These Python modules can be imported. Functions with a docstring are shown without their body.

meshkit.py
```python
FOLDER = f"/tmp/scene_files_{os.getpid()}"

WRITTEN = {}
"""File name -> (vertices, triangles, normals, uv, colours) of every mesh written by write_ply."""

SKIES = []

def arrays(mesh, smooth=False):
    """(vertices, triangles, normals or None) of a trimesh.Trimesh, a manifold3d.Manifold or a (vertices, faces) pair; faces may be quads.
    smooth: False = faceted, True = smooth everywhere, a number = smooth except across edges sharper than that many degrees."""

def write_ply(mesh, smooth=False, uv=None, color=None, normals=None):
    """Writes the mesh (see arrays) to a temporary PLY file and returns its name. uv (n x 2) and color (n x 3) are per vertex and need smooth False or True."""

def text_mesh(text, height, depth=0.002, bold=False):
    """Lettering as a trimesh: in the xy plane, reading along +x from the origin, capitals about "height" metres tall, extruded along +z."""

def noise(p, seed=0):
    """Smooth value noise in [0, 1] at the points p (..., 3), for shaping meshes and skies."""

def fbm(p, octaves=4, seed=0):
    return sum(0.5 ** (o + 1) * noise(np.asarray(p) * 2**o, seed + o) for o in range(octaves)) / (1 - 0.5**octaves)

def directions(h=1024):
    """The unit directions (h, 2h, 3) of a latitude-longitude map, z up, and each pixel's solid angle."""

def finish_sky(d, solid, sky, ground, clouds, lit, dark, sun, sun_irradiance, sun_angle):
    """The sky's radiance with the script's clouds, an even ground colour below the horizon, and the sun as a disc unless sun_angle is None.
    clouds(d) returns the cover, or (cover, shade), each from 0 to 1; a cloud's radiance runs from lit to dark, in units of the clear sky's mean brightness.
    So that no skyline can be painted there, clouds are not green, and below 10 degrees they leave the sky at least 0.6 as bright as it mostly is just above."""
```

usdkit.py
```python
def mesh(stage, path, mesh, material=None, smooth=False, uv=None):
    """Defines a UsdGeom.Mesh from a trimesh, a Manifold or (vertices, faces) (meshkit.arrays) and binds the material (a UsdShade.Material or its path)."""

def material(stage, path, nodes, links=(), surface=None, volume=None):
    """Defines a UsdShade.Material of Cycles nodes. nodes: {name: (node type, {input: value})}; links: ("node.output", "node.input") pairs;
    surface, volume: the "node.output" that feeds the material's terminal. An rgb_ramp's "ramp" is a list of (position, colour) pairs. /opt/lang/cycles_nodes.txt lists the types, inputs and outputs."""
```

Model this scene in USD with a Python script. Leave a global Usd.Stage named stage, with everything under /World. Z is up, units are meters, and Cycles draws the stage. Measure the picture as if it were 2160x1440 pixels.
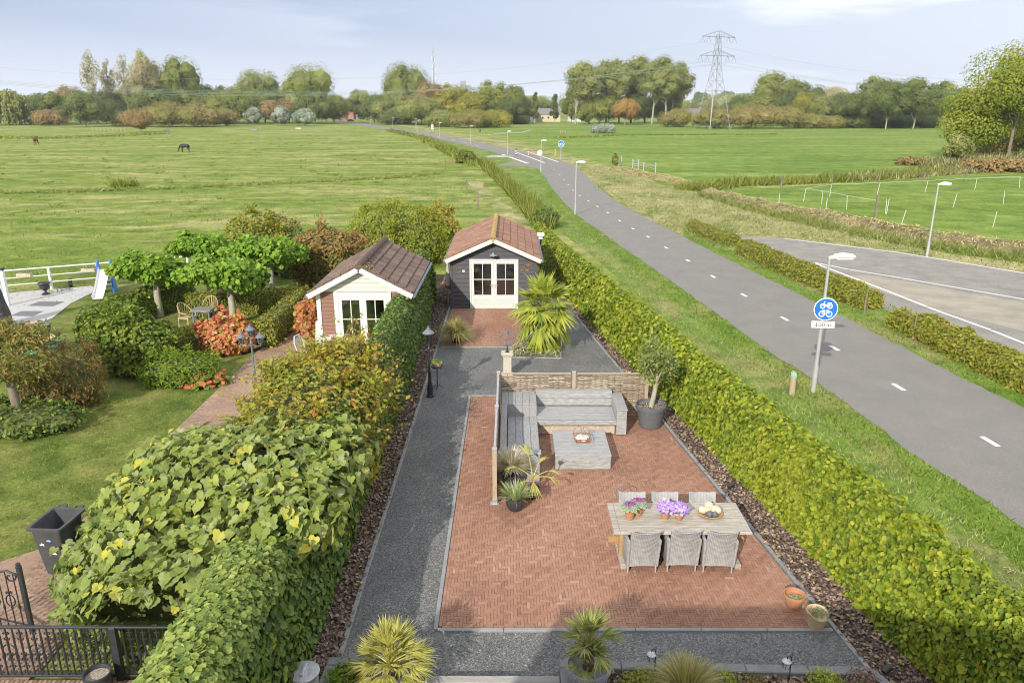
import math, random
import numpy as np, trimesh, usdkit, meshkit
from pxr import Usd, UsdGeom, UsdLux, UsdShade, Gf, Sdf, Vt
from shapely.geometry import Polygon, LineString, Point, MultiPolygon, box as sbox
from shapely.affinity import translate as shtrans

stage = Usd.Stage.CreateInMemory()
UsdGeom.SetStageUpAxis(stage, UsdGeom.Tokens.z)
UsdGeom.SetStageMetersPerUnit(stage, 1.0)
world = UsdGeom.Xform.Define(stage, "/World")
stage.SetDefaultPrim(world.GetPrim())
UsdGeom.Scope.Define(stage, "/World/Looks")
rng = np.random.default_rng(11)
PI = math.pi

# ---------------------------------------------------------------- camera, sky, sun, exposure
CAM_H, PITCH, FPX = 8.0, math.radians(17.09), 1600.0      # metres, down, focal length for a 2160 px wide picture
EXPOSURE = 1.3
SUN_EL = math.radians(27.5)
SUN_TO = np.array([-0.41, -0.912])                        # horizontal direction towards the sun
SUN_TO = SUN_TO / np.linalg.norm(SUN_TO)
SUN_I, SKY_S = 0.52, 0.15
cam = UsdGeom.Camera.Define(stage, "/World/camera")
cam.AddTranslateOp().Set(Gf.Vec3d(0, 0, CAM_H))
cam.AddRotateXOp().Set(90 - math.degrees(PITCH))
cam.CreateHorizontalApertureAttr(36.0)
cam.CreateVerticalApertureAttr(24.0)
cam.CreateFocalLengthAttr(36.0 * FPX / 2160)
cam.CreateClippingRangeAttr(Gf.Vec2f(0.1, 20000))
cam.CreateExposureAttr(EXPOSURE)

sun_dir = np.array([SUN_TO[0] * math.cos(SUN_EL), SUN_TO[1] * math.cos(SUN_EL), math.sin(SUN_EL)])
sun = UsdLux.DistantLight.Define(stage, "/World/sun")
sun.CreateIntensityAttr(SUN_I)
sun.CreateAngleAttr(0.6)
sun.CreateNormalizeAttr(True)
sun.CreateColorAttr(Gf.Vec3f(1.0, 0.93, 0.83))
zaxis = Gf.Vec3d(*sun_dir)
rot = Gf.Rotation(Gf.Vec3d(0, 0, 1), zaxis)
sun.AddTransformOp().Set(Gf.Matrix4d(rot, Gf.Vec3d(0, 0, 0)))

sky = UsdLux.DomeLight.Define(stage, "/World/sky")
sky.CreateIntensityAttr(1.0)
usdkit.material(stage, "/World/Looks/sky_air", {
    "st": ("sky_texture", {"sky_type": "single_scattering", "sun_disc": False, "sun_elevation": SUN_EL, "sun_rotation": math.atan2(SUN_TO[0], SUN_TO[1]), "altitude": 30.0, "air_density": 1.0, "aerosol_density": 1.4, "ozone_density": 1.4}),
    "tc": ("texture_coordinate", {}),
    "mp": ("mapping", {"scale": (1.1, 2.2, 8.5), "location": (0.5, 0.1, 0.2), "rotation": (0.0, 0.12, 0.0)}),
    "nz": ("noise_texture", {"scale": 1.5, "detail": 5.0, "roughness": 0.55, "distortion": 0.5}),
    "mr": ("map_range", {"from_min": 0.43, "from_max": 0.64, "to_min": 0.0, "to_max": 0.95, "clamp": True}),
    "sep": ("separate_xyz", {}),
    "side": ("map_range", {"from_min": -0.6, "from_max": 0.5, "to_min": 0.12, "to_max": 1.0, "clamp": True}),
    "veil": ("map_range", {"from_min": -0.6, "from_max": 0.6, "to_min": 0.0, "to_max": 0.62, "clamp": True}),
    "low": ("map_range", {"from_min": 0.1, "from_max": 0.5, "to_min": 0.0, "to_max": 0.9, "clamp": True}),  # whitens the sky overhead, out of view, to soften the shade below
    "air": ("mix_color", {"blend_type": "mix", "fac": 0.95, "b": (0.97, 1.23, 1.8)}),
    "hor": ("map_range", {"from_min": 0.0, "from_max": 0.13, "to_min": 0.75, "to_max": 0.0, "clamp": True}), "mx3": ("math", {"math_type": "maximum"}),
    "mul": ("math", {"math_type": "multiply"}), "mx": ("math", {"math_type": "maximum"}), "mx2": ("math", {"math_type": "maximum"}),
    "mix": ("mix_color", {"blend_type": "mix", "b": (3.0, 3.1, 3.3)}),
    "bg": ("background_shader", {"strength": SKY_S}),
}, [("tc.generated", "mp.vector"), ("mp.vector", "nz.vector"), ("nz.fac", "mr.value"), ("tc.generated", "sep.vector"), ("sep.x", "side.value"),
    ("mr.result", "mul.value1"), ("side.result", "mul.value2"), ("sep.x", "veil.value"), ("sep.z", "low.value"), ("mul.value", "mx.value1"), ("veil.result", "mx.value2"),
    ("mx.value", "mx2.value1"), ("low.result", "mx2.value2"),
    ("sep.z", "hor.value"), ("mx2.value", "mx3.value1"), ("hor.result", "mx3.value2"), ("mx3.value", "mix.fac"), ("st.color", "air.a"), ("air.result", "mix.a"), ("mix.result", "bg.color")], surface="bg.background")
UsdShade.MaterialBindingAPI.Apply(sky.GetPrim()).Bind(UsdShade.Material.Get(stage, "/World/Looks/sky_air"))


# ---------------------------------------------------------------- helpers
def P(px, py, z=0.0):
    """The point at height z on the view ray of a photo pixel: used to survey where things stand."""
    X, Y = (px - 1080) / FPX, (py - 720) / FPX
    fwd = math.cos(PITCH) - math.sin(PITCH) * Y
    down = math.sin(PITCH) + math.cos(PITCH) * Y
    d = (CAM_H - z) / max(down, 0.004)
    return np.array([X * d, fwd * d, z])


def z_at(y_ground, py):
    Y = (py - 720) / FPX
    return CAM_H - y_ground * (math.sin(PITCH) + math.cos(PITCH) * Y) / (math.cos(PITCH) - math.sin(PITCH) * Y)


def mpp(p):
    return (p[1] * math.cos(PITCH) + (CAM_H - p[2]) * math.sin(PITCH)) / FPX


used = {}


def numbered(parent, name):
    k = used.get((parent, name), 0)
    used[(parent, name)] = k + 1
    return f"{parent}/{name}" if k == 0 else f"{parent}/{name}_{k:03d}"


def tag(prim, label=None, cat=None, group=None, kind=None):
    for k, v in (("label", label), ("category", cat), ("group", group), ("kind", kind)):
        if v:
            prim.SetCustomDataByKey(k, v)
    return prim


class MB:
    """Collects shapes into one mesh; tone is a number per vertex that picks the hue of a leaf or a brick."""
    def __init__(s):
        s.V, s.F, s.T, s.n = [], [], [], 0

    def add(s, v, f, tone=0.5):
        v = np.asarray(v, float)
        f = np.asarray(f, int)
        s.V.append(v)
        s.F.append(f + s.n)
        s.T.append(np.broadcast_to(np.asarray(tone, float), (len(v),)))
        s.n += len(v)
        return s

    def tm(s, m, tone=0.5):
        return s.add(m.vertices, m.faces, tone)

    def box(s, c, d, rz=0.0, tone=0.5, bev=0.0):
        x, y, z = np.array(d) / 2.0
        if bev:
            b = bev
            v = []
            for k, (zz, i) in enumerate(((-z, b), (-z + b, 0), (z - b, 0), (z, b))):
                for sx, sy in ((-1, -1), (1, -1), (1, 1), (-1, 1)):
                    v.append((sx * (x - i), sy * (y - i), zz))
            f = [(0, 2, 1), (0, 3, 2), (12, 13, 14), (12, 14, 15)]
            for k in range(3):
                for j in range(4):
                    a, b_ = 4 * k + j, 4 * k + (j + 1) % 4
                    f += [(a, b_, b_ + 4), (a, b_ + 4, a + 4)]
            v = np.array(v)
        else:
            v = np.array([(sx * x, sy * y, sz * z) for sz in (-1, 1) for sx, sy in ((-1, -1), (1, -1), (1, 1), (-1, 1))])
            f = [(0, 2, 1), (0, 3, 2), (4, 5, 6), (4, 6, 7)]
            for j in range(4):
                a, b_ = j, (j + 1) % 4
                f += [(a, b_, b_ + 4), (a, b_ + 4, a + 4)]
        if rz:
            c_, s_ = math.cos(rz), math.sin(rz)
            v = v @ np.array([[c_, s_, 0], [-s_, c_, 0], [0, 0, 1]])
        return s.add(v + np.asarray(c, float), f, tone)

    def bar(s, a, b, w, h=None, tone=0.5, up=(0, 0, 1), bev=0.0):
        a, b = np.asarray(a, float), np.asarray(b, float)
        h = w if h is None else h
        d = b - a
        L = np.linalg.norm(d)
        d = d / L
        u = np.cross(np.asarray(up, float), d)
        if np.linalg.norm(u) < 1e-6:
            u = np.cross((0, 1, 0), d)
        u /= np.linalg.norm(u)
        w2 = np.cross(d, u)
        t = MB().box((0, 0, 0), (L, w, h), bev=bev)
        v = t.V[0]
        return s.add((a + b) / 2 + v[:, :1] * d + v[:, 1:2] * u + v[:, 2:] * w2, t.F[0], tone)

    def tube(s, pts, r, sides=6, tone=0.5, closed=False, caps=True):
        pts = np.asarray(pts, float)
        n = len(pts)
        r = np.broadcast_to(np.asarray(r, float), (n,))
        tang = np.gradient(pts, axis=0) if not closed else np.roll(pts, -1, 0) - np.roll(pts, 1, 0)
        tang /= np.maximum(np.linalg.norm(tang, axis=1, keepdims=True), 1e-9)
        ref = np.array([0.0, 0, 1]) if abs(tang[0][2]) < 0.9 else np.array([1.0, 0, 0])
        u = np.cross(ref, tang[0])
        u /= np.linalg.norm(u)
        an = np.arange(sides) / sides * 2 * PI
        V = []
        for i in range(n):
            u = u - tang[i] * (u @ tang[i])
            u /= max(np.linalg.norm(u), 1e-9)
            w = np.cross(tang[i], u)
            V.append(pts[i] + r[i] * (np.cos(an)[:, None] * u + np.sin(an)[:, None] * w))
        V = np.vstack(V)
        F = []
        for i in range(n if closed else n - 1):
            for j in range(sides):
                a, b = i * sides + j, i * sides + (j + 1) % sides
                c, d = ((i + 1) % n) * sides + j, ((i + 1) % n) * sides + (j + 1) % sides
                F += [(a, b, d), (a, d, c)]
        if caps and not closed:
            V = np.vstack([V, pts[0], pts[-1]])
            k = n * sides
            for j in range(sides):
                F += [(k, (j + 1) % sides, j), (k + 1, (n - 1) * sides + j, (n - 1) * sides + (j + 1) % sides)]
        return s.add(V, F, tone)

    def lathe(s, prof, c=(0, 0, 0), n=20, tone=0.5, wob=None):
        prof = np.asarray(prof, float)
        an = np.arange(n) / n * 2 * PI
        V = np.vstack([np.stack([r * np.cos(an), r * np.sin(an), np.full(n, z)], 1) for r, z in prof])
        F = []
        for i in range(len(prof) - 1):
            for j in range(n):
                a, b = i * n + j, i * n + (j + 1) % n
                F += [(a, b, b + n), (a, b + n, a + n)]
        return s.add(V + np.asarray(c, float), F, tone)

    def prism(s, poly, z0, z1, tone=0.5):
        p = Polygon(poly) if not isinstance(poly, Polygon) else poly
        m = trimesh.creation.extrude_polygon(p, z1 - z0, engine="earcut")
        m.apply_translation((0, 0, z0))
        return s.tm(m, tone)

    def quad(s, a, b, c, d, tone=0.5):
        return s.add([a, b, c, d], [(0, 1, 2), (0, 2, 3)], tone)

    def ball(s, c, r, sub=2, tone=0.5, sc=(1, 1, 1)):
        m = trimesh.creation.icosphere(sub, 1.0)
        return s.add(np.asarray(c) + m.vertices * r * np.asarray(sc), m.faces, tone)

    def arrays(s):
        return np.vstack(s.V), np.vstack(s.F), np.concatenate(s.T)

    def moved(s, off):
        o = MB()
        v, f, t = s.arrays()
        return o.add(v + np.asarray(off), f, t)


def write(path, mb, material, smooth=False):
    v, f, t = mb.arrays()
    if smooth is False or smooth is True:
        m = usdkit.mesh(stage, path, (v, f), M[material], smooth=smooth)
        UsdGeom.PrimvarsAPI(m).CreatePrimvar("tone", Sdf.ValueTypeNames.FloatArray, UsdGeom.Tokens.vertex).Set(Vt.FloatArray.FromNumpy(t.astype(np.float32)))
    else:
        m = usdkit.mesh(stage, path, (v, f), M[material], smooth=smooth)
    if getattr(mb, "up", None) is not None:
        nn = np.random.default_rng(len(v)).normal(size=(len(v) // 3, 3)) * mb.up
        nn[:, 2] = 1.0
        nn /= np.linalg.norm(nn, axis=1, keepdims=True)
        m.CreateNormalsAttr(Vt.Vec3fArray.FromNumpy(np.repeat(nn, 3, 0).astype(np.float32)))
        m.SetNormalsInterpolation("vertex")
    return m.GetPrim()


def thing(name, label, cat, loc=(0, 0, 0), rz=0.0, group=None):
    x = UsdGeom.Xform.Define(stage, numbered("/World", name))
    x.AddTranslateOp().Set(Gf.Vec3d(*map(float, loc)))
    if rz:
        x.AddRotateZOp().Set(math.degrees(rz))
    return tag(x.GetPrim(), label, cat, group)


def part(parent, name, mb, material, smooth=False, label=None, kind=None):
    """One mesh below a thing or a part, in the thing's own coordinates."""
    p = write(numbered(str(parent.GetPath()), name), mb, material, smooth)
    return tag(p, label, None, None, kind)


def single(name, mb, material, label, cat, group=None, smooth=False):
    return tag(write(numbered("/World", name), mb, material, smooth), label, cat, group)


def setting(name, mb, material, kind="structure", label=None, smooth=False):
    return tag(write(numbered("/World", name), mb, material, smooth), label, None, None, kind)


def copy_of(src, name, label, loc, rz=0.0, group=None, scale=None):
    x = UsdGeom.Xform.Define(stage, numbered("/World", name))
    p = x.GetPrim()
    p.GetReferences().AddInternalReference(src.GetPath())
    p.SetInstanceable(True)
    x.ClearXformOpOrder()
    x.AddTranslateOp(opSuffix="here").Set(Gf.Vec3d(*map(float, loc)))
    x.AddRotateZOp(opSuffix="here").Set(math.degrees(rz))
    if scale:
        x.AddScaleOp(opSuffix="here").Set(Gf.Vec3f(*scale))
    return tag(p, label, src.GetCustomDataByKey("category"), group or src.GetCustomDataByKey("group"))


def flat(poly, z):
    """A flat sheet from a list of points or a shapely polygon."""
    mb = MB()
    pl = poly if isinstance(poly, (Polygon, MultiPolygon)) else Polygon([tuple(p[:2]) for p in poly])
    if not pl.is_valid:
        pl = pl.buffer(0)
    for g in getattr(pl, "geoms", [pl]):
        v, f = trimesh.creation.triangulate_polygon(g, engine="earcut")
        a = v[f]
        cr = np.cross(a[:, 1] - a[:, 0], a[:, 2] - a[:, 0])
        f = np.where((cr < 0)[:, None], f[:, ::-1], f)
        ids, inv = np.unique(f, return_inverse=True)
        mb.add(np.c_[v[ids], np.full(len(ids), z)], inv.reshape(f.shape))
    return mb


def pxpoly(pts):
    return Polygon([tuple(P(*p)[:2]) for p in pts]).buffer(0)


# ---------------------------------------------------------------- materials
M = {}
LEAF = 1.3


def mat(name, col, rough=0.7, var=0.18, scale=6.0, bump=0.0, bscale=None, metallic=0.0, spec=0.4, col2=None, detail=5.0, stretch=(1, 1, 1), tone=False, coat=0.0, obj=False):
    """Surface with colour grain from noise and optional relief; col2 is the second hue of the grain, tone reads the per-piece hue."""
    c = np.array(col, float)
    c2 = np.array(col2, float) if col2 is not None else None
    lo, hi = (c * (1 - var), c * (1 + var)) if c2 is None else (c, c2)
    n = {"g": ("geometry", {}) if not obj else ("texture_coordinate", {}), "mp": ("mapping", {"scale": stretch}),
         "nz": ("noise_texture", {"scale": scale, "detail": detail, "roughness": 0.65}),
         "rp": ("rgb_ramp", {"ramp": [(0.28, tuple(lo)), (0.72, tuple(hi))]}),
         "p": ("principled_bsdf", {"roughness": rough, "metallic": metallic, "specular_ior_level": spec, "coat_weight": coat})}
    l = [("g.position" if not obj else "g.object", "mp.vector"), ("mp.vector", "nz.vector"), ("nz.fac", "rp.fac")]
    out = "rp.color"
    if tone:
        n["at"] = ("attribute", {"attribute": "tone"})
        n["tr"] = ("rgb_ramp", {"ramp": tone})
        n["mm"] = ("mix_color", {"blend_type": "multiply", "fac": 1.0})
        l += [("at.fac", "tr.fac"), ("tr.color", "mm.a"), ("rp.color", "mm.b")]
        out = "mm.result"
    l.append((out, "p.base_color"))
    if bump:
        n["bn"] = ("noise_texture", {"scale": bscale or scale * 4, "detail": 4.0, "roughness": 0.6})
        n["bp"] = ("bump", {"strength": 1.0, "distance": bump})
        l += [("mp.vector", "bn.vector"), ("bn.fac", "bp.height"), ("bp.normal", "p.normal")]
    M[name] = usdkit.material(stage, "/World/Looks/" + name, n, l, surface="p.BSDF")


def leafmat(name, ramp, trans=0.3, rough=0.5, patch=None, pscale=0.6, spec=0.3):
    """Foliage: hue by leaf from the ramp, large patches of another hue by noise, light through the leaf."""
    ramp = [(a, tuple(min(0.8, x * LEAF) for x in c)) for a, c in ramp]
    patch = tuple(min(0.8, x * LEAF) for x in patch) if patch else None
    n = {"at": ("attribute", {"attribute": "tone"}), "rp": ("rgb_ramp", {"ramp": ramp}),
         "p": ("principled_bsdf", {"roughness": rough, "specular_ior_level": spec}), "tl": ("translucent_bsdf", {}),
         "mx": ("mix_closure", {"fac": trans})}
    l = [("at.fac", "rp.fac")]
    out = "rp.color"
    if patch:
        n["g"] = ("geometry", {})
        n["nz"] = ("noise_texture", {"scale": pscale, "detail": 3.0})
        n["mr"] = ("map_range", {"from_min": 0.5, "from_max": 0.7, "to_min": 0.0, "to_max": 0.7, "clamp": True})
        n["mc"] = ("mix_color", {"blend_type": "mix", "b": patch})
        l += [("g.position", "nz.vector"), ("nz.fac", "mr.value"), ("mr.result", "mc.fac"), ("rp.color", "mc.a")]
        out = "mc.result"
    l += [(out, "p.base_color"), (out, "tl.color"), ("p.BSDF", "mx.closure1"), ("tl.BSDF", "mx.closure2")]
    M[name] = usdkit.material(stage, "/World/Looks/" + name, n, l, surface="mx.closure")


def groundmat(name, cols, s1=(0.05, 0.22, 1), sc1=1.0, fine=9.0, bump=0.05, rough=0.9, streak=0.6, thr=(0.38, 0.5, 0.62), dist=0.4):
    """Grass seen from afar: broad streaks of three hues and a fine grain with relief."""
    a, b, c = cols
    n = {"g": ("geometry", {}), "m1": ("mapping", {"scale": s1}), "n1": ("noise_texture", {"scale": sc1, "detail": 7.0, "roughness": 0.66, "distortion": dist}),
         "r1": ("rgb_ramp", {"ramp": [(thr[0], a), (thr[1], b), (thr[2], c)]}),
         "n2": ("noise_texture", {"scale": fine, "detail": 6.0, "roughness": 0.7}), "r2": ("rgb_ramp", {"ramp": [(0.3, (0.52, 0.55, 0.5)), (0.7, (1.25, 1.22, 1.2))]}),
         "n3": ("noise_texture", {"scale": fine * 0.13, "detail": 4.0, "roughness": 0.6}), "r3": ("rgb_ramp", {"ramp": [(0.35, (0.66, 0.72, 0.66)), (0.65, (1.2, 1.17, 1.15))]}),
         "mm": ("mix_color", {"blend_type": "multiply", "fac": 1.0}), "m3": ("mix_color", {"blend_type": "multiply", "fac": 1.0}), "p": ("principled_bsdf", {"roughness": rough, "specular_ior_level": 0.15}),
         "bp": ("bump", {"strength": 0.8, "distance": bump})}
    l = [("g.position", "m1.vector"), ("m1.vector", "n1.vector"), ("n1.fac", "r1.fac"), ("g.position", "n2.vector"), ("n2.fac", "r2.fac"), ("g.position", "n3.vector"), ("n3.fac", "r3.fac"),
         ("r1.color", "mm.a"), ("r2.color", "mm.b"), ("mm.result", "m3.a"), ("r3.color", "m3.b"), ("m3.result", "p.base_color"), ("n2.fac", "bp.height"), ("bp.normal", "p.normal")]
    M[name] = usdkit.material(stage, "/World/Looks/" + name, n, l, surface="p.BSDF")


def gravelmat(name, base, scale=55, lo=0.45, hi=1.9, bump=0.02, cloud=0.16):
    n = {"g": ("geometry", {}), "v": ("voronoi_texture", {"scale": scale, "feature": "f1", "randomness": 1.0}), "sp": ("separate_color", {}),
         "r": ("rgb_ramp", {"ramp": [(0.0, tuple(np.array(base) * lo)), (0.6, tuple(base)), (0.85, tuple(np.array(base) * 1.3)), (1.0, tuple(np.array(base) * hi))]}),
         "nz": ("noise_texture", {"scale": 0.9, "detail": 4.0}), "r2": ("rgb_ramp", {"ramp": [(0.3, (1 - cloud, 1 - cloud, 1 - cloud)), (0.7, (1 + cloud * 1.1, 1 + cloud, 1 + cloud * 0.7))]}),
         "mm": ("mix_color", {"blend_type": "multiply", "fac": 1.0}), "p": ("principled_bsdf", {"roughness": 0.85, "specular_ior_level": 0.25}), "bp": ("bump", {"strength": 1.0, "distance": bump, "invert": True})}
    l = [("g.position", "v.vector"), ("v.color", "sp.color"), ("sp.r", "r.fac"), ("g.position", "nz.vector"), ("nz.fac", "r2.fac"), ("r.color", "mm.a"), ("r2.color", "mm.b"), ("mm.result", "p.base_color"), ("v.distance", "bp.height"), ("bp.normal", "p.normal")]
    M[name] = usdkit.material(stage, "/World/Looks/" + name, n, l, surface="p.BSDF")


groundmat("meadow", [(0.16, 0.24, 0.036), (0.245, 0.305, 0.06), (0.43, 0.395, 0.17)], s1=(0.06, 0.17, 1), sc1=1.0, fine=5.0, bump=0.14, thr=(0.37, 0.5, 0.64), dist=1.3)
groundmat("lush_meadow", [(0.145, 0.225, 0.032), (0.19, 0.28, 0.045), (0.275, 0.335, 0.08)], s1=(0.03, 0.12, 1), fine=4.0, bump=0.10)
groundmat("dry_verge", [(0.19, 0.24, 0.06), (0.34, 0.33, 0.135), (0.46, 0.40, 0.21)], s1=(0.28, 0.16, 1), fine=7.0, bump=0.06)
groundmat("green_verge", [(0.14, 0.235, 0.03), (0.18, 0.27, 0.045), (0.30, 0.29, 0.11)], s1=(0.4, 0.2, 1), fine=9.0, bump=0.05)
groundmat("lawn_grass", [(0.11, 0.155, 0.028), (0.17, 0.205, 0.045), (0.25, 0.245, 0.075)], s1=(0.5, 0.5, 1), fine=12.0, bump=0.03)
groundmat("cut_reed", [(0.17, 0.13, 0.07), (0.28, 0.22, 0.13), (0.37, 0.31, 0.19)], s1=(0.6, 0.6, 1), fine=9.0, bump=0.2)
groundmat("soil", [(0.07, 0.05, 0.03), (0.1, 0.075, 0.045), (0.12, 0.11, 0.05)], s1=(1, 1, 1), fine=15.0, bump=0.03)
gravelmat("grey_gravel", (0.165, 0.167, 0.162), 48, 0.6, 1.7, 0.012)
gravelmat("asphalt", (0.222, 0.209, 0.19), 90, 0.75, 1.35, 0.004, 0.07)
gravelmat("worn_asphalt", (0.275, 0.26, 0.232), 60, 0.7, 1.4, 0.008)
gravelmat("sand", (0.36, 0.325, 0.26), 60, 0.8, 1.2, 0.01)
gravelmat("bark_base", (0.15, 0.105, 0.08), 30, 0.3, 2.2, 0.04)
mat("joint_sand", (0.10, 0.07, 0.05), 0.95, 0.3, 20)
mat("brick_red", (1.0, 1.0, 1.0), 0.85, 0.16, 14, 0.0025, 120, tone=[(0.0, (0.225, 0.12, 0.08)), (0.5, (0.325, 0.171, 0.11)), (0.85, (0.37, 0.205, 0.14)), (1.0, (0.43, 0.265, 0.185))])
mat("brick_brown", (1.0, 1.0, 1.0), 0.85, 0.2, 14, 0.002, 120, tone=[(0.0, (0.22, 0.145, 0.105)), (0.5, (0.32, 0.21, 0.145)), (1.0, (0.40, 0.285, 0.2))])
mat("concrete", (0.27, 0.272, 0.268), 0.85, 0.16, 5, 0.002, 90)
mat("concrete_dark", (0.20, 0.202, 0.2), 0.85, 0.2, 5, 0.002, 90)
mat("road_paint", (0.70, 0.70, 0.68), 0.6, 0.1, 20)
mat("weathered_wood", (0.20, 0.205, 0.205), 0.8, 0.2, 3.0, 0.003, 20, col2=(0.46, 0.455, 0.44), stretch=(2.2, 26, 12))
mat("weathered_wood_y", (0.18, 0.185, 0.185), 0.8, 0.2, 3.0, 0.003, 20, col2=(0.43, 0.425, 0.41), stretch=(26, 2.2, 12))
mat("table_wood", (0.24, 0.21, 0.165), 0.8, 0.2, 2.2, 0.003, 16, col2=(0.56, 0.51, 0.43), stretch=(1.6, 20, 10))
mat("post_wood", (0.34, 0.26, 0.175), 0.75, 0.2, 5, 0.002, 30, stretch=(8, 8, 1), col2=(0.46, 0.37, 0.265))
mat("oak_brown", (0.42, 0.26, 0.12), 0.7, 0.25, 4, 0.002, 30)
mat("wicker_grey", (0.42, 0.41, 0.40), 0.75, 0.3, 60, 0.004, 130, col2=(0.66, 0.655, 0.645))
mat("reed_weave", (0.34, 0.26, 0.17), 0.85, 0.3, 12, 0.006, 60, col2=(0.66, 0.56, 0.42), stretch=(1, 1, 2.5))
mat("willow_rod", (1, 1, 1), 0.8, 0.25, 30, tone=[(0, (0.19, 0.14, 0.095)), (0.5, (0.33, 0.265, 0.185)), (1, (0.50, 0.43, 0.33))])
mat("black_boards", (0.05, 0.05, 0.055), 0.65, 0.3, 3, 0.004, 25, stretch=(2, 10, 22), col2=(0.10, 0.10, 0.105))
mat("red_boards", (0.215, 0.115, 0.083), 0.75, 0.3, 3, 0.003, 25, stretch=(2, 10, 20), col2=(0.32, 0.18, 0.135))
mat("cream_paint", (0.66, 0.655, 0.56), 0.5, 0.05, 5)
mat("sage_paint", (0.58, 0.62, 0.57), 0.5, 0.05, 5)
mat("white_paint", (0.68, 0.68, 0.655), 0.45, 0.06, 5)
mat("lamp_grey", (0.50, 0.51, 0.52), 0.4, 0.08, 3, metallic=0.4)
mat("galvanised", (0.52, 0.53, 0.55), 0.45, 0.2, 9, 0.003, 40, metallic=0.6)
mat("black_iron", (0.028, 0.029, 0.032), 0.42, 0.3, 10, spec=0.5)
mat("grey_iron", (0.16, 0.175, 0.20), 0.45, 0.2, 10)
mat("roof_red", (1, 1, 1), 0.8, 0.22, 9, 0.003, 60, tone=[(0, (0.19, 0.10, 0.066)), (0.5, (0.265, 0.145, 0.097)), (1, (0.33, 0.19, 0.13))])
mat("roof_brown", (1, 1, 1), 0.8, 0.25, 9, 0.003, 60, tone=[(0, (0.105, 0.07, 0.053)), (0.5, (0.155, 0.105, 0.08)), (1, (0.21, 0.145, 0.112))])
mat("lichen_ridge", (0.30, 0.17, 0.10), 0.9, 0.2, 6, 0.004, 40, col2=(0.45, 0.38, 0.10))
mat("lichen", (0.55, 0.40, 0.05), 0.9, 0.3, 30)
mat("terracotta", (0.42, 0.205, 0.105), 0.75, 0.18, 9, 0.001, 60)
mat("pale_terracotta", (0.55, 0.37, 0.2), 0.8, 0.2, 8, 0.001, 60, col2=(0.52, 0.45, 0.28))
mat("grey_planter", (0.115, 0.12, 0.13), 0.6, 0.15, 8, 0.001, 60)
mat("black_pot", (0.045, 0.045, 0.05), 0.45, 0.2, 8)
mat("blue_grey_pot", (0.27, 0.28, 0.33), 0.6, 0.1, 6)
mat("bin_plastic", (0.05, 0.052, 0.055), 0.5, 0.2, 4, col2=(0.085, 0.085, 0.088))
mat("sticker_white", (0.7, 0.74, 0.8), 0.5, 0.1)
mat("sticker_blue", (0.25, 0.4, 0.65), 0.5, 0.1)
mat("sign_blue", (0.018, 0.16, 0.55), 0.35, 0.04)
mat("sign_white", (0.82, 0.82, 0.82), 0.35, 0.03)
mat("sign_black", (0.03, 0.03, 0.03), 0.5, 0.03)
mat("sign_green", (0.10, 0.36, 0.22), 0.5, 0.1)
mat("bollard_red", (0.5, 0.05, 0.04), 0.5, 0.1)
mat("stone_cream", (0.50, 0.455, 0.37), 0.85, 0.15, 10, 0.003, 50)
mat("stone_pale", (0.56, 0.53, 0.49), 0.8, 0.25, 10)
mat("gourd_cream", (0.62, 0.55, 0.38), 0.6, 0.2, 16)
mat("gourd_dark", (0.11, 0.12, 0.13), 0.5, 0.3, 16)
mat("basket_tan", (0.42, 0.25, 0.11), 0.8, 0.3, 40, 0.003, 90)
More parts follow.
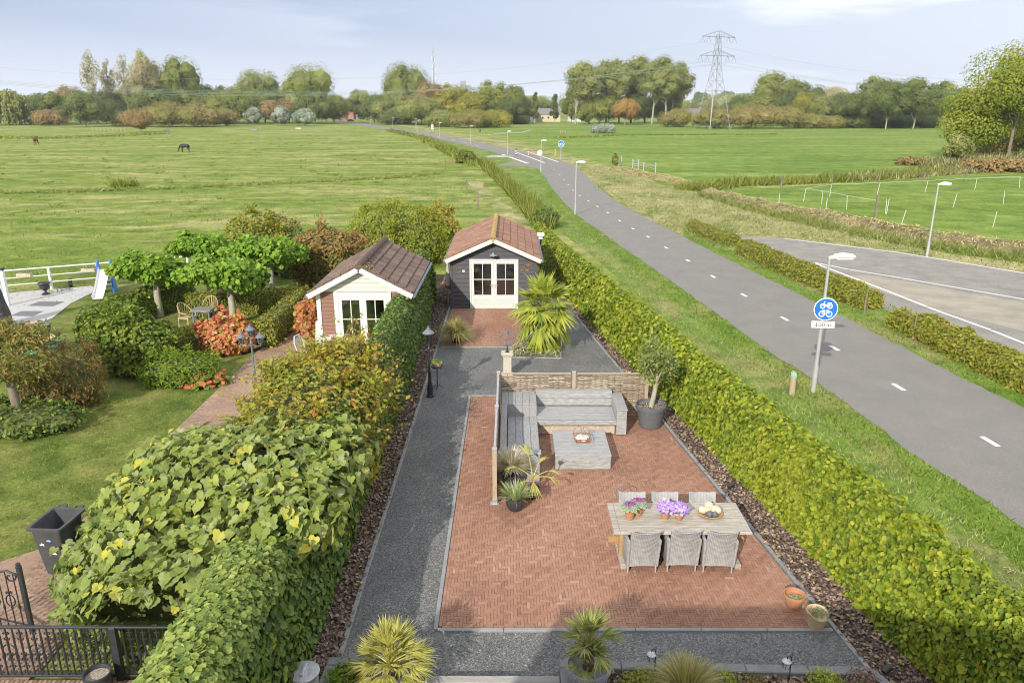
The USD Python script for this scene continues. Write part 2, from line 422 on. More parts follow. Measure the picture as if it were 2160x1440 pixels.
mat("bark", (0.20, 0.165, 0.125), 0.95, 0.3, 6, 0.012, 18, stretch=(1, 1, 0.35))
mat("pale_bark", (0.36, 0.34, 0.25), 0.9, 0.3, 6, 0.01, 18, stretch=(1, 1, 0.35))
mat("palm_fibre", (0.17, 0.115, 0.07), 0.95, 0.4, 20, 0.02, 40)
mat("twig", (0.10, 0.115, 0.032), 0.95, 0.4, 9, 0.03, 14)
mat("autumn_twig", (0.12, 0.085, 0.045), 0.95, 0.4, 9, 0.03, 14)
mat("wall_brick", (0.36, 0.18, 0.12), 0.85, 0.25, 4)
mat("wall_pale", (0.52, 0.45, 0.31), 0.85, 0.1, 4)
mat("roof_orange", (0.30, 0.14, 0.09), 0.8, 0.2, 3)
mat("roof_grey", (0.19, 0.18, 0.175), 0.8, 0.2, 3)
mat("dark_cloth", (0.06, 0.062, 0.066), 0.9, 0.3, 5, 0.01, 9)
mat("slide_white", (0.74, 0.70, 0.70), 0.4, 0.05)
mat("slide_blue", (0.06, 0.17, 0.46), 0.4, 0.08)
mat("toy_yellow", (0.66, 0.57, 0.22), 0.5, 0.1)
mat("toy_green", (0.10, 0.42, 0.30), 0.5, 0.1)
mat("chair_yellow", (0.46, 0.38, 0.19), 0.6, 0.12)
mat("light_paving", (0.46, 0.45, 0.43), 0.85, 0.1, 4)
mat("dark_paving", (0.17, 0.17, 0.18), 0.85, 0.1, 4)
mat("lounger_cloth", (0.50, 0.48, 0.42), 0.9, 0.15, 8)
mat("horse_black", (0.022, 0.02, 0.019), 0.6, 0.3, 3)
mat("horse_bay", (0.12, 0.055, 0.03), 0.6, 0.3, 3)
mat("pylon_steel", (0.25, 0.26, 0.27), 0.5, 0.1, 2, metallic=0.3)
mat("wire_green", (0.24, 0.34, 0.28), 0.6, 0.05)
mat("water_stone", (0.34, 0.34, 0.33), 0.9, 0.2, 1.5)
mat("interior_dark", (0.045, 0.04, 0.036), 0.9, 0.3, 3)
mat("rust", (0.34, 0.15, 0.06), 0.8, 0.3, 20)
mat("purple_flower", (1, 1, 1), 0.7, 0.1, 30, tone=[(0, (0.30, 0.16, 0.52)), (0.5, (0.48, 0.32, 0.76)), (1, (0.64, 0.5, 0.85))])
mat("cabbage", (1, 1, 1), 0.7, 0.1, 30, tone=[(0, (0.35, 0.04, 0.30)), (0.3, (0.28, 0.10, 0.26)), (0.5, (0.20, 0.27, 0.17)), (1, (0.28, 0.36, 0.22))])
mat("deck_wood", (0.36, 0.345, 0.32), 0.8, 0.2, 3, 0.002, 30, stretch=(2, 30, 10))
mat("car_red", (0.4, 0.03, 0.03), 0.3, 0.05)
mat("bark_chip", (1, 1, 1), 0.9, 0.25, 30, tone=[(0, (0.10, 0.07, 0.054)), (0.45, (0.22, 0.16, 0.125)), (0.85, (0.33, 0.25, 0.19)), (1, (0.5, 0.38, 0.26))])
M["glass"] = usdkit.material(stage, "/World/Looks/glass", {"f": ("fresnel", {"IOR": 2.1}), "t": ("transparent_bsdf", {"color": (0.86, 0.88, 0.87)}), "g": ("glossy_bsdf", {"roughness": 0.03, "color": (0.9, 0.9, 0.9)}), "m": ("mix_closure", {})},
                             [("f.fac", "m.fac"), ("t.BSDF", "m.closure1"), ("g.BSDF", "m.closure2")], surface="m.closure")
# foliage
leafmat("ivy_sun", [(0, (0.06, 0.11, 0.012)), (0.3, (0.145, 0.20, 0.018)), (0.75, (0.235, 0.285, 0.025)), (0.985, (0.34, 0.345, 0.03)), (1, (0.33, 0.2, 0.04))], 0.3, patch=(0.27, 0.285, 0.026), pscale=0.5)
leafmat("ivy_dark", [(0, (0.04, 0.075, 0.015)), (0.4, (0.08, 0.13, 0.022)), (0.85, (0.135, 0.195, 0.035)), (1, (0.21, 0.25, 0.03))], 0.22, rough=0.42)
leafmat("ivy_top", [(0, (0.09, 0.14, 0.03)), (0.5, (0.18, 0.235, 0.05)), (1, (0.30, 0.34, 0.075))], 0.25, rough=0.45)
leafmat("gourd_leaf", [(0, (0.10, 0.14, 0.03)), (0.45, (0.175, 0.225, 0.045)), (0.8, (0.26, 0.295, 0.06)), (1.0, (0.42, 0.39, 0.05))], 0.3, rough=0.6, patch=(0.28, 0.32, 0.17), pscale=5.5)
leafmat("creeper", [(0, (0.16, 0.18, 0.025)), (0.45, (0.29, 0.285, 0.035)), (0.8, (0.36, 0.29, 0.04)), (0.93, (0.38, 0.17, 0.04)), (1, (0.36, 0.1, 0.035))], 0.35, patch=(0.17, 0.215, 0.03), pscale=0.7)
leafmat("palm_green", [(0, (0.10, 0.15, 0.02)), (0.5, (0.22, 0.27, 0.035)), (1, (0.42, 0.41, 0.06))], 0.25, rough=0.4)
leafmat("fan_yellow", [(0, (0.17, 0.185, 0.045)), (0.5, (0.33, 0.32, 0.075)), (1, (0.52, 0.46, 0.13))], 0.25, rough=0.45)
leafmat("fan_olive", [(0, (0.08, 0.10, 0.03)), (0.5, (0.17, 0.195, 0.05)), (1, (0.31, 0.30, 0.09))], 0.25, rough=0.45)
leafmat("olive_leaf", [(0, (0.09, 0.125, 0.03)), (0.6, (0.18, 0.22, 0.055)), (1, (0.28, 0.31, 0.11))], 0.3)
leafmat("plane_leaf", [(0, (0.10, 0.20, 0.016)), (0.5, (0.165, 0.285, 0.024)), (1, (0.25, 0.35, 0.045))], 0.35)
leafmat("laurel", [(0, (0.06, 0.10, 0.012)), (0.5, (0.12, 0.175, 0.02)), (1, (0.22, 0.265, 0.035))], 0.25, rough=0.4)
leafmat("box_leaf", [(0, (0.08, 0.14, 0.012)), (0.5, (0.14, 0.215, 0.016)), (1, (0.23, 0.29, 0.03))], 0.3)
leafmat("beech_leaf", [(0, (0.12, 0.14, 0.016)), (0.5, (0.215, 0.23, 0.026)), (0.85, (0.25, 0.25, 0.03)), (1, (0.28, 0.16, 0.04))], 0.3)
leafmat("copper_leaf", [(0, (0.10, 0.105, 0.022)), (0.5, (0.185, 0.16, 0.036)), (1, (0.27, 0.15, 0.06))], 0.3)
leafmat("red_leaf", [(0, (0.30, 0.10, 0.045)), (0.4, (0.46, 0.16, 0.075)), (0.7, (0.44, 0.27, 0.06)), (0.85, (0.3, 0.28, 0.05)), (1, (0.6, 0.33, 0.27))], 0.3)
leafmat("maple_rust", [(0, (0.10, 0.10, 0.025)), (0.5, (0.2, 0.16, 0.04)), (1, (0.28, 0.13, 0.06))], 0.35)
leafmat("maple_green", [(0, (0.13, 0.15, 0.03)), (0.5, (0.22, 0.22, 0.05)), (1, (0.35, 0.21, 0.06))], 0.35)
leafmat("walnut_leaf", [(0, (0.12, 0.17, 0.018)), (0.5, (0.215, 0.255, 0.022)), (1, (0.33, 0.31, 0.035))], 0.35)
leafmat("bergenia_leaf", [(0, (0.10, 0.17, 0.02)), (0.5, (0.2, 0.25, 0.03)), (0.6, (0.42, 0.12, 0.05)), (1, (0.5, 0.2, 0.09))], 0.3)
leafmat("tree_mid", [(0, (0.095, 0.118, 0.025)), (0.5, (0.165, 0.188, 0.034)), (1, (0.25, 0.26, 0.045))], 0.3)
leafmat("tree_dark", [(0, (0.06, 0.085, 0.022)), (0.5, (0.105, 0.135, 0.032)), (1, (0.16, 0.19, 0.045))], 0.3)
leafmat("tree_olive", [(0, (0.11, 0.135, 0.038)), (0.5, (0.185, 0.205, 0.055)), (1, (0.27, 0.28, 0.08))], 0.3)
leafmat("tree_yellow", [(0, (0.14, 0.155, 0.022)), (0.5, (0.24, 0.235, 0.035)), (1, (0.35, 0.30, 0.045))], 0.35)
leafmat("tree_rust", [(0, (0.15, 0.11, 0.04)), (0.5, (0.235, 0.17, 0.065)), (1, (0.32, 0.22, 0.085))], 0.3)
leafmat("tree_orange", [(0, (0.24, 0.135, 0.04)), (0.5, (0.33, 0.2, 0.055)), (1, (0.40, 0.27, 0.075))], 0.3)
leafmat("tree_hedge", [(0, (0.12, 0.12, 0.03)), (0.4, (0.2, 0.19, 0.045)), (1, (0.28, 0.25, 0.07))], 0.3, patch=(0.25, 0.185, 0.075), pscale=0.05)
leafmat("tree_sparse", [(0, (0.25, 0.21, 0.12)), (0.5, (0.36, 0.32, 0.17)), (1, (0.33, 0.34, 0.12))], 0.3)
leafmat("willow_silver", [(0, (0.14, 0.175, 0.11)), (0.5, (0.235, 0.275, 0.19)), (1, (0.37, 0.40, 0.31))], 0.2)
leafmat("willow_weep", [(0, (0.10, 0.13, 0.03)), (0.5, (0.2, 0.22, 0.05)), (1, (0.33, 0.30, 0.07))], 0.3)
leafmat("grass_blade", [(0, (0.14, 0.23, 0.018)), (0.5, (0.21, 0.31, 0.03)), (0.85, (0.30, 0.36, 0.06)), (1, (0.44, 0.40, 0.16))], 0.3)
leafmat("meadow_blade", [(0, (0.15, 0.22, 0.025)), (0.5, (0.24, 0.30, 0.05)), (0.8, (0.36, 0.35, 0.11)), (1, (0.48, 0.42, 0.2))], 0.3)
leafmat("straw_blade", [(0, (0.24, 0.28, 0.06)), (0.45, (0.38, 0.36, 0.14)), (1, (0.56, 0.48, 0.26))], 0.3)
leafmat("reed_blade", [(0, (0.15, 0.20, 0.02)), (0.5, (0.25, 0.30, 0.035)), (0.85, (0.34, 0.34, 0.07)), (1, (0.40, 0.33, 0.15))], 0.3)
leafmat("dry_plume", [(0, (0.33, 0.28, 0.17)), (0.5, (0.50, 0.44, 0.30)), (1, (0.66, 0.6, 0.46))], 0.3)
leafmat("sedge", [(0, (0.15, 0.165, 0.04)), (0.5, (0.29, 0.27, 0.08)), (1, (0.45, 0.38, 0.17))], 0.3)
leafmat("variegated", [(0, (0.13, 0.19, 0.05)), (0.5, (0.29, 0.34, 0.13)), (1, (0.56, 0.55, 0.36))], 0.3)
leafmat("lime_leaf", [(0, (0.15, 0.21, 0.02)), (0.5, (0.29, 0.33, 0.03)), (1, (0.43, 0.43, 0.06))], 0.3)
leafmat("succulent", [(0, (0.10, 0.16, 0.07)), (0.6, (0.17, 0.25, 0.11)), (1, (0.32, 0.16, 0.16))], 0.15)
leafmat("ground_cover", [(0, (0.17, 0.19, 0.08)), (0.5, (0.32, 0.33, 0.17)), (1, (0.46, 0.45, 0.28))], 0.25)
leafmat("heather", [(0, (0.11, 0.095, 0.04)), (0.6, (0.2, 0.12, 0.08)), (1, (0.32, 0.15, 0.2))], 0.2)

# ---------------------------------------------------------------- foliage helpers
TPL = {
    "kite": ([(0, 0, 0), (-0.34, 0.45, 0.09), (0, 1, -0.06), (0.34, 0.45, 0.09)], [(0, 2, 1), (0, 3, 2)]),
    "lance": ([(0, 0, 0), (-0.15, 0.4, 0.05), (0, 1, -0.1), (0.15, 0.4, 0.05)], [(0, 2, 1), (0, 3, 2)]),
    "ivy": ([(0, 0.3, -0.04), (-0.40, -0.08, 0.05), (-0.52, 0.5, 0.08), (0, 1, 0.0), (0.52, 0.5, 0.08), (0.40, -0.08, 0.05)],
            [(0, 5, 1), (0, 2, 1), (0, 3, 2), (0, 4, 3), (0, 5, 4)]),
    "blade": ([(-0.5, 0, 0), (0.5, 0, 0), (0, 1, 0)], [(0, 1, 2)]),
    "clump": ([(0, 0, 0), (-0.5, 0.3, 0.12), (-0.28, 0.85, -0.05), (0.3, 1, 0.1), (0.52, 0.4, -0.08)], [(0, 2, 1), (0, 3, 2), (0, 4, 3)]),
}


def unit(v):
    return v / np.maximum(np.linalg.norm(v, axis=-1, keepdims=True), 1e-9)


def leafset(Pn, N, size, tpl, g, along=None, tone=None, mb=None, spin=1.0):
    """Leaves of one template at the points Pn facing N; along: the direction a leaf points to, else at random."""
    n = len(Pn)
    tv, tf = (np.array(x) for x in TPL[tpl])
    N = unit(N)
    t = g.normal(size=(n, 3)) * spin + (0 if along is None else along)
    t = unit(t - N * (t * N).sum(1, keepdims=True))
    b = np.cross(t, N)
    size = np.broadcast_to(np.asarray(size, float), (n,))[:, None, None]
    V = Pn[:, None] + size * (tv[None, :, 0:1] * b[:, None] + tv[None, :, 1:2] * t[:, None] + tv[None, :, 2:3] * N[:, None])
    F = (tf[None] + (np.arange(n) * len(tv))[:, None, None]).reshape(-1, 3)
    tone = g.random(n) if tone is None else tone
    mb = mb or MB()
    return mb.add(V.reshape(-1, 3), F, np.repeat(tone, len(tv)))


def sample(m, n, g):
    a = m.area_faces
    i = g.choice(len(a), n, p=a / a.sum())
    tri = m.triangles[i]
    u, v = g.random((2, n, 1))
    s = np.sqrt(u)
    return tri[:, 0] * (1 - s) + tri[:, 1] * s * (1 - v) + tri[:, 2] * s * v, m.face_normals[i]


def skin(core, n, size, tpl, g, lift=0.08, face=1.0, up=0.35, droop=0.0, tonefn=None, near=None, zmin=0.02, shoots=0, rad=0.5):
    """Leaves over a core: thinner and larger with the distance from the camera when near is given."""
    p, nn = sample(core, n, g)
    s = size * (0.7 + 0.6 * g.random(n))
    keep = p[:, 2] > zmin
    if near:
        d = p[:, 1] + near[1]
        keep &= g.random(n) < np.clip(near[0] / np.maximum(d, 1), 0.05, 1)
        s = s * np.clip(d / near[0], 1, 9) ** 0.5
    p, nn, s = p[keep], nn[keep], s[keep]
    n = len(p)
    N = unit(nn * face + np.array([0, 0, up]) + g.normal(size=(n, 3)) * 0.45)
    p = p + nn * (g.random((n, 1)) ** 1.5 * lift - 0.02)
    if shoots:
        c = g.integers(n, size=shoots)
        own = g.integers(shoots, size=int(n * 0.3))
        idx = g.choice(n, len(own), replace=False)
        p[idx] = p[c][own] + nn[c][own] * (g.random((len(own), 1)) * 0.5 + 0.05) * rad + g.normal(size=(len(own), 3)) * 0.16 * rad
        p[:, 2] = np.maximum(p[:, 2], 0.02)
    tone = g.random(n)
    if tonefn is not None:
        tone = np.clip(tonefn(p, nn, tone), 0, 1)
    return leafset(p, N, s, tpl, g, along=np.array([0, 0, -droop]), tone=tone, spin=1.0 if droop == 0 else 0.5)


def lump(rx, ry, rz, g, amp=0.22, freq=1.6, sub=3, flatb=True, lift=0.85):
    """An uneven rounded body standing on z = 0."""
    m = trimesh.creation.icosphere(sub, 1.0)
    v = m.vertices
    off = g.random(3) * 50
    v = v * (1 - amp * 0.6 + amp * 1.6 * (meshkit.fbm(v * freq + off, 3)[:, None] - 0.3))
    v = v * np.array([rx, ry, rz]) + np.array([0, 0, rz * lift])
    if flatb:
        v[:, 2] = np.maximum(v[:, 2], 0.0)
    return trimesh.Trimesh(v, m.faces, process=False)


def core_mb(m, shrink=0.93):
    c = m.bounds.mean(0)
    c[2] = 0
    return MB().add(c + (m.vertices - c) * shrink, m.faces)


def bush(name, label, cat, px, r, material, n=1500, size=0.09, tpl="kite", seed=0, group=None, amp=0.25, core="twig", loc=None, lift=0.12, droop=0.0, freq=1.7, up=0.35, stems=0, tonefn=None):
    """A shrub with its leaves and the dense twigs inside; px is the photo pixel of its foot, r the half widths and the half height."""
    g = np.random.default_rng(1000 + seed)
    loc = P(*px) if loc is None else np.array(loc)
    t = thing(name, label, cat, loc, group=group)
    m = lump(*r, g, amp=amp, freq=freq)
    part(t, "foliage", skin(m, n, size, tpl, g, lift=lift, droop=droop, up=up, tonefn=tonefn, shoots=26 if r[0] > 0.3 else 0, rad=0.55 * min(r)), material)
    part(t, "twigs", core_mb(m, 0.84), core)
    if stems:
        for k in range(stems):
            a = k * 2.4
            b = np.array([0.12 * math.cos(a), 0.12 * math.sin(a), 0])
            e = np.array([r[0] * 0.5 * math.cos(a), r[1] * 0.5 * math.sin(a), r[2]])
            part(t, "stem", MB().tube([b, b * 0.6 + e * 0.4, e], [0.03, 0.025, 0.012], 6), "bark", True)
    return t


def hedge_core(path, sec, g, step=0.35, amp=0.08, freq=1.3):
    """A body swept along a path of ground points; sec lists (offset to the right, height)."""
    ls = LineString(path)
    k = max(2, int(ls.length / step))
    c = np.array([ls.interpolate(i / (k - 1), normalized=True).coords[0] for i in range(k)])
    t = unit(np.gradient(c, axis=0))
    r = np.stack([t[:, 1], -t[:, 0]], 1)
    sec = np.array(sec, float)
    fine = [sec[0]]
    for a, b in zip(sec[:-1], sec[1:]):
        m = max(1, int(np.linalg.norm(b - a) / 0.3))
        fine += [a + (b - a) * (j + 1) / m for j in range(m)]
    sec = np.array(fine)
    q = len(sec)
    V = np.concatenate([c[:, None] + r[:, None] * sec[None, :, :1], np.broadcast_to(sec[None, :, 1:], (k, q, 1))], 2)
    off = g.random(3) * 30
    nz = meshkit.fbm(V.reshape(-1, 3) * freq + off, 3).reshape(k, q, 1) - 0.5
    mid = sec.mean(0)
    rad = unit(sec - mid)
    V[..., :2] += nz * amp * 2 * rad[None, :, :1] * r[:, None]
    V[..., 2:] += nz * amp * 2 * np.clip(rad[None, :, 1:], 0, 1)
    F = []
    idx = np.arange(k * q).reshape(k, q)
    a, b, c_, d = idx[:-1, :-1].ravel(), idx[1:, :-1].ravel(), idx[1:, 1:].ravel(), idx[:-1, 1:].ravel()
    F = np.vstack([np.c_[a, b, c_], np.c_[a, c_, d]])
    for row, flip in ((idx[0], 0), (idx[-1], 1)):
        fan = np.array([(row[0], row[j], row[j + 1]) for j in range(1, q - 1)])
        F = np.vstack([F, fan[:, ::-1] if flip else fan])
    m = trimesh.Trimesh(V.reshape(-1, 3), F, process=False)
    if m.volume < 0:
        m.invert()
    return m


def hedge(name, label, cat, path, sec, material, n, size, tpl="kite", seed=0, group=None, near=None, amp=0.08, lift=0.08, up=0.35, core="twig", tonefn=None, droop=0.0, shoots=0):
    g = np.random.default_rng(3000 + seed)
    base = np.array([path[0][0], path[0][1], 0.0])
    t = thing(name, label, cat, base, group=group)
    m = hedge_core([(p[0] - base[0], p[1] - base[1]) for p in path], sec, g, amp=amp)
    nr = (near, base[1]) if near else None
    lv = skin(m, n, size, tpl, g, lift=lift, near=nr, up=up, tonefn=tonefn, droop=droop, shoots=shoots, rad=0.13)
    part(t, "foliage", lv, material)
    part(t, "twigs", core_mb(m, 0.97), core)
    return t, m


def points_in(poly, n, g, weight=None):
    x0, y0, x1, y1 = poly.bounds
    from shapely import contains_xy
    out = np.zeros((0, 2))
    tries = 0
    while len(out) < n and tries < 60:
        tries += 1
        p = g.random((n * 2, 2)) * [x1 - x0, y1 - y0] + [x0, y0]
        p = p[contains_xy(poly, p[:, 0], p[:, 1])]
        if weight is not None:
            p = p[g.random(len(p)) < weight(p)]
        out = np.vstack([out, p])
    return out[:n]


def blades(pts, h, w, g, lean=0.8, tone=None, z=0.0):
    n = len(pts)
    b = np.c_[pts, np.full(n, z)]
    d = g.normal(size=(n, 3)) * lean
    d[:, 2] = 1.0
    d = unit(d)
    a = g.random(n) * 2 * PI
    N = unit(np.cross(np.c_[np.cos(a), np.sin(a), np.zeros(n)], d))
    hh = h * (0.55 + 0.8 * g.random(n))
    side = unit(np.cross(d, N))
    ww = np.broadcast_to(np.asarray(w, float), (n,))[:, None]
    V = np.stack([b - side * ww / 2, b + side * ww / 2, b + d * hh[:, None] * 1.0 + g.normal(size=(n, 3)) * 0.15 * hh[:, None]], 1)
    V[:, 2, 2] = np.maximum(V[:, 2, 2], z + 0.02)
    F = np.arange(3 * n).reshape(n, 3)
    nz = np.cross(V[:, 1] - V[:, 0], V[:, 2] - V[:, 0])[:, 2] < 0
    F[nz] = F[nz][:, ::-1]
    out = MB()
    out.up = 0.35
    return out.add(V.reshape(-1, 3), F, np.repeat(g.random(n) if tone is None else tone, 3))


def viewweight(d0, power=1.0):
    return lambda p: np.clip(d0 / np.maximum(np.hypot(p[:, 0], p[:, 1]), d0), 0, 1) ** power


# ---------------------------------------------------------------- the ground and everything laid on it
setting("ground", flat([(-1500, -60), (1500, -60), (1500, 4200), (-1500, 4200)], 0.0), "meadow")
lush_far = pxpoly([(1035, 283), (1100, 293), (1180, 318), (1250, 338), (1330, 362), (1400, 380), (1480, 388), (1600, 385), (1800, 372), (1960, 345), (2500, 335), (2500, 268), (1300, 263), (1000, 268)])
lush_near = pxpoly([(1540, 402), (1700, 392), (2000, 372), (2500, 362), (2500, 560), (2160, 532), (2000, 512), (1850, 478), (1700, 448)])
setting("meadow", flat(lush_far, 0.006), "lush_meadow")
setting("paddock_grass", flat(lush_near, 0.006), "lush_meadow")
dry = pxpoly([(900, 272), (1040, 292), (1130, 312), (1260, 345), (1330, 362), (1400, 392), (1490, 410), (1600, 440), (1800, 495), (2000, 535), (2500, 600), (2500, 700), (2160, 640), (1760, 560), (1640, 575), (1500, 520), (1380, 470), (1230, 375), (1150, 340), (1000, 305), (880, 282)])
setting("dry_verge", flat(dry, 0.004), "dry_verge")
verge = pxpoly([(2450, 1650), (1950, 1190), (1700, 950), (1450, 712), (1250, 540), (1150, 465), (1090, 410), (1035, 362), (975, 330), (925, 302), (860, 282), (780, 266), (760, 258), (900, 279), (1120, 329), (1225, 375), (1400, 500), (1560, 610), (1780, 750), (2060, 940), (2450, 1180)])
setting("verge", flat(verge, 0.008), "green_verge")
setting("hedge_verge", flat(pxpoly([(1440, 466), (1560, 500), (1840, 625), (2160, 770), (2450, 900), (2450, 1090), (2160, 900), (1900, 760), (1700, 660), (1440, 520)]), 0.012), "green_verge")

lpx = [(2400, 1275), (2160, 1112), (1930, 960), (1807, 867), (1700, 790), (1625, 745), (1570, 703), (1496, 651), (1440, 612), (1407, 587), (1373, 563), (1308, 520), (1268, 489), (1221, 457), (1188, 426), (1165, 398), (1152, 377), (1140, 360), (1118, 345), (1090, 335), (1062, 327), (1030, 318), (990, 308), (945, 298), (900, 289), (850, 280), (800, 272), (760, 265), (725, 259), (703, 254.5)]
rpx = [(2400, 1005), (2150, 857), (2050, 808), (1967, 767), (1900, 730), (1840, 701), (1774, 666), (1718, 638), (1663, 610), (1588, 573), (1514, 537), (1475, 517), (1416, 487), (1345, 450), (1293, 420), (1253, 389), (1234, 368), (1216, 352), (1190, 341), (1150, 332), (1110, 322), (1060, 311), (1010, 300), (950, 289), (900, 280), (850, 272.5), (800, 265.5), (760, 260.5), (735, 257), (712, 252.5)]
gj = np.random.default_rng(17)


def ragged(px):
    """The worn edge of the asphalt: the surveyed line with small breaks."""
    ls = LineString([tuple(P(*p)[:2]) for p in px])
    k = int(min(ls.length, 150) / 0.45)
    d = np.concatenate([np.linspace(0, min(ls.length, 150), k), np.linspace(min(ls.length, 150) + 2, ls.length, 40)[1:]]) if ls.length > 155 else np.linspace(0, ls.length, k)
    q = np.array([ls.interpolate(x).coords[0] for x in d])
    q += np.clip(gj.normal(size=q.shape), -1.6, 1.6) * 0.035
    return [tuple(x) for x in q]


pathpoly = Polygon(ragged(lpx) + ragged(rpx)[::-1]).buffer(0)
bike = UsdGeom.Xform.Define(stage, "/World/bike_path").GetPrim()
tag(bike, kind="structure")
part(bike, "path_surface", flat(pathpoly, 0.016), "asphalt")
stub = pxpoly([(1052, 347), (1075, 342), (1120, 343), (1140, 357), (1110, 351), (1060, 350)])
part(bike, "side_path", flat(stub, 0.012), "asphalt")


def stripe(a, b, w, z, parent, name="lane_marking", material="road_paint"):
    a, b = P(*a)[:2], P(*b)[:2]
    d = (b - a) / np.linalg.norm(b - a)
    s = np.array([-d[1], d[0]]) * w / 2
    part(parent, name, flat([a - s, b - s, b + s, a + s], z), material)


dash = [(2088, 932), (1895, 817), (1760, 735), (1655, 673), (1569, 623), (1504, 584), (1451, 550), (1405, 523), (1367, 500), (1335, 483), (1307, 466), (1282, 449), (1260, 436), (1241, 424), (1223, 413), (1209, 402), (1199, 391), (1190, 380), (1180, 369), (1168, 359)]
dw = [P(*p)[:2] for p in dash]
for i, c in enumerate(dw):
    d = unit((dw[min(i + 1, len(dw) - 1)] - dw[max(i - 1, 0)])[None])[0]
    s = np.array([-d[1], d[0]]) * 0.075
    l = 0.3 * d
    part(bike, "dash", flat([c - l - s, c + l - s, c + l + s, c - l + s], 0.021), "road_paint")
for i, px in enumerate([(1010, 308), (985, 302), (960, 296.5), (930, 290.5)]):
    stripe((px[0], px[1]), (px[0] - 9, px[1] - 2), 0.15, 0.021, bike, "dash")
stripe((1060, 326.5), (1113, 345), 0.55, 0.021, bike)
stripe((1086, 320.5), (1149, 344), 0.3, 0.022, bike)
stripe((1112, 320), (1178, 342), 0.3, 0.023, bike)

road = UsdGeom.Xform.Define(stage, "/World/road").GetPrim()
tag(road, kind="structure")
roadpoly = pxpoly([(1553, 499), (1650, 502), (1900, 533), (2160, 575), (2500, 630), (2500, 960), (2160, 800), (1960, 700), (1840, 640), (1700, 575), (1590, 520)])
part(road, "road_surface", flat(pxpoly([(1553, 499), (1650, 502), (1900, 533), (2160, 575), (2500, 630), (2500, 960), (2160, 800), (1960, 700), (1840, 640), (1700, 575), (1590, 520)]), 0.016), "worn_asphalt")
part(road, "sand_patch", flat(pxpoly([(1770, 580), (1850, 583), (2160, 640), (2500, 700), (2500, 830), (2160, 700), (1960, 650), (1850, 612)]), 0.020), "sand")
for a, b, w in (((1655, 504), (1900, 534), 0.17), ((1900, 534), (2160, 577), 0.17), ((2160, 577), (2500, 632), 0.17), ((1710, 553), (1790, 569), 0.16), ((1792, 569.5), (1900, 587), 0.16), ((1902, 587.5), (2160, 632), 0.16), ((2160, 632), (2500, 692), 0.16),
                ((1711, 553), (1870, 614), 0.16), ((1871, 614.5), (1955, 648), 0.16), ((1957, 649), (2090, 697), 0.16), ((2092, 698), (2260, 765), 0.16)):
    stripe(a, b, w, 0.025, road, "road_line")

strip = Polygon([(np.interp(y, [6, 9, 12, 20, 28.5, 36, 44, 60, 90], [6.62, 6.16, 5.68, 4.42, 3.08, 1.95, 0.9, -1.6, -6.0]) + 0.5, y) for y in range(6, 92, 2)] + [(np.interp(y, [6, 9, 12, 20, 28.5, 36, 44, 60, 90], [6.62, 6.16, 5.68, 4.42, 3.08, 1.95, 0.9, -1.6, -6.0]) + 2.0 + 0.3 * math.sin(y * 0.9), y) for y in range(90, 5, -2)]).buffer(0)
setting("dry_strip", flat(strip, 0.013), "dry_verge")
# grass that stands up: verge, lawn and the near meadow
g = np.random.default_rng(21)
near_verge = verge.difference(pathpoly.buffer(0.02)).difference(sbox(-100, 75, 100, 900))
edge = pathpoly.buffer(1.15).intersection(near_verge)
setting("verge_grass", blades(points_in(edge, 15000, g, viewweight(11)), 0.12, 0.022, g, lean=0.9), "grass_blade", "stuff", "lush green grass along the left edge of the bike path")
inner = near_verge.difference(pathpoly.buffer(1.0))
ip = points_in(inner, 11000, g, viewweight(11))
setting("dry_grass", blades(ip, 0.12, 0.02, g, lean=1.0), "straw_blade", "stuff", "straw coloured dry grass between the ivy hedge and the green verge")
hv = pxpoly([(1440, 466), (1560, 500), (1840, 625), (2160, 770), (2450, 900), (2450, 1090), (2160, 900), (1900, 760), (1700, 660), (1440, 520)]).difference(pathpoly.buffer(0.03))
setting("roadside_grass", blades(points_in(hv, 8000, g, viewweight(20)), 0.13, 0.03, g, lean=0.9), "grass_blade", "stuff", "grass and weeds under the low hedge beside the bike path")
near_meadow = pxpoly([(-300, 700), (-300, 330), (940, 330), (1010, 420), (960, 470), (700, 560), (400, 600)])
tp = points_in(near_meadow, 16000, g, viewweight(24, 2.2))
dd = np.hypot(tp[:, 0], tp[:, 1])
clumpy = meshkit.fbm(np.c_[tp * [0.06, 0.22], np.zeros(len(tp))], 3)
setting("meadow_grass", blades(tp, 0.11, 0.04 * np.clip(dd / 40, 1, 2), g, lean=1.2, tone=np.clip(clumpy * 1.5 - 0.35 + g.normal(size=len(tp)) * 0.16, 0, 1)), "meadow_blade", "stuff", "grazed meadow grass with pale mown streaks")
dp = points_in(dry.difference(sbox(-50, 110, 200, 900)).difference(pathpoly.buffer(0.1)).difference(roadpoly.buffer(0.15)), 15000, g, viewweight(30))
setting("mown_grass", blades(dp, 0.14, 0.06, g, lean=1.0), "straw_blade", "stuff", "dry mown grass right of the bike path")


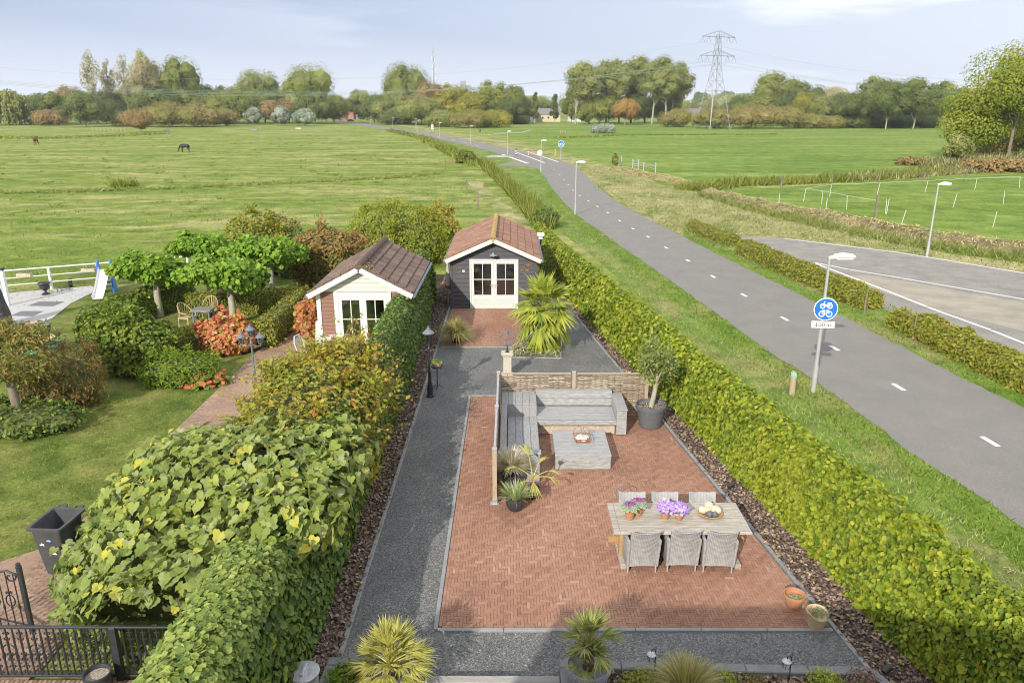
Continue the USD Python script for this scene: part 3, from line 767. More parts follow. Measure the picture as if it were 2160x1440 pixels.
tq = points_in(near_meadow.union(pxpoly([(-300, 330), (-300, 285), (700, 285), (940, 330)])), 420, g, viewweight(45))
tq = np.repeat(tq, 16, 0) + g.normal(size=(420 * 16, 2)) * [0.35, 0.22]
td = np.hypot(tq[:, 0], tq[:, 1])
setting("grass_tufts", blades(tq, 0.2, 0.05 * np.clip(td / 45, 1, 2.5), g, lean=0.6, tone=g.random(len(tq)) * 0.45), "meadow_blade", "stuff", "darker tufts of rank grass scattered over the left meadow")
lq = points_in(pathpoly.difference(pathpoly.buffer(-0.45)).difference(sbox(-100, 70, 100, 900)), 420, g, viewweight(14))
setting("fallen_leaves", leafset(np.c_[lq, 0.022 + 0.01 * g.random(len(lq))], unit(g.normal(size=(len(lq), 3)) * 0.3 + [0, 0, 1]), 0.05 + 0.04 * g.random(len(lq)), "kite", g), "maple_rust", "stuff", "small fallen leaves along the edges of the bike path")


def reeds(label, px, width, n, h, seed, material="reed_blade", w=0.05, name="reed_bed"):
    g = np.random.default_rng(500 + seed)
    ls = LineString([tuple(P(*p)[:2]) for p in px])
    poly = ls.buffer(width / 2, cap_style=2)
    p = points_in(poly, n, g, viewweight(45))
    dist = np.hypot(p[:, 0], p[:, 1])
    hh = h * (0.65 + 0.7 * meshkit.fbm(np.c_[p * 0.35, np.zeros(len(p))], 2, seed=seed))
    mb = blades(p, 1.0, w * np.clip(dist / 45, 1, 5), g, lean=0.4)
    v = mb.V[0]
    v[2::3, 2] *= hh
    return setting(name, mb, material, "stuff", label)


reeds("tall green reeds in the ditch between the meadow and the verge", [(1150, 485), (1105, 430), (1060, 385), (1020, 352)], 1.4, 5200, 0.95, 1)
reeds("paler reeds in the far half of the ditch beside the bike path", [(1015, 350), (975, 333), (935, 313), (890, 292), (820, 276)], 3.6, 5000, 0.8, 2, w=0.06)
reeds("tall yellow green reeds in the ditch behind the paddock", [(1455, 402), (1540, 390), (1700, 385), (1850, 376), (1990, 364)], 4.0, 7000, 0.7, 3, w=0.06)
reeds("rusty reeds and bramble in the ditch behind the paddock", [(1780, 381), (1900, 374), (2050, 362), (2200, 352)], 3.5, 3000, 0.75, 4, "straw_blade", 0.07)
reeds("pale dry grass under the autumn trees", [(1975, 357), (2060, 348), (2200, 340)], 5.0, 2600, 1.2, 5, "straw_blade", 0.08)
reeds("low dark weeds along the shallow ditch across the meadow", [(-60, 408), (150, 404), (330, 398), (560, 388), (800, 377), (930, 366)], 2.6, 5200, 0.24, 6, "meadow_blade", 0.06)
reeds("tuft of taller reeds in the shallow ditch across the meadow", [(240, 397), (290, 393)], 1.6, 420, 1.0, 7, "reed_blade", 0.06)
reeds("weeds along the ditch in front of the far willow", [(-60, 292), (100, 292), (250, 287), (330, 282)], 9, 2200, 0.5, 8, "reed_blade", 0.1)
reeds("weeds on the ditch bank behind the road", [(1480, 410), (1600, 445), (1750, 480), (1900, 512), (2100, 540), (2300, 565)], 1.8, 4600, 0.45, 9, "meadow_blade", 0.04)
reeds("band of taller grass across the right meadow", [(1180, 291), (1300, 286), (1450, 285), (1640, 284)], 5, 2000, 0.35, 10, "reed_blade", 0.12)

# cut reed mounds thrown up on the ditch bank
def mound(label, px, w, h, seed):
    g = np.random.default_rng(700 + seed)
    ls = [tuple(P(*p)[:2]) for p in px]
    m = hedge_core(ls, [(-w / 2, 0.0), (-w * 0.25, h * 0.75), (0, h), (w * 0.25, h * 0.75), (w / 2, 0.0)], g, step=0.5, amp=0.3, freq=0.6)
    t = UsdGeom.Xform.Define(stage, numbered("/World", "reed_mound")).GetPrim()
    tag(t, label, kind="stuff")
    part(t, "heap", MB().add(m.vertices, m.faces), "cut_reed", True)
    p, n = sample(m, 6000, g)
    part(t, "stalks", leafset(p, unit(n + g.normal(size=p.shape) * 0.5), 0.22, "lance", g), "straw_blade")


mound("long bank of brown cut reeds between the road and the paddock", [(1495, 410), (1560, 425), (1660, 447), (1760, 464), (1860, 484), (1990, 508), (2200, 535)], 2.6, 0.55, 1)
mound("short bank of brown cut reeds on the ditch beside the bike path", [(1300, 358), (1360, 370), (1420, 382), (1455, 394)], 2.4, 0.5, 2)

# ---------------------------------------------------------------- the garden's floor
XL = -2.62                                     # left kerb line, parallel to the view
KR0, KR1 = P(1835, 1418)[:2], P(1215, 668)[:2]  # right kerb line
kdir = (KR1 - KR0) / np.linalg.norm(KR1 - KR0)


def kr(y):
    return KR0[0] + (y - KR0[1]) * (KR1[0] - KR0[0]) / (KR1[1] - KR0[1])


garden = Polygon([(XL, 9.05), (kr(9.05), 9.05), (kr(37), 37), (XL, 37)])
setting("garden_soil", flat([(-4.2, 8.2), (8.0, 7.6), (3.9, 37.5), (-4.2, 37.5)], 0.008), "soil")
lb = Polygon([(-3.35, 9.0), (XL, 9.0), (XL, 37), (-3.35, 37)])
rb = Polygon([(kr(8.2), 8.2), (kr(8.2) + 0.95, 8.2), (kr(36) + 0.7, 36), (kr(36), 36)])
setting("gravel_bed", flat(garden, 0.02), "grey_gravel")
for poly, seed, lab in ((lb, 1, "brown bark chips along the left hedge"), (rb, 2, "brown bark chips along the right ivy hedge")):
    g = np.random.default_rng(seed)
    t = UsdGeom.Xform.Define(stage, numbered("/World", "bark_mulch")).GetPrim()
    tag(t, lab, kind="stuff")
    part(t, "mulch_bed", flat(poly, 0.016), "bark_base")
    p = points_in(poly, 9000, g, viewweight(11, 0.7))
    N = unit(g.normal(size=(len(p), 3)) * 0.5 + [0, 0, 1])
    part(t, "chips", leafset(np.c_[p, 0.03 + 0.05 * g.random(len(p))], N, 0.04 + 0.055 * g.random(len(p)), "kite", g), "bark_chip")
    q = points_in(poly, 260, g, viewweight(11, 0.7))
    part(t, "fallen_leaves", leafset(np.c_[q, 0.07 + 0.03 * g.random(len(q))], unit(g.normal(size=(len(q), 3)) * 0.4 + [0, 0, 1]), 0.08, "kite", g, tone=0.75 + 0.25 * g.random(len(q))), "red_leaf")

# loose stones over the gravel where they can be told apart
g = np.random.default_rng(31)


def stones(poly, n, z, size, g):
    p = points_in(poly, n, g, viewweight(11, 0.8))
    octa = np.array([(1, 0, 0), (-1, 0, 0), (0, 1, 0), (0, -1, 0), (0, 0, 0.7)])
    f = np.array([(0, 2, 4), (2, 1, 4), (1, 3, 4), (3, 0, 4)])
    s = size * (0.6 + 0.8 * g.random((len(p), 1, 1)))
    a = g.random(len(p)) * 2 * PI
    R = np.stack([np.stack([np.cos(a), -np.sin(a), 0 * a], 1), np.stack([np.sin(a), np.cos(a), 0 * a], 1), np.stack([0 * a, 0 * a, 1 + 0 * a], 1)], 1)
    V = np.c_[p, np.full(len(p), z)][:, None] + s * np.einsum("nij,kj->nki", R, octa * [1, 0.7, 1])
    F = (f[None] + (np.arange(len(p)) * 5)[:, None, None]).reshape(-1, 3)
    return MB().add(V.reshape(-1, 3), F, np.repeat(g.random(len(p)), 5))


mat("gravel_stone", (1, 1, 1), 0.8, 0.2, 30, tone=[(0, (0.085, 0.087, 0.086)), (0.5, (0.15, 0.153, 0.148)), (0.85, (0.225, 0.225, 0.215)), (1, (0.38, 0.37, 0.34))])

# ---------------------------------------------------------------- brick paving in herringbone
PX0, PY0 = P(925, 1328)[0], P(925, 1328)[1]
PYT = P(1000, 838)[1]
patio_poly = Polygon([(PX0, PY0), (kr(PY0) - 0.09, PY0), (kr(PYT) - 0.09, PYT), (PX0, PYT)])
terrace_poly = Polygon([(P(953, 655)[0], P(940, 733)[1]), (P(1108, 733)[0], P(1100, 733)[1]), (P(1108, 733)[0], 31.1), (P(953, 655)[0], 31.1)])
setting("open_gravel", stones(garden.difference(patio_poly.buffer(0.12)).difference(terrace_poly), 13000, 0.022, 0.015, g), "gravel_stone", "stuff", "loose grey split stones on the gravel path")


def herring(poly, L, W, x0, y0, border=True):
    """Bricks of a 90 degree herringbone, three widths to a length, cut off at the edge of the paved area."""
    n = round(L / W)
    bx0, by0, bx1, by1 = poly.bounds
    inner = poly.buffer(-W, join_style=2) if border else poly
    out = []
    nx, ny = int((bx1 - bx0) / W) + 2 * n, int((by1 - by0) / W) + 2 * n
    from shapely import prepare
    prepare(inner)
    for r in range(-n, ny):
        c0 = r % (2 * n)
        for c in range(c0 - 4 * n, nx, 2 * n):
            out.append((c, r, n, 1))
            for j in range(n):
                cc = c + n + j
                out.append((cc, r + j - n + 1, 1, n)) if False else None
    for c in range(-2 * n, nx):
        for r in range(-4 * n, ny):
            if (c - 2 * n + 1 - r) % (2 * n) == 0:
                out.append((c, r, 1, n))
    res = []
    gp = 0.0022
    for c, r, a, b in out:
        x, y = x0 + c * W, y0 + r * W
        rect = sbox(x + gp, y + gp, x + a * W - gp, y + b * W - gp)
        if inner.contains(rect):
            res.append(rect)
        elif inner.intersects(rect):
            k = inner.intersection(rect)
            if isinstance(k, Polygon) and k.area > 2e-4:
                res.append(k)
    if border:
        ring = poly.exterior.coords
        for a, b in zip(ring[:-1], ring[1:]):
            a, b = np.array(a), np.array(b)
            d = b - a
            ll = np.linalg.norm(d)
            d /= ll
            nn = np.array([-d[1], d[0]])
            if not poly.contains(Point(*(a + d * ll / 2 + nn * 0.01))):
                nn = -nn
            m = int(ll / L)
            for i in range(m):
                s = W + i * (ll - 2 * W) / m if m else 0
                e = W + (i + 1) * (ll - 2 * W) / m
                q = [a + d * (s + gp) + nn * gp, a + d * (e - gp) + nn * gp, a + d * (e - gp) + nn * (W - gp), a + d * (s + gp) + nn * (W - gp)]
                res.append(Polygon(q))
    return res


def brick_mb(poly, z, g, h=0.03):
    c = np.array(poly.exterior.coords)[:-1]
    if Polygon(c).exterior.is_ccw is False:
        c = c[::-1]
    k = len(c)
    ctr = c.mean(0)
    b = 0.004
    top = ctr + (c - ctr) * (1 - b / np.maximum(np.linalg.norm(c - ctr, axis=1, keepdims=True), 0.01))
    tilt = g.normal(size=2) * 0.008
    zz = z + g.normal() * 0.0012
    zt = zz + (top - ctr) @ tilt
    V = np.vstack([np.c_[c, np.full(k, zz - h)], np.c_[c, zt - 0.0018], np.c_[top, zt]])
    F = []
    for lv in range(2):
        for j in range(k):
            a, b_ = lv * k + j, lv * k + (j + 1) % k
            F += [(a, b_, b_ + k), (a, b_ + k, a + k)]
    for j in range(1, k - 1):
        F.append((2 * k, 2 * k + j, 2 * k + j + 1))
    return V, F


def pave(name, poly, bricks, z, material, nsingle, seed, patch=0.9):
    g = np.random.default_rng(seed)
    s = UsdGeom.Xform.Define(stage, "/World/" + name).GetPrim()
    tag(s, kind="structure")
    part(s, "joint_sand", flat(poly, z - 0.006), "joint_sand")
    ctr = np.array([b.centroid.coords[0] for b in bricks])
    tone = np.clip(0.5 + 0.14 * g.normal(size=len(bricks)) + patch * (meshkit.fbm(np.c_[ctr * 0.8, np.zeros(len(ctr))], 3) - 0.5) + (g.random(len(bricks)) < 0.02) * 0.3, 0, 1)
    order = np.argsort(np.hypot(ctr[:, 0], ctr[:, 1]))
    rest = MB()
    for k, i in enumerate(order):
        V, F = brick_mb(bricks[i], z, g)
        if k < nsingle:
            part(s, "brick", MB().add(V, F, tone[i]), material)
        else:
            rest.add(V, F, tone[i])
    part(s, "brickwork", rest, material, kind="stuff")
    return s


pave("brick_patio", patio_poly, herring(patio_poly, 0.165, 0.055, PX0, PY0), 0.045, "brick_red", 300, 41)
pave("brick_terrace", terrace_poly, herring(terrace_poly, 0.165, 0.055, terrace_poly.bounds[0], terrace_poly.bounds[1]), 0.045, "brick_red", 0, 42)
nb_poly = Polygon([(-8.72, 8.6), (-7.05, 8.6), (-7.05, 31.5), (-8.72, 31.5)])
nbb = []
for r in range(int(22.9 / 0.066)):
    for c in range(-1, 9):
        x = -8.72 + c * 0.205 + (r % 2) * 0.1025
        q = sbox(max(x, -8.72) + 0.004, 8.6 + r * 0.066 + 0.004, min(x + 0.205, -7.05) - 0.004, 8.6 + (r + 1) * 0.066 - 0.004)
        if min(x + 0.205, -7.05) - max(x, -8.72) > 0.03:
            nbb.append(q)
pave("garden_path", nb_poly, nbb, 0.045, "brick_brown", 300, 43)

# kerb stones
def kerb_line(name, label, a, b, w=0.07, z0=-0.05, z1=0.055, L=1.0, material="concrete", group=None):
    a, b = np.array(a, float), np.array(b, float)
    t = thing(name, label, "kerb", (a[0], a[1], 0), group=group)
    d = b - a
    ll = np.linalg.norm(d)
    d /= ll
    m = max(1, round(ll / L))
    for i in range(m):
        p, q = d * (i * ll / m + 0.004), d * ((i + 1) * ll / m - 0.004)
        part(t, "kerb_stone", MB().bar((*p, (z0 + z1) / 2 + 0.002 * math.sin(i * 7)), (*q, (z0 + z1) / 2 + 0.002 * math.sin(i * 7)), w, z1 - z0, bev=0.006), material)
    return t


kerb_line("kerb_edging", "long concrete kerb between the gravel path and the left bark strip", (XL, 9.0), (XL, 31.0))
kerb_line("kerb_edging", "concrete kerb between the patio and the right bark strip", (kr(8.6), 8.6), (kr(29.5), 29.5))
kerb_line("kerb_edging", "concrete kerb along the left side of the brick patio", (PX0 - 0.045, PY0 - 0.045), (PX0 - 0.045, PYT + 0.04))
kerb_line("kerb_edging", "concrete kerb along the near end of the brick patio", (PX0 - 0.01, PY0 - 0.045), (kr(PY0) - 0.05, PY0 - 0.045))
kerb_line("kerb_edging", "short concrete kerb at the far end of the brick patio", (PX0, PYT + 0.045), (-0.45, PYT + 0.045))
tb = terrace_poly.bounds
kerb_line("kerb_edging", "concrete kerb at the near edge of the shed terrace", (tb[0], tb[1] - 0.045), (tb[2], tb[1] - 0.045))

# ---------------------------------------------------------------- hedges
def sunny(p, nn, tone):
    return tone


HR = [(P(650, 1370)[0], 6.2), (P(650, 1370)[0] - 0.02, 20), (P(930, 640)[0] - 0.18, 32.0)]
left_sec = [(0.02, 0), (0.06, 0.5), (0.02, 1.1), (-0.06, 1.7), (-0.14, 2.0), (-0.32, 2.13), (-0.6, 2.1), (-0.8, 1.9), (-0.85, 1.0), (-0.85, 0.0)][::-1]
leftx = P(650, 1370)[0]
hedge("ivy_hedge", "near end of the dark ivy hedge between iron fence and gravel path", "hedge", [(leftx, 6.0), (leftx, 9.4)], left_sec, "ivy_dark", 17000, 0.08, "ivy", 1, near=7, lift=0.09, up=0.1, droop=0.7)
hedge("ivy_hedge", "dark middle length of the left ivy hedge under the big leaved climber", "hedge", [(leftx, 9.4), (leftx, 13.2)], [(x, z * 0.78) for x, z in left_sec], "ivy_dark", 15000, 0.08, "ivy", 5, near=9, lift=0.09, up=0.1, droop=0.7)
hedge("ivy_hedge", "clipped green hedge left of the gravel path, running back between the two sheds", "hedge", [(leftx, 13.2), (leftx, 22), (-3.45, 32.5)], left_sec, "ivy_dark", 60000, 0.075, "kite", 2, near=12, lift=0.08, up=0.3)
gt = np.random.default_rng(77)
mt = hedge_core([(leftx, 6.0), (leftx, 9.25)], [(-0.95, 1.6), (-0.9, 1.98), (-0.62, 2.16), (-0.3, 2.17), (-0.12, 2.03), (-0.08, 1.8)], gt, amp=0.06)
single("ivy_crest", skin(mt, 14000, 0.075, "ivy", gt, lift=0.1, up=0.6, near=None), "ivy_top", "bright yellow green ivy growing over the near top of the left hedge", "ivy")


def hb(y):
    """Inner foot of the right hedge."""
    return np.interp(y, [6, 9, 12, 20, 28.5, 36, 44], [6.62, 6.16, 5.68, 4.42, 3.08, 1.95, 0.9])


right_path = [(hb(y), y) for y in (6, 9, 12, 16, 20, 24.5, 28.5, 32)]
right_sec = [(0.0, 0), (0.1, 0.5), (0.24, 1.0), (0.36, 1.4), (0.5, 1.58), (0.72, 1.6), (0.86, 1.42), (0.92, 0.8), (0.92, 0)]
right_sec = right_sec[::-1]
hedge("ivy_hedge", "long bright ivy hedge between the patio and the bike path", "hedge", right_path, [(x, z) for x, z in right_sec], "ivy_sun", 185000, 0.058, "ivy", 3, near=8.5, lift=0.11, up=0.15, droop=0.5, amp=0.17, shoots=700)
hedge("ivy_hedge", "far end of the sunny hedge running past the dark shed to the ditch", "hedge", [(hb(y), y) for y in (32, 36, 40, 44.5)], right_sec, "ivy_sun", 12000, 0.13, "kite", 4, lift=0.1, amp=0.12)

# ---------------------------------------------------------------- an unseen house behind the camera, placed to shade the near end of the garden
rh = thing("unseen_house", "unseen flat roofed house behind the viewpoint, placed to shade the near patio", "house", (2.4, -4.96, 0))
part(rh, "wall", MB().box((0, 0, 3.2), (13.2, 9.0, 6.4)), "wall_brick")
part(rh, "roof", MB().box((0, 0, 6.45), (13.34, 9.0, 0.095), bev=0.02), "roof_grey")
for x in (-4.6, -1.2, 2.4, 5.0):
    for z in (1.6, 4.6):
        f = part(rh, "window", MB().box((x, 4.52, z), (1.6, 0.08, 1.5)), "white_paint")
        part(f, "pane", MB().box((x, 4.57, z), (1.4, 0.03, 1.3)), "interior_dark")


# ---------------------------------------------------------------- sheds
M["wicker_grey"] = usdkit.material(stage, "/World/Looks/wicker_weave", {
    "g": ("texture_coordinate", {}), "w1": ("wave_texture", {"wave_type": "bands", "bands_direction": "z", "scale": 16.0, "distortion": 1.2}), "w2": ("wave_texture", {"wave_type": "bands", "bands_direction": "x", "scale": 11.0, "distortion": 0.8}),
    "nz": ("noise_texture", {"scale": 9.0, "detail": 4.0}), "m": ("math", {"math_type": "multiply"}), "rp": ("rgb_ramp", {"ramp": [(0.0, (0.30, 0.30, 0.30)), (0.35, (0.42, 0.42, 0.415)), (1.0, (0.50, 0.50, 0.49))]}),
    "r2": ("rgb_ramp", {"ramp": [(0.3, (0.8, 0.8, 0.82)), (0.7, (1.12, 1.11, 1.08))]}), "mm": ("mix_color", {"blend_type": "multiply", "fac": 1.0}),
    "bp": ("bump", {"strength": 0.7, "distance": 0.006}), "p": ("principled_bsdf", {"roughness": 0.7, "specular_ior_level": 0.3})},
    [("g.object", "w1.vector"), ("g.object", "w2.vector"), ("g.object", "nz.vector"), ("w1.fac", "m.value1"), ("w2.fac", "m.value2"), ("m.value", "rp.fac"), ("nz.fac", "r2.fac"), ("rp.color", "mm.a"), ("r2.color", "mm.b"), ("mm.result", "p.base_color"), ("w1.fac", "bp.height"), ("bp.normal", "p.normal")], surface="p.BSDF")


def clad(parent, poly, row, y, z0, material, th=0.02, name="board", lap=0.10, seed=0):
    """Horizontal boards over a wall in the xz plane, each a little proud of the one above it."""
    x0, a, x1, b = poly.bounds
    z = z0
    while z < b:
        q = poly.intersection(sbox(x0, z + 0.006, x1, z + row - 0.006))
        for gq in getattr(q, "geoms", [q]):
            if isinstance(gq, Polygon) and gq.area > 0.002:
                m = trimesh.creation.extrude_polygon(gq, th, engine="earcut")
                v = m.vertices
                out = v[:, 2] + (z + row - v[:, 1]) * lap
                out = np.where(v[:, 2] < 1e-6, 0, out)
                part(parent, name, MB().add(np.c_[v[:, 0], y - out, v[:, 1]], m.faces[:, ::-1] * 0 + m.faces, 0.5), material)
        z += row


def leaf_door(parent, x0, x1, y, z0, z1, glass0, paint, handle_side, name="door"):
    """A half glazed door leaf, two panes wide and two high, with a boarded lower panel."""
    d = MB()
    st = 0.11
    d.box(((x0 + st / 2), y, (z0 + z1) / 2), (st, 0.05, z1 - z0), bev=0.004)
    d.box(((x1 - st / 2), y, (z0 + z1) / 2), (st, 0.05, z1 - z0), bev=0.004)
    for za, zb in ((z0, z0 + 0.12), (glass0 - 0.12, glass0), (z1 - 0.13, z1)):
        d.box(((x0 + x1) / 2, y, (za + zb) / 2), (x1 - x0 - 2 * st - 0.002, 0.044, zb - za))
    dr = part(parent, name, d, paint)
    gx0, gx1, gz0, gz1 = x0 + st, x1 - st, glass0, z1 - 0.13
    n = 4
    for k in range(n):
        h = (glass0 - 0.12 - z0 - 0.12) / n
        part(dr, "panel_board", MB().box(((gx0 + gx1) / 2, y, z0 + 0.12 + (k + 0.5) * h), (gx1 - gx0 - 0.004, 0.03, h - 0.008), bev=0.003), paint)
    part(dr, "muntin", MB().box(((gx0 + gx1) / 2, y - 0.004, (gz0 + gz1) / 2), (0.03, 0.03, gz1 - gz0 - 0.002)), paint)
    mx = (gx0 + gx1) / 2
    for a, b in ((gx0, mx - 0.016), (mx + 0.016, gx1)):
        part(dr, "muntin", MB().box(((a + b) / 2, y - 0.003, (gz0 + gz1) / 2), (b - a - 0.002, 0.028, 0.03)), paint)
        for za, zb in ((gz0, (gz0 + gz1) / 2 - 0.016), ((gz0 + gz1) / 2 + 0.016, gz1)):
            part(dr, "pane", MB().box(((a + b) / 2, y + 0.004, (za + zb) / 2), (b - a, 0.006, zb - za)), "glass")
    hx = x1 - 0.05 if handle_side > 0 else x0 + 0.05
    part(dr, "handle", MB().box((hx, y - 0.03, 1.0), (0.035, 0.012, 0.16)).bar((hx, y - 0.045, 1.03), (hx - handle_side * 0.11, y - 0.055, 1.03), 0.018), "lamp_grey")
    return dr


def slope_tiles(parent, side, half, rise, L, y0, zr, courses, nt, material, seed, wid):
    """One roof slope of overlapping tiles, each a piece of its own."""
    g = np.random.default_rng(seed)
    sl = math.hypot(half, rise)
    dx, dz = half / sl * side, -rise / sl
    nx, nz = rise / sl * side, half / sl
    cl = sl / courses
    tw = L / nt
    for c in range(courses):
        for k in range(nt):
            s0, s1 = c * cl - 0.02, (c + 1) * cl + 0.015
            jit = g.normal() * 0.003
            ya, yb = y0 + k * tw + 0.002, y0 + (k + 1) * tw - 0.002
            mb = MB()
            V, F = [], []
            prof = [(ya, 0.0), (ya + tw * 0.18, 0.022), (ya + tw * 0.36, 0.004), (ya + tw * 0.75, 0.0), (yb, 0.014)]
            for s, lift in ((s0, 0.012), (s1, 0.05 + jit)):
                for yy, hh in prof:
                    V.append((s * dx + (lift + hh) * nx, yy, zr + s * dz + (lift + hh) * nz))
            for yy, hh in prof:
                V.append((s1 * dx + 0.004 * nx, yy, zr + s1 * dz + 0.004 * nz))
            n = len(prof)
            for j in range(n - 1):
                for r in range(2):
                    a, b = r * n + j, r * n + j + 1
                    F += [(a, a + n, b + n), (a, b + n, b)] if side > 0 else [(a, b + n, a + n), (a, b, b + n)]
            mb.add(V, F, np.clip(0.5 + g.normal() * 0.22, 0, 1))
            part(parent, "roof_tile", mb, material)


def shed(name, label, loc, w, L, eave, ridge, ovf, ovs, roofmat, ridgemat, barge, courses, nt):
    t = thing(name, label, "shed", loc)
    half = w / 2
    rise = (ridge - eave)
    pitch_half = half + ovs
    e2 = ridge - rise * pitch_half / half
    for side in (-1, 1):
        part(t, "roof_deck", MB().add([(0, -ovf, ridge - 0.02), (side * pitch_half, -ovf, e2 - 0.02), (side * pitch_half, L + 0.2, e2 - 0.02), (0, L + 0.2, ridge - 0.02),
                                       (0, -ovf, ridge - 0.07), (side * pitch_half, -ovf, e2 - 0.07), (side * pitch_half, L + 0.2, e2 - 0.07), (0, L + 0.2, ridge - 0.07)],
                                      [(0, 1, 2), (0, 2, 3), (4, 6, 5), (4, 7, 6), (1, 5, 6), (1, 6, 2), (0, 4, 5), (0, 5, 1)]), barge)
        slope_tiles(t, side, pitch_half, ridge - e2, L + ovf + 0.2, -ovf, ridge, courses, nt, roofmat, 61 + side, w)
        # barge board and the row of verge tiles
        a, b = np.array([0, -ovf - 0.016, ridge - 0.05]), np.array([side * (pitch_half + 0.02), -ovf - 0.016, e2 - 0.06])
        part(t, "barge_board", MB().bar(a, b, 0.03, 0.17, bev=0.004), barge)
        for k in range(courses):
            p, q = a + (b - a) * (k / courses + 0.004), a + (b - a) * ((k + 1) / courses - 0.004)
            part(t, "verge_tile", MB().bar(p + (0, 0.03, 0.125), q + (0, 0.03, 0.145), 0.1, 0.075, tone=0.35 + 0.1 * (k % 3), bev=0.008), roofmat)
        part(t, "gutter", MB().tube([(side * (pitch_half + 0.07), -ovf, e2 - 0.05), (side * (pitch_half + 0.07), L + 0.2, e2 - 0.05)], 0.055, 8), "grey_iron")
    m = int((L + ovf) / 0.38)
    for k in range(m):
        ya, yb = -ovf + k * (L + ovf + 0.2) / m, -ovf + (k + 1) * (L + ovf + 0.2) / m
        part(t, "ridge_tile", MB().tube([(0, ya - 0.03, ridge + 0.045), (0, yb, ridge + 0.03)], [0.115, 0.105], 10), ridgemat, smooth=40)
    return t


sx0, sx1 = P(953, 652)[0], P(1130, 652)[0]
SW, SL, SY = sx1 - sx0, 6.6, P(1043, 652)[1]
dark = shed("garden_shed", "dark boarded garden shed with red tiled roof and pale green glazed double doors", ((sx0 + sx1) / 2, SY, 0), SW, SL, 2.2, 2.97, 0.32, 0.17, "roof_red", "lichen_ridge", "cream_paint", 6, 23)
hw = SW / 2
dx0, dx1 = P(992, 652)[0] - (sx0 + sx1) / 2, P(1093, 652)[0] - (sx0 + sx1) / 2
wallp = Polygon([(-hw, 0.02), (hw, 0.02), (hw, 2.17), (0, 2.92), (-hw, 2.17)]).difference(sbox(dx0, 0, dx1, 2.12))
clad(dark, wallp, 0.185, -0.004, 0.02, "black_boards", lap=0.16)
part(dark, "gap_shade_sheet", flat(wallp, 0.0).moved((0, 0, 0)) if False else MB().add(*(lambda a: (np.c_[a[0][:, 0], np.full(len(a[0]), 0.004), a[0][:, 1]], a[1][:, ::-1]))(flat(wallp, 0.0).arrays())), "sign_black")  # black sheet added behind the boards so their gaps read as shade
part(dark, "side_wall", MB().box((-hw + 0.03, SL / 2, 1.08), (0.06, SL, 2.16)), "black_boards")
part(dark, "side_wall", MB().box((hw - 0.03, SL / 2, 1.08), (0.06, SL, 2.16)), "black_boards")
part(dark, "back_wall", MB().add([(-hw, SL, 0), (hw, SL, 0), (hw, SL, 2.17), (0, SL, 2.9), (-hw, SL, 2.17)], [(0, 2, 1), (0, 3, 2), (0, 4, 3)]), "black_boards")
part(dark, "floor", MB().box((0, SL / 2, 0.03), (SW - 0.14, SL - 0.1, 0.05)), "oak_brown")
for s in (-1, 1):
    part(dark, "corner_post", MB().box((s * (hw - 0.02), -0.032, 1.09), (0.09, 0.05, 2.14)), "black_boards")
part(dark, "door_frame", MB().box((dx0 + 0.03, -0.03, 1.06), (0.06, 0.1, 2.12), bev=0.004).box((dx1 - 0.03, -0.03, 1.06), (0.06, 0.1, 2.12), bev=0.004).box(((dx0 + dx1) / 2, -0.03, 2.09), (dx1 - dx0 - 0.122, 0.096, 0.06)), "sage_paint")
dm = (dx0 + dx1) / 2
leaf_door(dark, dx0 + 0.064, dm - 0.003, -0.035, 0.05, 2.055, 0.62, "sage_paint", 1)
leaf_door(dark, dm + 0.003, dx1 - 0.064, -0.035, 0.05, 2.055, 0.62, "sage_paint", -1)
lampp = part(dark, "wall_lamp", MB().tube([(0, -0.03, 2.33), (0, -0.16, 2.42), (0, -0.22, 2.38)], 0.015, 6), "lamp_grey")
part(lampp, "shade", MB().lathe([(0.02, 0.08), (0.05, 0.06), (0.07, 0.02), (0.17, -0.03), (0.165, -0.035), (0.06, 0.0)], (0, -0.24, 2.33), 18), "galvanised", True)
part(lampp, "bulb", MB().ball((0, -0.24, 2.28), 0.045, 1), "white_paint", True)
nx = P(979, 569, 1.6)[0] - (sx0 + sx1) / 2
npl = part(dark, "number_plate", MB().box((nx, -0.05, 1.62), (0.09, 0.02, 0.1), bev=0.003), "white_paint")
part(npl, "numeral", MB().tube([(nx - 0.012, -0.0615, 1.645), (nx + 0.014, -0.0615, 1.645), (nx - 0.004, -0.0615, 1.6)], 0.004, 4), "sign_black")
ox = P(1113, 553, 1.8)[0] - (sx0 + sx1) / 2
orn = MB()
for k, a in enumerate(np.linspace(0.3, 6.0, 7)):
    orn.tube([(ox, -0.06, 1.87), (ox + 0.1 * math.cos(a), -0.06, 1.87 + 0.05 * math.sin(a)), (ox + 0.15 * math.cos(a), -0.065, 1.84 + 0.085 * math.sin(a))], [0.02, 0.016, 0.006], 5)
part(dark, "wall_ornament", orn, "rust", label="rusty metal animal ornament on the dark boards")
part(dark, "wall_ornament", MB().box((ox - 0.24, -0.055, 1.66), (0.14, 0.015, 0.05), bev=0.004).box((ox - 0.05, -0.055, 1.655), (0.16, 0.015, 0.06), bev=0.004), "rust", label="small pale plaques on the dark boards")
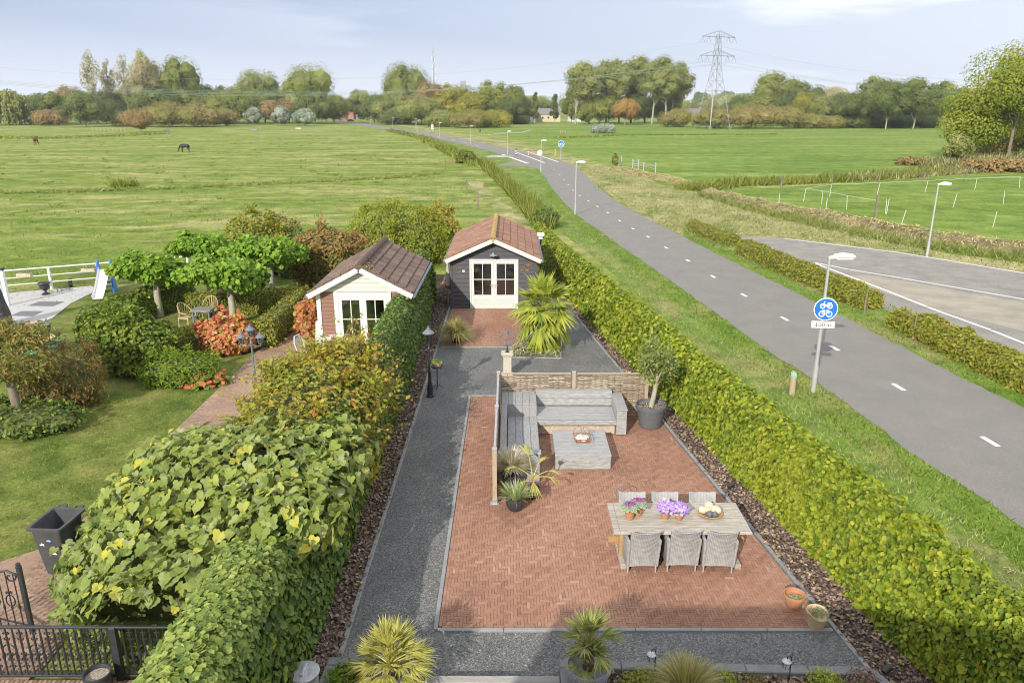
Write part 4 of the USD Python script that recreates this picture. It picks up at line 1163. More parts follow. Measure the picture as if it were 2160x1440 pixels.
# things seen dimly through the panes
it = thing("wooden_table", "wooden table standing inside the dark shed behind the left door", "table", ((sx0 + sx1) / 2 - 0.55, SY + 0.9, 0.055))
part(it, "table_top", MB().box((0, 0, 0.72), (0.9, 0.7, 0.04), bev=0.01), "oak_brown")
for a in (-0.38, 0.38):
    for b in (-0.28, 0.28):
        part(it, "leg", MB().box((a, b, 0.35), (0.05, 0.05, 0.69)), "oak_brown")
ic = thing("wooden_chair", "yellow wooden chair standing inside the dark shed behind the right door", "chair", ((sx0 + sx1) / 2 + 0.75, SY + 0.8, 0.055))
part(ic, "seat", MB().box((0, 0, 0.45), (0.42, 0.42, 0.04), bev=0.01), "chair_yellow")
part(ic, "backrest", MB().box((0.19, 0, 0.85), (0.03, 0.4, 0.3), bev=0.01), "chair_yellow")
for a in (-0.18, 0.18):
    for b in (-0.18, 0.18):
        part(ic, "leg", MB().box((a, b, 0.22), (0.035, 0.035, 0.43)), "chair_yellow")
# things hanging at the shed's corners
tw = thing("parasol", "folded grey and red parasol leaning on the left side of the dark shed", "parasol", (sx0 - 0.16, SY + 0.35, 0))
part(tw, "canopy", MB().lathe([(0.02, 1.95), (0.07, 1.6), (0.12, 1.0), (0.1, 0.75), (0.03, 0.72)], n=8), "light_paving", 40)
part(tw, "pole", MB().tube([(0, 0, 0), (0, 0, 2.0)], 0.02, 6), "lamp_grey", True)
part(tw, "trim", MB().lathe([(0.105, 0.8), (0.125, 0.85), (0.123, 0.95)], n=8), "bollard_red")
fl = thing("flood_lamp", "white lamp box on the right eaves behind the dark shed", "lamp", (sx1 + 0.36, SY + 5.0, 0))
part(fl, "pole", MB().tube([(0, 0, 0), (0, 0, 2.1)], 0.03, 8), "black_iron", True)
part(fl, "housing", MB().box((0, 0, 2.32), (0.34, 0.3, 0.14), bev=0.02).box((0, 0.02, 2.17), (0.18, 0.2, 0.14), bev=0.02), "white_paint")

# the white and red shed of the neighbours
wx0, wx1, WY = -6.45, -3.5, 24.45
white = shed("summer_house", "neighbours' summer house with white gable, red brown boards and brown tiled roof", ((wx0 + wx1) / 2, WY, 0), wx1 - wx0, 5.0, 2.28, 3.06, 0.3, 0.22, "roof_brown", "roof_brown_ridge" if False else "roof_brown", "white_paint", 6, 17)
h2 = (wx1 - wx0) / 2
wdx0, wdx1 = -0.92, 0.98
clad(white, Polygon([(-h2, 0), (h2, 0), (h2, 2.2), (-h2, 2.2)]).difference(sbox(wdx0, -0.1, wdx1, 2.3)), 0.13, -0.004, 0.0, "red_boards", lap=0.06)
clad(white, Polygon([(-h2, 2.206), (h2, 2.206), (h2, 2.26), (0, 3.02), (-h2, 2.26)]), 0.15, -0.03, 2.206, "cream_paint", lap=0.05)
part(white, "side_wall", MB().box((-h2 + 0.03, 2.5, 1.1), (0.06, 5.0, 2.2)), "red_boards")
part(white, "side_wall", MB().box((h2 - 0.03, 2.5, 1.1), (0.06, 5.0, 2.2)), "red_boards")
part(white, "back_wall", MB().add([(-h2, 5, 0), (h2, 5, 0), (h2, 5, 2.25), (0, 5, 3.0), (-h2, 5, 2.25)], [(0, 2, 1), (0, 3, 2), (0, 4, 3)]), "red_boards")
part(white, "floor", MB().box((0, 2.5, 0.03), (2.8, 4.9, 0.05)), "oak_brown")
for s in (-1, 1):
    part(white, "corner_post", MB().box((s * (h2 - 0.04), -0.036, 1.1), (0.14, 0.06, 2.19), bev=0.004), "white_paint")
part(white, "door_frame", MB().box((wdx0 + 0.07, -0.03, 1.1), (0.14, 0.09, 2.2), bev=0.004).box((wdx1 - 0.07, -0.03, 1.1), (0.14, 0.09, 2.2), bev=0.004).box(((wdx0 + wdx1) / 2, -0.03, 2.13), (wdx1 - wdx0 - 0.284, 0.086, 0.13)), "white_paint")
wm = (wdx0 + wdx1) / 2
leaf_door(white, wdx0 + 0.145, wm - 0.003, -0.035, 0.05, 2.06, 0.62, "white_paint", 1)
leaf_door(white, wm + 0.003, wdx1 - 0.145, -0.035, 0.05, 2.06, 0.62, "white_paint", -1)
gl = np.random.default_rng(8)
lp = []
for k in range(110):
    s = abs(gl.normal()) * 0.5
    sd = 1 if gl.random() < 0.35 else -1
    lp.append((sd * min(s * (1.3 if sd < 0 else 0.5), 1.6), -0.28 + abs(gl.normal()) * 0.5))
lp = np.array(lp)
zz = 3.06 - np.abs(lp[:, 0]) * (0.78 / h2) + 0.085
part(white, "lichen", leafset(np.c_[lp, zz], np.tile([0, 0, 1.0], (len(lp), 1)) + np.c_[np.sign(lp[:, 0]) * 0.5, np.zeros((len(lp), 2))], 0.035 + 0.04 * gl.random(len(lp)), "clump", gl), "lichen", kind="stuff")
sheet = thing("lace_curtain", "white lace curtain hanging inside the summer house door", "curtain", ((wx0 + wx1) / 2 - 0.45, WY + 0.12, 1.75))
part(sheet, "cloth", MB().add([(x, 0.012 * math.sin(i * 2.2), z) for z in (0.0, 0.28) for i, x in enumerate(np.linspace(-0.3, 0.3, 13))], [f for i in range(12) for f in ((i, i + 1, i + 14), (i, i + 14, i + 13))]), "white_paint", True)

# ---------------------------------------------------------------- wicker screens round the corner seat
XS = -0.36
YF, YM, YB = P(1040, 1065)[1], 16.65, 19.05
XE = 3.6
H = 1.27


def screen(label, a, b, zt, seed, along_x):
    g = np.random.default_rng(seed)
    a, b = np.array(a, float), np.array(b, float)
    t = thing("wicker_screen", label, "screen", (a[0], a[1], 0), group="wicker screens around the corner seat")
    d = b - a
    L = np.linalg.norm(d)
    u = d / L
    nrm = np.array([-u[1], u[0]])
    m = int(L / 0.16)
    st = MB()
    for k in range(m + 1):
        p = u * k * L / m
        st.tube([(*p, 0.06), (*p, zt - 0.03)], 0.012, 5, 0.2)
    part(t, "uprights", st, "willow_rod", kind="stuff")
    rows = int((zt - 0.12) / 0.03)
    rd = MB()
    for r in range(rows):
        z = 0.08 + r * 0.03
        s = np.arange(0, m * 2 + 1) / (m * 2)
        amp = 0.02 * np.cos(np.arange(m * 2 + 1) * PI / 2 * 1.0 + (r % 2) * PI)
        pts = np.array([(*(u * si * L + nrm * ai), z + g.normal() * 0.006) for si, ai in zip(s, amp)])
        for c0 in range(0, len(pts) - 1, 5):
            rd.tube(pts[c0:c0 + 6], 0.014, 4, np.clip(0.5 + g.normal() * 0.27, 0, 1), caps=False)
    part(t, "woven_rods", rd, "willow_rod", kind="stuff")
    part(t, "top_rail", MB().bar((0, 0, zt - 0.015), (*d, zt - 0.015), 0.05, 0.03, bev=0.005), "post_wood" if along_x else "galvanised")
    return t


def post(label, x, y, z, cap=False):
    t = thing("screen_post", label, "post", (x, y, 0), group="wooden posts of the wicker screens")
    part(t, "shaft", MB().box((0, 0, z / 2 + 0.03), (0.09, 0.09, z - 0.06), bev=0.008), "post_wood")
    part(t, "post_cap", MB().box((0, 0, z + 0.012), (0.1, 0.1, 0.025), bev=0.006), "galvanised")
    if cap:
        part(t, "foot", MB().box((0, 0, 0.11), (0.105, 0.105, 0.13), bev=0.004).box((0, 0, 0.052), (0.19, 0.15, 0.012)), "galvanised")
    return t


screen("back wicker screen left of the middle post, behind the corner of the bench", (XS + 0.07, YB), (1.57, YB), H, 1, True)
screen("back wicker screen right of the middle post, behind the bench", (1.73, YB), (XE - 0.05, YB), H, 2, True)
screen("side wicker screen at the far corner of the bench", (XS, YB - 0.07), (XS, YM + 0.07), H, 3, False)
screen("side wicker screen nearest the potted plants", (XS, YM - 0.07), (XS, YF + 0.07), H, 4, False)
post("nearest screen post with a metal foot", XS, YF, 1.3, True)
post("screen post in the middle of the left side", XS, YM, H + 0.02)
post("screen post at the far left corner of the bench", XS, YB, H + 0.02)
post("brown screen post in the middle of the back", 1.65, YB, H + 0.02)
post("brown screen post at the right end behind the olive tree", XE, YB, H + 0.02)

# ---------------------------------------------------------------- corner bench, fire table
bn = thing("corner_bench", "grey weathered plank bench built round the corner of the wicker screens", "bench", (-0.27, 15.22, 0.045))


def plank(parent, a, b, w, h, along="x", name="plank"):
    return part(parent, name, MB().bar(a, b, w, h, bev=0.006), "weathered_wood" if along == "x" else "weathered_wood_y")


ox_, oy_ = -0.27, 15.22
yb_ = 18.88 - oy_          # back of the bench
xr_ = 2.9 - ox_            # right end
# back branch
for k in range(5):
    y = 17.82 - oy_ + k * 0.198
    plank(bn, (0.9, y + 0.0, 0.40), (xr_ - 0.26, y, 0.40), 0.192, 0.04)
plank(bn, (0.9, 17.735 - oy_, 0.355), (xr_ - 0.26, 17.735 - oy_, 0.355), 0.03, 0.13)
for k in range(2):
    plank(bn, (0.9, yb_ - 0.14 + k * 0.03, 0.52 + k * 0.182), (xr_ - 0.26, yb_ - 0.14 + k * 0.03, 0.52 + k * 0.182), 0.04, 0.178)
plank(bn, (0.9, yb_ - 0.03, 0.80), (xr_ - 0.26, yb_ - 0.03, 0.80), 0.2, 0.035)
part(bn, "plinth", MB().box(((0.9 + xr_ - 0.26) / 2, 18.3 - oy_, 0.17), (xr_ - 1.2, 0.9, 0.33)), "reed_weave")
# right arm: two faces of planks and a top
for k in range(5):
    y0 = 17.72 - oy_ + k * 0.232
    part(bn, "arm_board", MB().box((xr_ - 0.13, y0 + 0.115, 0.36), (0.25, 0.226, 0.66), bev=0.006), "weathered_wood")
part(bn, "arm_top", MB().box((xr_ - 0.13, (17.70 + 18.88) / 2 - oy_, 0.71), (0.28, 1.2, 0.035), bev=0.006), "weathered_wood_y")
# corner block
for k in range(5):
    x0 = 0.0 + k * 0.18
    part(bn, "corner_plank", MB().box((x0 + 0.09, (18.0 + 18.88) / 2 - oy_, 0.735), (0.174, 0.88, 0.035), bev=0.005), "weathered_wood_y")
    part(bn, "corner_plank", MB().box((x0 + 0.09, 18.0 - oy_ + 0.02, 0.56), (0.174, 0.035, 0.31), bev=0.005), "weathered_wood_y")
part(bn, "corner_plank", MB().box((0.885, (18.0 + 18.88) / 2 - oy_, 0.57), (0.03, 0.86, 0.29), bev=0.005), "weathered_wood_y")
# left branch
for k in range(4):
    x = 0.16 + 0.095 + k * 0.186
    plank(bn, (x, 0.13, 0.40), (x, 18.0 - oy_, 0.40), 0.18, 0.04, "y")
plank(bn, (0.9, 0.13, 0.22), (0.9, 18.0 - oy_ - 0.28, 0.22), 0.03, 0.36, "y")
plank(bn, (0.07, 0.13, 0.58), (0.07, 18.0 - oy_, 0.58), 0.15, 0.33, "y")
for k in range(4):
    part(bn, "arm_board", MB().box((0.11 + k * 0.222, 0.02, 0.34), (0.216, 0.05, 0.66), bev=0.006), "weathered_wood_y")
part(bn, "arm_top", MB().box((0.44, 0.07, 0.70), (0.94, 0.2, 0.04), bev=0.006), "weathered_wood")

ct = thing("low_table", "low square block table of grey weathered planks in front of the bench", "table", (1.0, 15.84, 0.045))
cw, cd, chh = 1.27, 1.46, 0.36
for k in range(7):
    part(ct, "top_plank", MB().box((cw / 2, (k + 0.5) * cd / 7, chh - 0.02), (cw + 0.02, cd / 7 - 0.005, 0.04), bev=0.005), "weathered_wood")
for k in range(2):
    for y, sx_ in ((0.02, 1), (cd - 0.02, 1)):
        part(ct, "side_plank", MB().box((cw / 2, y, 0.085 + k * 0.16), (cw - 0.004, 0.035, 0.155), bev=0.004), "weathered_wood")
    for x in (0.016, cw - 0.016):
        part(ct, "side_plank", MB().box((x, cd / 2, 0.085 + k * 0.16), (0.034, cd - 0.08, 0.155), bev=0.004), "weathered_wood_y")
bc = P(1228, 928, 0.41)
bk = thing("wire_basket", "rusty square wire basket on the low table", "basket", (bc[0], bc[1], 0.409))
fr = MB()
for z, r in ((0.012, 0.15), (0.1, 0.2)):
    q = [(r, r, z), (-r, r, z), (-r, -r, z), (r, -r, z)]
    for i in range(4):
        fr.bar(q[i], q[(i + 1) % 4], 0.014)
for sx in (-1, 1):
    for sy in (-1, 1):
        fr.tube([(sx * 0.15, sy * 0.15, 0.012), (sx * 0.2, sy * 0.2, 0.1), (sx * 0.17, sy * 0.2, 0.22), (sx * 0.06, sy * 0.2, 0.26)], 0.007, 5)
    fr.tube([(sx * 0.05, -0.2, 0.26), (sx * 0.02, 0, 0.3), (sx * 0.05, 0.2, 0.26)], 0.006, 5)
part(bk, "frame", fr, "rust")
part(bk, "base", MB().box((0, 0, 0.008), (0.3, 0.3, 0.008)), "rust")
gs = np.random.default_rng(3)
for k, (a, b, s) in enumerate([(-0.09, -0.08, 0.075), (0.03, -0.1, 0.09), (0.1, 0.02, 0.08), (-0.05, 0.07, 0.085), (0.06, 0.11, 0.06), (-0.12, 0.03, 0.06)]):
    m = lump(s, s * 0.85, s * 0.7, gs, amp=0.2, sub=2, flatb=True)
    st_ = ["whitish", "largest pale", "grey white", "oval cream", "small grey", "smallest white"][k]
    single("stone", MB().add(m.vertices + (bc[0] + a, bc[1] + b, 0.423), m.faces), "stone_pale", st_ + " stone lying in the wire basket, " + ["front left", "front middle", "right side", "back left", "back right", "left edge"][k], "stone", "stones in the wire basket", True)

# ---------------------------------------------------------------- dining table and chairs
tA, tB, tC, tD = P(1295, 1123, 0.80), P(1586, 1125, 0.80), P(1556, 1063, 0.80), P(1280, 1060, 0.80)
TX0, TX1, TY0, TY1 = (tA[0] + tD[0]) / 2, (tB[0] + tC[0]) / 2, tA[1], tD[1]
dt = thing("dining_table", "long bleached oak dining table with trestle legs on the brick patio", "table", (TX0, TY0, 0.045))
TL, TD = TX1 - TX0, TY1 - TY0
for k in range(5):
    part(dt, "top_plank", MB().box((TL / 2, (k + 0.5) * TD / 5, 0.735), (TL - 0.24, TD / 5 - 0.003, 0.055), bev=0.006), "table_wood")
for x in (0.06, TL - 0.06):
    part(dt, "breadboard_end", MB().box((x, TD / 2, 0.735), (0.116, TD, 0.056), bev=0.008), "table_wood")
for x in (0.2, TL - 0.2):
    part(dt, "foot", MB().box((x, TD / 2, 0.06), (0.11, TD * 1.02, 0.11), bev=0.012), "table_wood")
    part(dt, "leg", MB().box((x, TD / 2 - 0.2, 0.4), (0.1, 0.12, 0.58), bev=0.008), "oak_brown")
    part(dt, "leg", MB().box((x, TD / 2 + 0.2, 0.4), (0.1, 0.12, 0.58), bev=0.008), "oak_brown")
    part(dt, "cross_beam", MB().box((x, TD / 2, 0.685), (0.1, TD * 0.82, 0.045)), "table_wood")
part(dt, "stretcher", MB().box((TL / 2, TD / 2, 0.3), (TL + 0.05, 0.07, 0.11), bev=0.008), "oak_brown")

grpc = "grey wicker armchairs around the dining table"


def wicker_chair(label, loc, rz):
    t = thing("wicker_chair", label, "chair", loc, rz, grpc)
    part(t, "seat", MB().box((0, 0.03, 0.40), (0.52, 0.5, 0.08), bev=0.02), "wicker_grey")
    # curved backrest that runs down to a skirt
    V, F, n = [], [], 13
    for y in (0.0, 0.035):
        for j, z in enumerate(np.linspace(0.13, 0.92, n)):
            hw_ = 0.235 + 0.02 * math.cos((z - 0.13) * 3.2) + max(0, z - 0.5) * 0.10
            lean = -0.02 - 0.17 * ((z - 0.13) / 0.8) ** 1.6
            for i in range(7):
                x = hw_ * (i / 3 - 1)
                bow = -0.035 * (1 - (i / 3 - 1) ** 2)
                top = -0.025 * (1 - (i / 3 - 1) ** 2) if j == n - 1 else 0
                ar = 0.03 * (1 - (i / 3 - 1) ** 2) if j == 0 else 0
                V.append((x, -0.24 + lean + bow + y, z + top + ar))
    m = n * 7
    for j in range(n - 1):
        for i in range(6):
            a, b, c, d = j * 7 + i, j * 7 + i + 1, (j + 1) * 7 + i + 1, (j + 1) * 7 + i
            F += [(a, b, c), (a, c, d), (m + a, m + c, m + b), (m + a, m + d, m + c)]
    for j in range(n - 1):
        a, d = j * 7, (j + 1) * 7
        F += [(a, d, m + d), (a, m + d, m + a)]
        a, d = j * 7 + 6, (j + 1) * 7 + 6
        F += [(a, m + d, d), (a, m + a, m + d)]
    for i in range(6):
        a = (n - 1) * 7 + i
        F += [(a, a + 1, m + a + 1), (a, m + a + 1, m + a), (i, m + i + 1, i + 1), (i, m + i, m + i + 1)]
    part(t, "backrest", MB().add(V, F), "wicker_grey", 40)
    for s in (-1, 1):
        pl = Polygon([(-0.27, 0.13), (0.24, 0.16), (0.26, 0.6), (0.22, 0.65), (-0.36, 0.7)])
        e = trimesh.creation.extrude_polygon(pl, 0.045, engine="earcut")
        v = e.vertices
        part(t, "armrest", MB().add(np.c_[s * (0.245 + v[:, 2]) * (1 + 0.08 * (v[:, 1] - 0.3)), v[:, 0], v[:, 1]], e.faces if s > 0 else e.faces[:, ::-1]), "wicker_grey")
        for y in (-0.25, 0.23):
            part(t, "leg", MB().tube([(s * 0.25, y, 0.0), (s * 0.25, y, 0.2)], 0.017, 6), "lamp_grey", True)
    return t


ch0 = None
rows = [((1352, 1207), 0.05, "near left"), ((1437, 1205), 0.0, "near middle"), ((1515, 1207), -0.06, "near right"), ((1333, 1048), PI, "far left"), ((1402, 1048), PI, "far middle"), ((1481, 1048), PI, "far right")]
labs = ["front left wicker armchair, back to the camera, nearest the table's visible trestle foot", "front middle wicker armchair, back to the camera, between two others", "front right wicker armchair, back to the camera, nearest the right hedge",
        "far left wicker armchair facing the camera behind the ornamental cabbages", "far middle wicker armchair facing the camera behind the purple flowers", "far right wicker armchair facing the camera behind the gourd bowl"]
for k, ((px, py), rz, _) in enumerate(rows):
    if k < 3:
        p = P(px, py, 0.045)
        loc = (p[0], p[1] + 0.26, 0.045)
    else:
        p = P(px, 1042, 0.92)
        loc = (p[0], p[1] - 0.40, 0.045)
    if ch0 is None:
        ch0 = wicker_chair(labs[k], loc, rz)
    else:
        copy_of(ch0, "wicker_chair", labs[k], loc, rz)
rg = P(1321, 1034, 0.5)
single("garden_hoop", MB().tube([(rg[0] + 0.16 * math.cos(a), rg[1] + 0.35, 0.28 + 0.16 * math.sin(a)) for a in np.linspace(0, 2 * PI, 24, endpoint=False)], 0.012, 5, closed=True), "grey_iron", "grey metal hoop behind the far left wicker chair", "hoop")


def flower_pot(prof, name, label, loc, material, cat="pot", soil=None, group=None):
    t = thing(name, label, cat, loc, group=group)
    part(t, "pot", MB().lathe(prof, n=24), material, 35)
    return t


TZ = 0.045 + 0.7635
cup = [(0.0, 0.0), (0.07, 0.0), (0.092, 0.18), (0.102, 0.182), (0.104, 0.225), (0.094, 0.225), (0.09, 0.19), (0.0, 0.185)]
short = [(0.0, 0.0), (0.06, 0.0), (0.082, 0.1), (0.09, 0.102), (0.09, 0.13), (0.08, 0.13), (0.0, 0.11)]
for (px, py), lab, pr, kind in (((1328, 1093), "front terracotta pot with a purple green ornamental cabbage on the table", cup, "cabbage"), ((1345, 1085), "terracotta pot with ornamental cabbage set behind the front one", cup, "cabbage"),
                                ((1403, 1092), "left terracotta pot of round lilac chrysanthemums on the table", short, "mum"), ((1432, 1094), "right terracotta pot of round lilac chrysanthemums on the table", short, "mum")):
    p = P(px, py, TZ)
    t = flower_pot(pr, "flower_pot", lab, (p[0], p[1], TZ), "terracotta", "flower pot")
    g = np.random.default_rng(int(px))
    if kind == "cabbage":
        th = np.arange(70) * 2.39996
        r = 0.0125 * np.sqrt(np.arange(70) * 1.4)
        pts = np.c_[r * np.cos(th), r * np.sin(th), 0.325 - r * 0.35 - (r > 0.1) * (r - 0.1) * 2.2 + 0.01 * g.random(70)]
        N = np.c_[np.cos(th) * r * 6, np.sin(th) * r * 6, np.ones(70)]
        mb = leafset(pts, N, 0.05 + 0.035 * np.arange(70) / 70, "clump", g, along=np.c_[np.cos(th), np.sin(th), np.zeros(70)] * 3, tone=np.clip(np.arange(70) / 70 * 1.15 + g.normal(size=70) * 0.06, 0, 1))
        part(t, "leaves", mb, "cabbage")
        part(t, "stem", MB().tube([(0, 0, 0.18), (0, 0, 0.31)], 0.05, 6), "laurel")
    else:
        m = lump(0.15, 0.15, 0.115, g, amp=0.12, sub=3, flatb=False, lift=0)
        m.vertices += (0, 0, 0.22)
        part(t, "blooms", skin(m, 420, 0.05, "clump", g, lift=0.02, up=0.2, zmin=0.1), "purple_flower")
        part(t, "leaves", core_mb(m, 0.93), "laurel")
bp = P(1498, 1085, TZ)
bowl = thing("bowl", "round woven bowl of small gourds on the dining table", "bowl", (bp[0], bp[1], TZ))
part(bowl, "dish", MB().lathe([(0.0, 0.0), (0.15, 0.0), (0.22, 0.05), (0.232, 0.055), (0.225, 0.065), (0.15, 0.018), (0.0, 0.015)], n=28), "basket_tan", 40)


def gourd(label, x, y, z, r, material, sq=0.78):
    g = np.random.default_rng(int(abs(x * 1000)))
    m = trimesh.creation.icosphere(3, 1.0)
    v = m.vertices
    a = np.arctan2(v[:, 1], v[:, 0])
    v = v * (1 + 0.06 * np.cos(a * 9)[:, None] * (1 - np.abs(v[:, 2:])))
    v = v * [r, r, r * sq]
    t = thing("gourd", label, "gourd", (bp[0] + x, bp[1] + y, TZ + z))
    part(t, "rind", MB().add(v, m.faces), material, True)
    part(t, "stalk", MB().tube([(0, 0, r * sq * 0.9), (0.008, 0.004, r * sq + 0.02)], [0.01, 0.006], 5), "basket_tan")


gourd("cream ribbed gourd at the left of the bowl", -0.13, 0.03, 0.085, 0.085, "gourd_cream")
gourd("cream gourd at the back of the bowl", 0.0, 0.13, 0.115, 0.082, "gourd_cream", 0.95)
gourd("largest cream gourd at the right of the bowl", 0.105, 0.01, 0.095, 0.098, "gourd_cream")
gourd("small cream gourd in the middle of the bowl", -0.04, 0.0, 0.10, 0.06, "gourd_cream")
gourd("dark grey gourd front left in the bowl", -0.05, -0.12, 0.075, 0.062, "gourd_dark", 1.1)
gourd("dark grey gourd front right in the bowl", 0.045, -0.125, 0.072, 0.06, "gourd_dark", 1.1)

# ---------------------------------------------------------------- pots and plants on the patio


def plume(t, name, n, L, h0, spread, material, g, w=0.006, base=(0, 0, 0), droop=0.7, segs=4, lift=1.0, r0=0.03):
    """Arching grass blades that spring from one tuft."""
    a = g.random(n) * 2 * PI
    el = np.clip(g.normal(size=n) * 0.28 + spread, 0.05, 1.5)
    ln = L * (0.65 + 0.5 * g.random(n))
    V, F, T = [], [], []
    s = np.linspace(0, 1, segs + 1)
    dirh = np.stack([np.cos(a), np.sin(a)], 1)
    side = np.stack([-np.sin(a), np.cos(a), np.zeros(n)], 1)
    ctr = np.zeros((n, segs + 1, 3))
    rr = r0 * np.sqrt(g.random(n))[:, None]
    ctr[:, :, :2] = dirh[:, None] * ((ln * np.sin(el))[:, None] * s * (1 + 0.25 * droop * s) + rr)[..., None]
    ctr[:, :, 2] = h0 + (ln * np.cos(el) * lift)[:, None] * (s * (1.25) - 0.25 * s * s) - (droop * ln * np.sin(el))[:, None] * s ** 2.2 * 0.6
    ctr += np.asarray(base)
    wd = w * (1 - s * 0.85)
    L_ = ctr - side[:, None] * wd[None, :, None]
    R_ = ctr + side[:, None] * wd[None, :, None]
    V = np.stack([L_, R_], 2).reshape(n, -1, 3)
    k = 2 * (segs + 1)
    f = []
    for i in range(segs):
        f += [(2 * i, 2 * i + 1, 2 * i + 3), (2 * i, 2 * i + 3, 2 * i + 2)]
    F = (np.array(f)[None] + (np.arange(n) * k)[:, None, None]).reshape(-1, 3)
    return part(t, name, MB().add(V.reshape(-1, 3), F, np.repeat(g.random(n), k)), material)


def fan_frond(a, el, petiole, rad, g, nseg=22, sweep=2.5, droop=0.25, fold=0.25, w=0.4):
    """One palm leaf: a petiole and a fan of narrow folded segments."""
    mb = MB()
    d = np.array([math.cos(a) * math.cos(el), math.sin(a) * math.cos(el), math.sin(el)])
    side = np.array([-math.sin(a), math.cos(a), 0])
    upv = np.cross(d, side) * -1
    upv = np.cross(side, d) * -1
    if upv[2] < 0:
        upv = -upv
    p0, p1 = np.zeros(3), d * petiole
    p1[2] -= droop * petiole * 0.25
    mb.tube([p0, (p0 + p1) / 2 + (0, 0, petiole * 0.04), p1], [0.014, 0.011, 0.009], 5, 0.7)
    tilt = d * 0.85 - np.array([0, 0, 1]) * droop * 0.9
    tilt /= np.linalg.norm(tilt)
    for j in range(nseg):
        th = (j / (nseg - 1) - 0.5) * sweep
        dirj = tilt * math.cos(th) + side * math.sin(th)
        dirj /= np.linalg.norm(dirj)
        ln = rad * (0.86 + 0.14 * math.cos(th)) * (0.82 + 0.24 * g.random())
        across = np.cross(dirj, upv)
        across /= max(np.linalg.norm(across), 1e-6)
        wj = ln * sweep / nseg * w
        m1 = p1 + dirj * ln * 0.45 + upv * 0.02
        m1[2] -= droop * ln * 0.08
        m2 = p1 + dirj * ln
        m2[2] -= droop * ln * 0.42
        p2b = None
        tn = np.clip(0.45 + 0.25 * g.normal(), 0, 1)
        m2 += g.normal(size=3) * ln * 0.06
        mb.add([p1, m1 - across * wj, m1 + upv * wj * fold * 2, m1 + across * wj, m2], [(0, 2, 1), (0, 3, 2), (1, 2, 4), (2, 3, 4)], [tn, tn, tn, tn, min(1, tn + 0.25)])
    return mb


def fan_palm(t, crown, n, petiole, rad, material, g, lo=-0.9, hi=1.35, nseg=20, sweep=2.6, skew=1.0, drp=1.0, w=0.4):
    for k in range(n):
        f = (k + 0.5) / n
        el = hi - (hi - lo) * f ** skew + g.normal() * 0.07
        a = k * 2.39996 + g.normal() * 0.15
        mb = fan_frond(a, el, petiole * (0.75 + 0.35 * g.random()), rad * (0.85 + 0.25 * g.random()), g, nseg, sweep, droop=drp * np.clip(0.55 - el * 0.3, 0.08, 0.9), w=w)
        part(t, "frond", mb.moved(np.asarray(crown) + (0, 0, 0.12 * (1 - f))), material)


def pot_prof(r0, r1, h, rim=0.02, lip=0.05, fill=0.08):
    return [(0, 0), (r0 * 0.95, 0), (r0, 0.01), (r1, h - lip), (r1 + rim, h - lip + 0.005), (r1 + rim, h), (r1, h), (r1 - 0.01, h - fill), (0, h - fill + 0.01)]


# large fan palm beside the shed
pb = P(1148, 742)
g = np.random.default_rng(91)
pt = thing("fan_palm", "large fan palm with a shaggy trunk in the small bed beside the shed terrace", "palm tree", (pb[0], pb[1] + 0.15, 0.03))
part(pt, "trunk", MB().tube([(0, 0, 0), (0.02, 0.02, 0.5), (0.0, 0.05, 1.0), (0.0, 0.05, 1.45)], [0.14, 0.16, 0.15, 0.1], 12), "palm_fibre", True)
fan_palm(pt, (0, 0.05, 1.42), 30, 0.62, 0.76, "palm_green", g, lo=-0.75, hi=1.4, nseg=30, sweep=3.9, skew=0.9, w=0.52, drp=0.75)
for k in range(9):
    a = -PI / 2 + (k - 4) * 0.55 + g.normal() * 0.15
    part(pt, "frond", fan_frond(a, -0.75, 0.5, 0.6, g, 22, 3.0, 0.9).moved((0, 0.03, 1.0 - 0.05 * (k % 3))), "palm_green")
pc = [P(1098, 718)[:2], P(1176, 705)[:2], P(1183, 757)[:2], P(1064, 755)[:2]]
gcx = Polygon(pc)
kerb_line("kerb_edging", "concrete kerb along the front of the palm bed", pc[3], pc[2])
kerb_line("kerb_edging", "concrete kerb along the right side of the palm bed", pc[2], (pc[2][0] - 0.02, pc[1][1]))
q = points_in(gcx, 2600, g)
setting("ground_cover", leafset(np.c_[q, 0.05 + 0.13 * g.random(len(q))], unit(g.normal(size=(len(q), 3)) * 0.5 + [0, 0, 1]), 0.07, "kite", g), "ground_cover", "stuff", "low pale green ground cover under the large fan palm")

# sedge in a black pot on the terrace
p = P(962, 722, 0.045)
t = thing("potted_grass", "black pot with arching yellow green sedge on the shed terrace", "potted plant", (p[0], p[1], 0.045))
part(t, "pot", MB().lathe(pot_prof(0.16, 0.2, 0.3), n=24), "black_pot", 35)
plume(t, "blades", 900, 0.74, 0.26, 0.75, "sedge", np.random.default_rng(5), w=0.016, droop=0.9)

# olive tree in a big planter
p = P(1375, 907, 0.045)
ol = thing("olive_tree", "small olive tree with a bare trunk in a big dark grey planter", "potted tree", (p[0], p[1] + 0.3, 0.045))
part(ol, "planter", MB().lathe([(0, 0), (0.27, 0), (0.29, 0.02), (0.37, 0.50), (0.395, 0.505), (0.40, 0.60), (0.375, 0.605), (0.35, 0.52), (0, 0.53)], n=36), "grey_planter", 35)
gg = np.random.default_rng(4)
cp = np.c_[gg.normal(size=(240, 2)) * 0.16, np.full(240, 0.535) + 0.015 * gg.random(240)]
part(ol, "bark_chips", leafset(cp[np.hypot(cp[:, 0], cp[:, 1]) < 0.34], unit(gg.normal(size=(int((np.hypot(cp[:, 0], cp[:, 1]) < 0.34).sum()), 3)) * 0.4 + [0, 0, 1]), 0.06, "kite", gg, tone=0.7 + 0.0 * cp[np.hypot(cp[:, 0], cp[:, 1]) < 0.34][:, 0]), "bark_chip", kind="stuff")
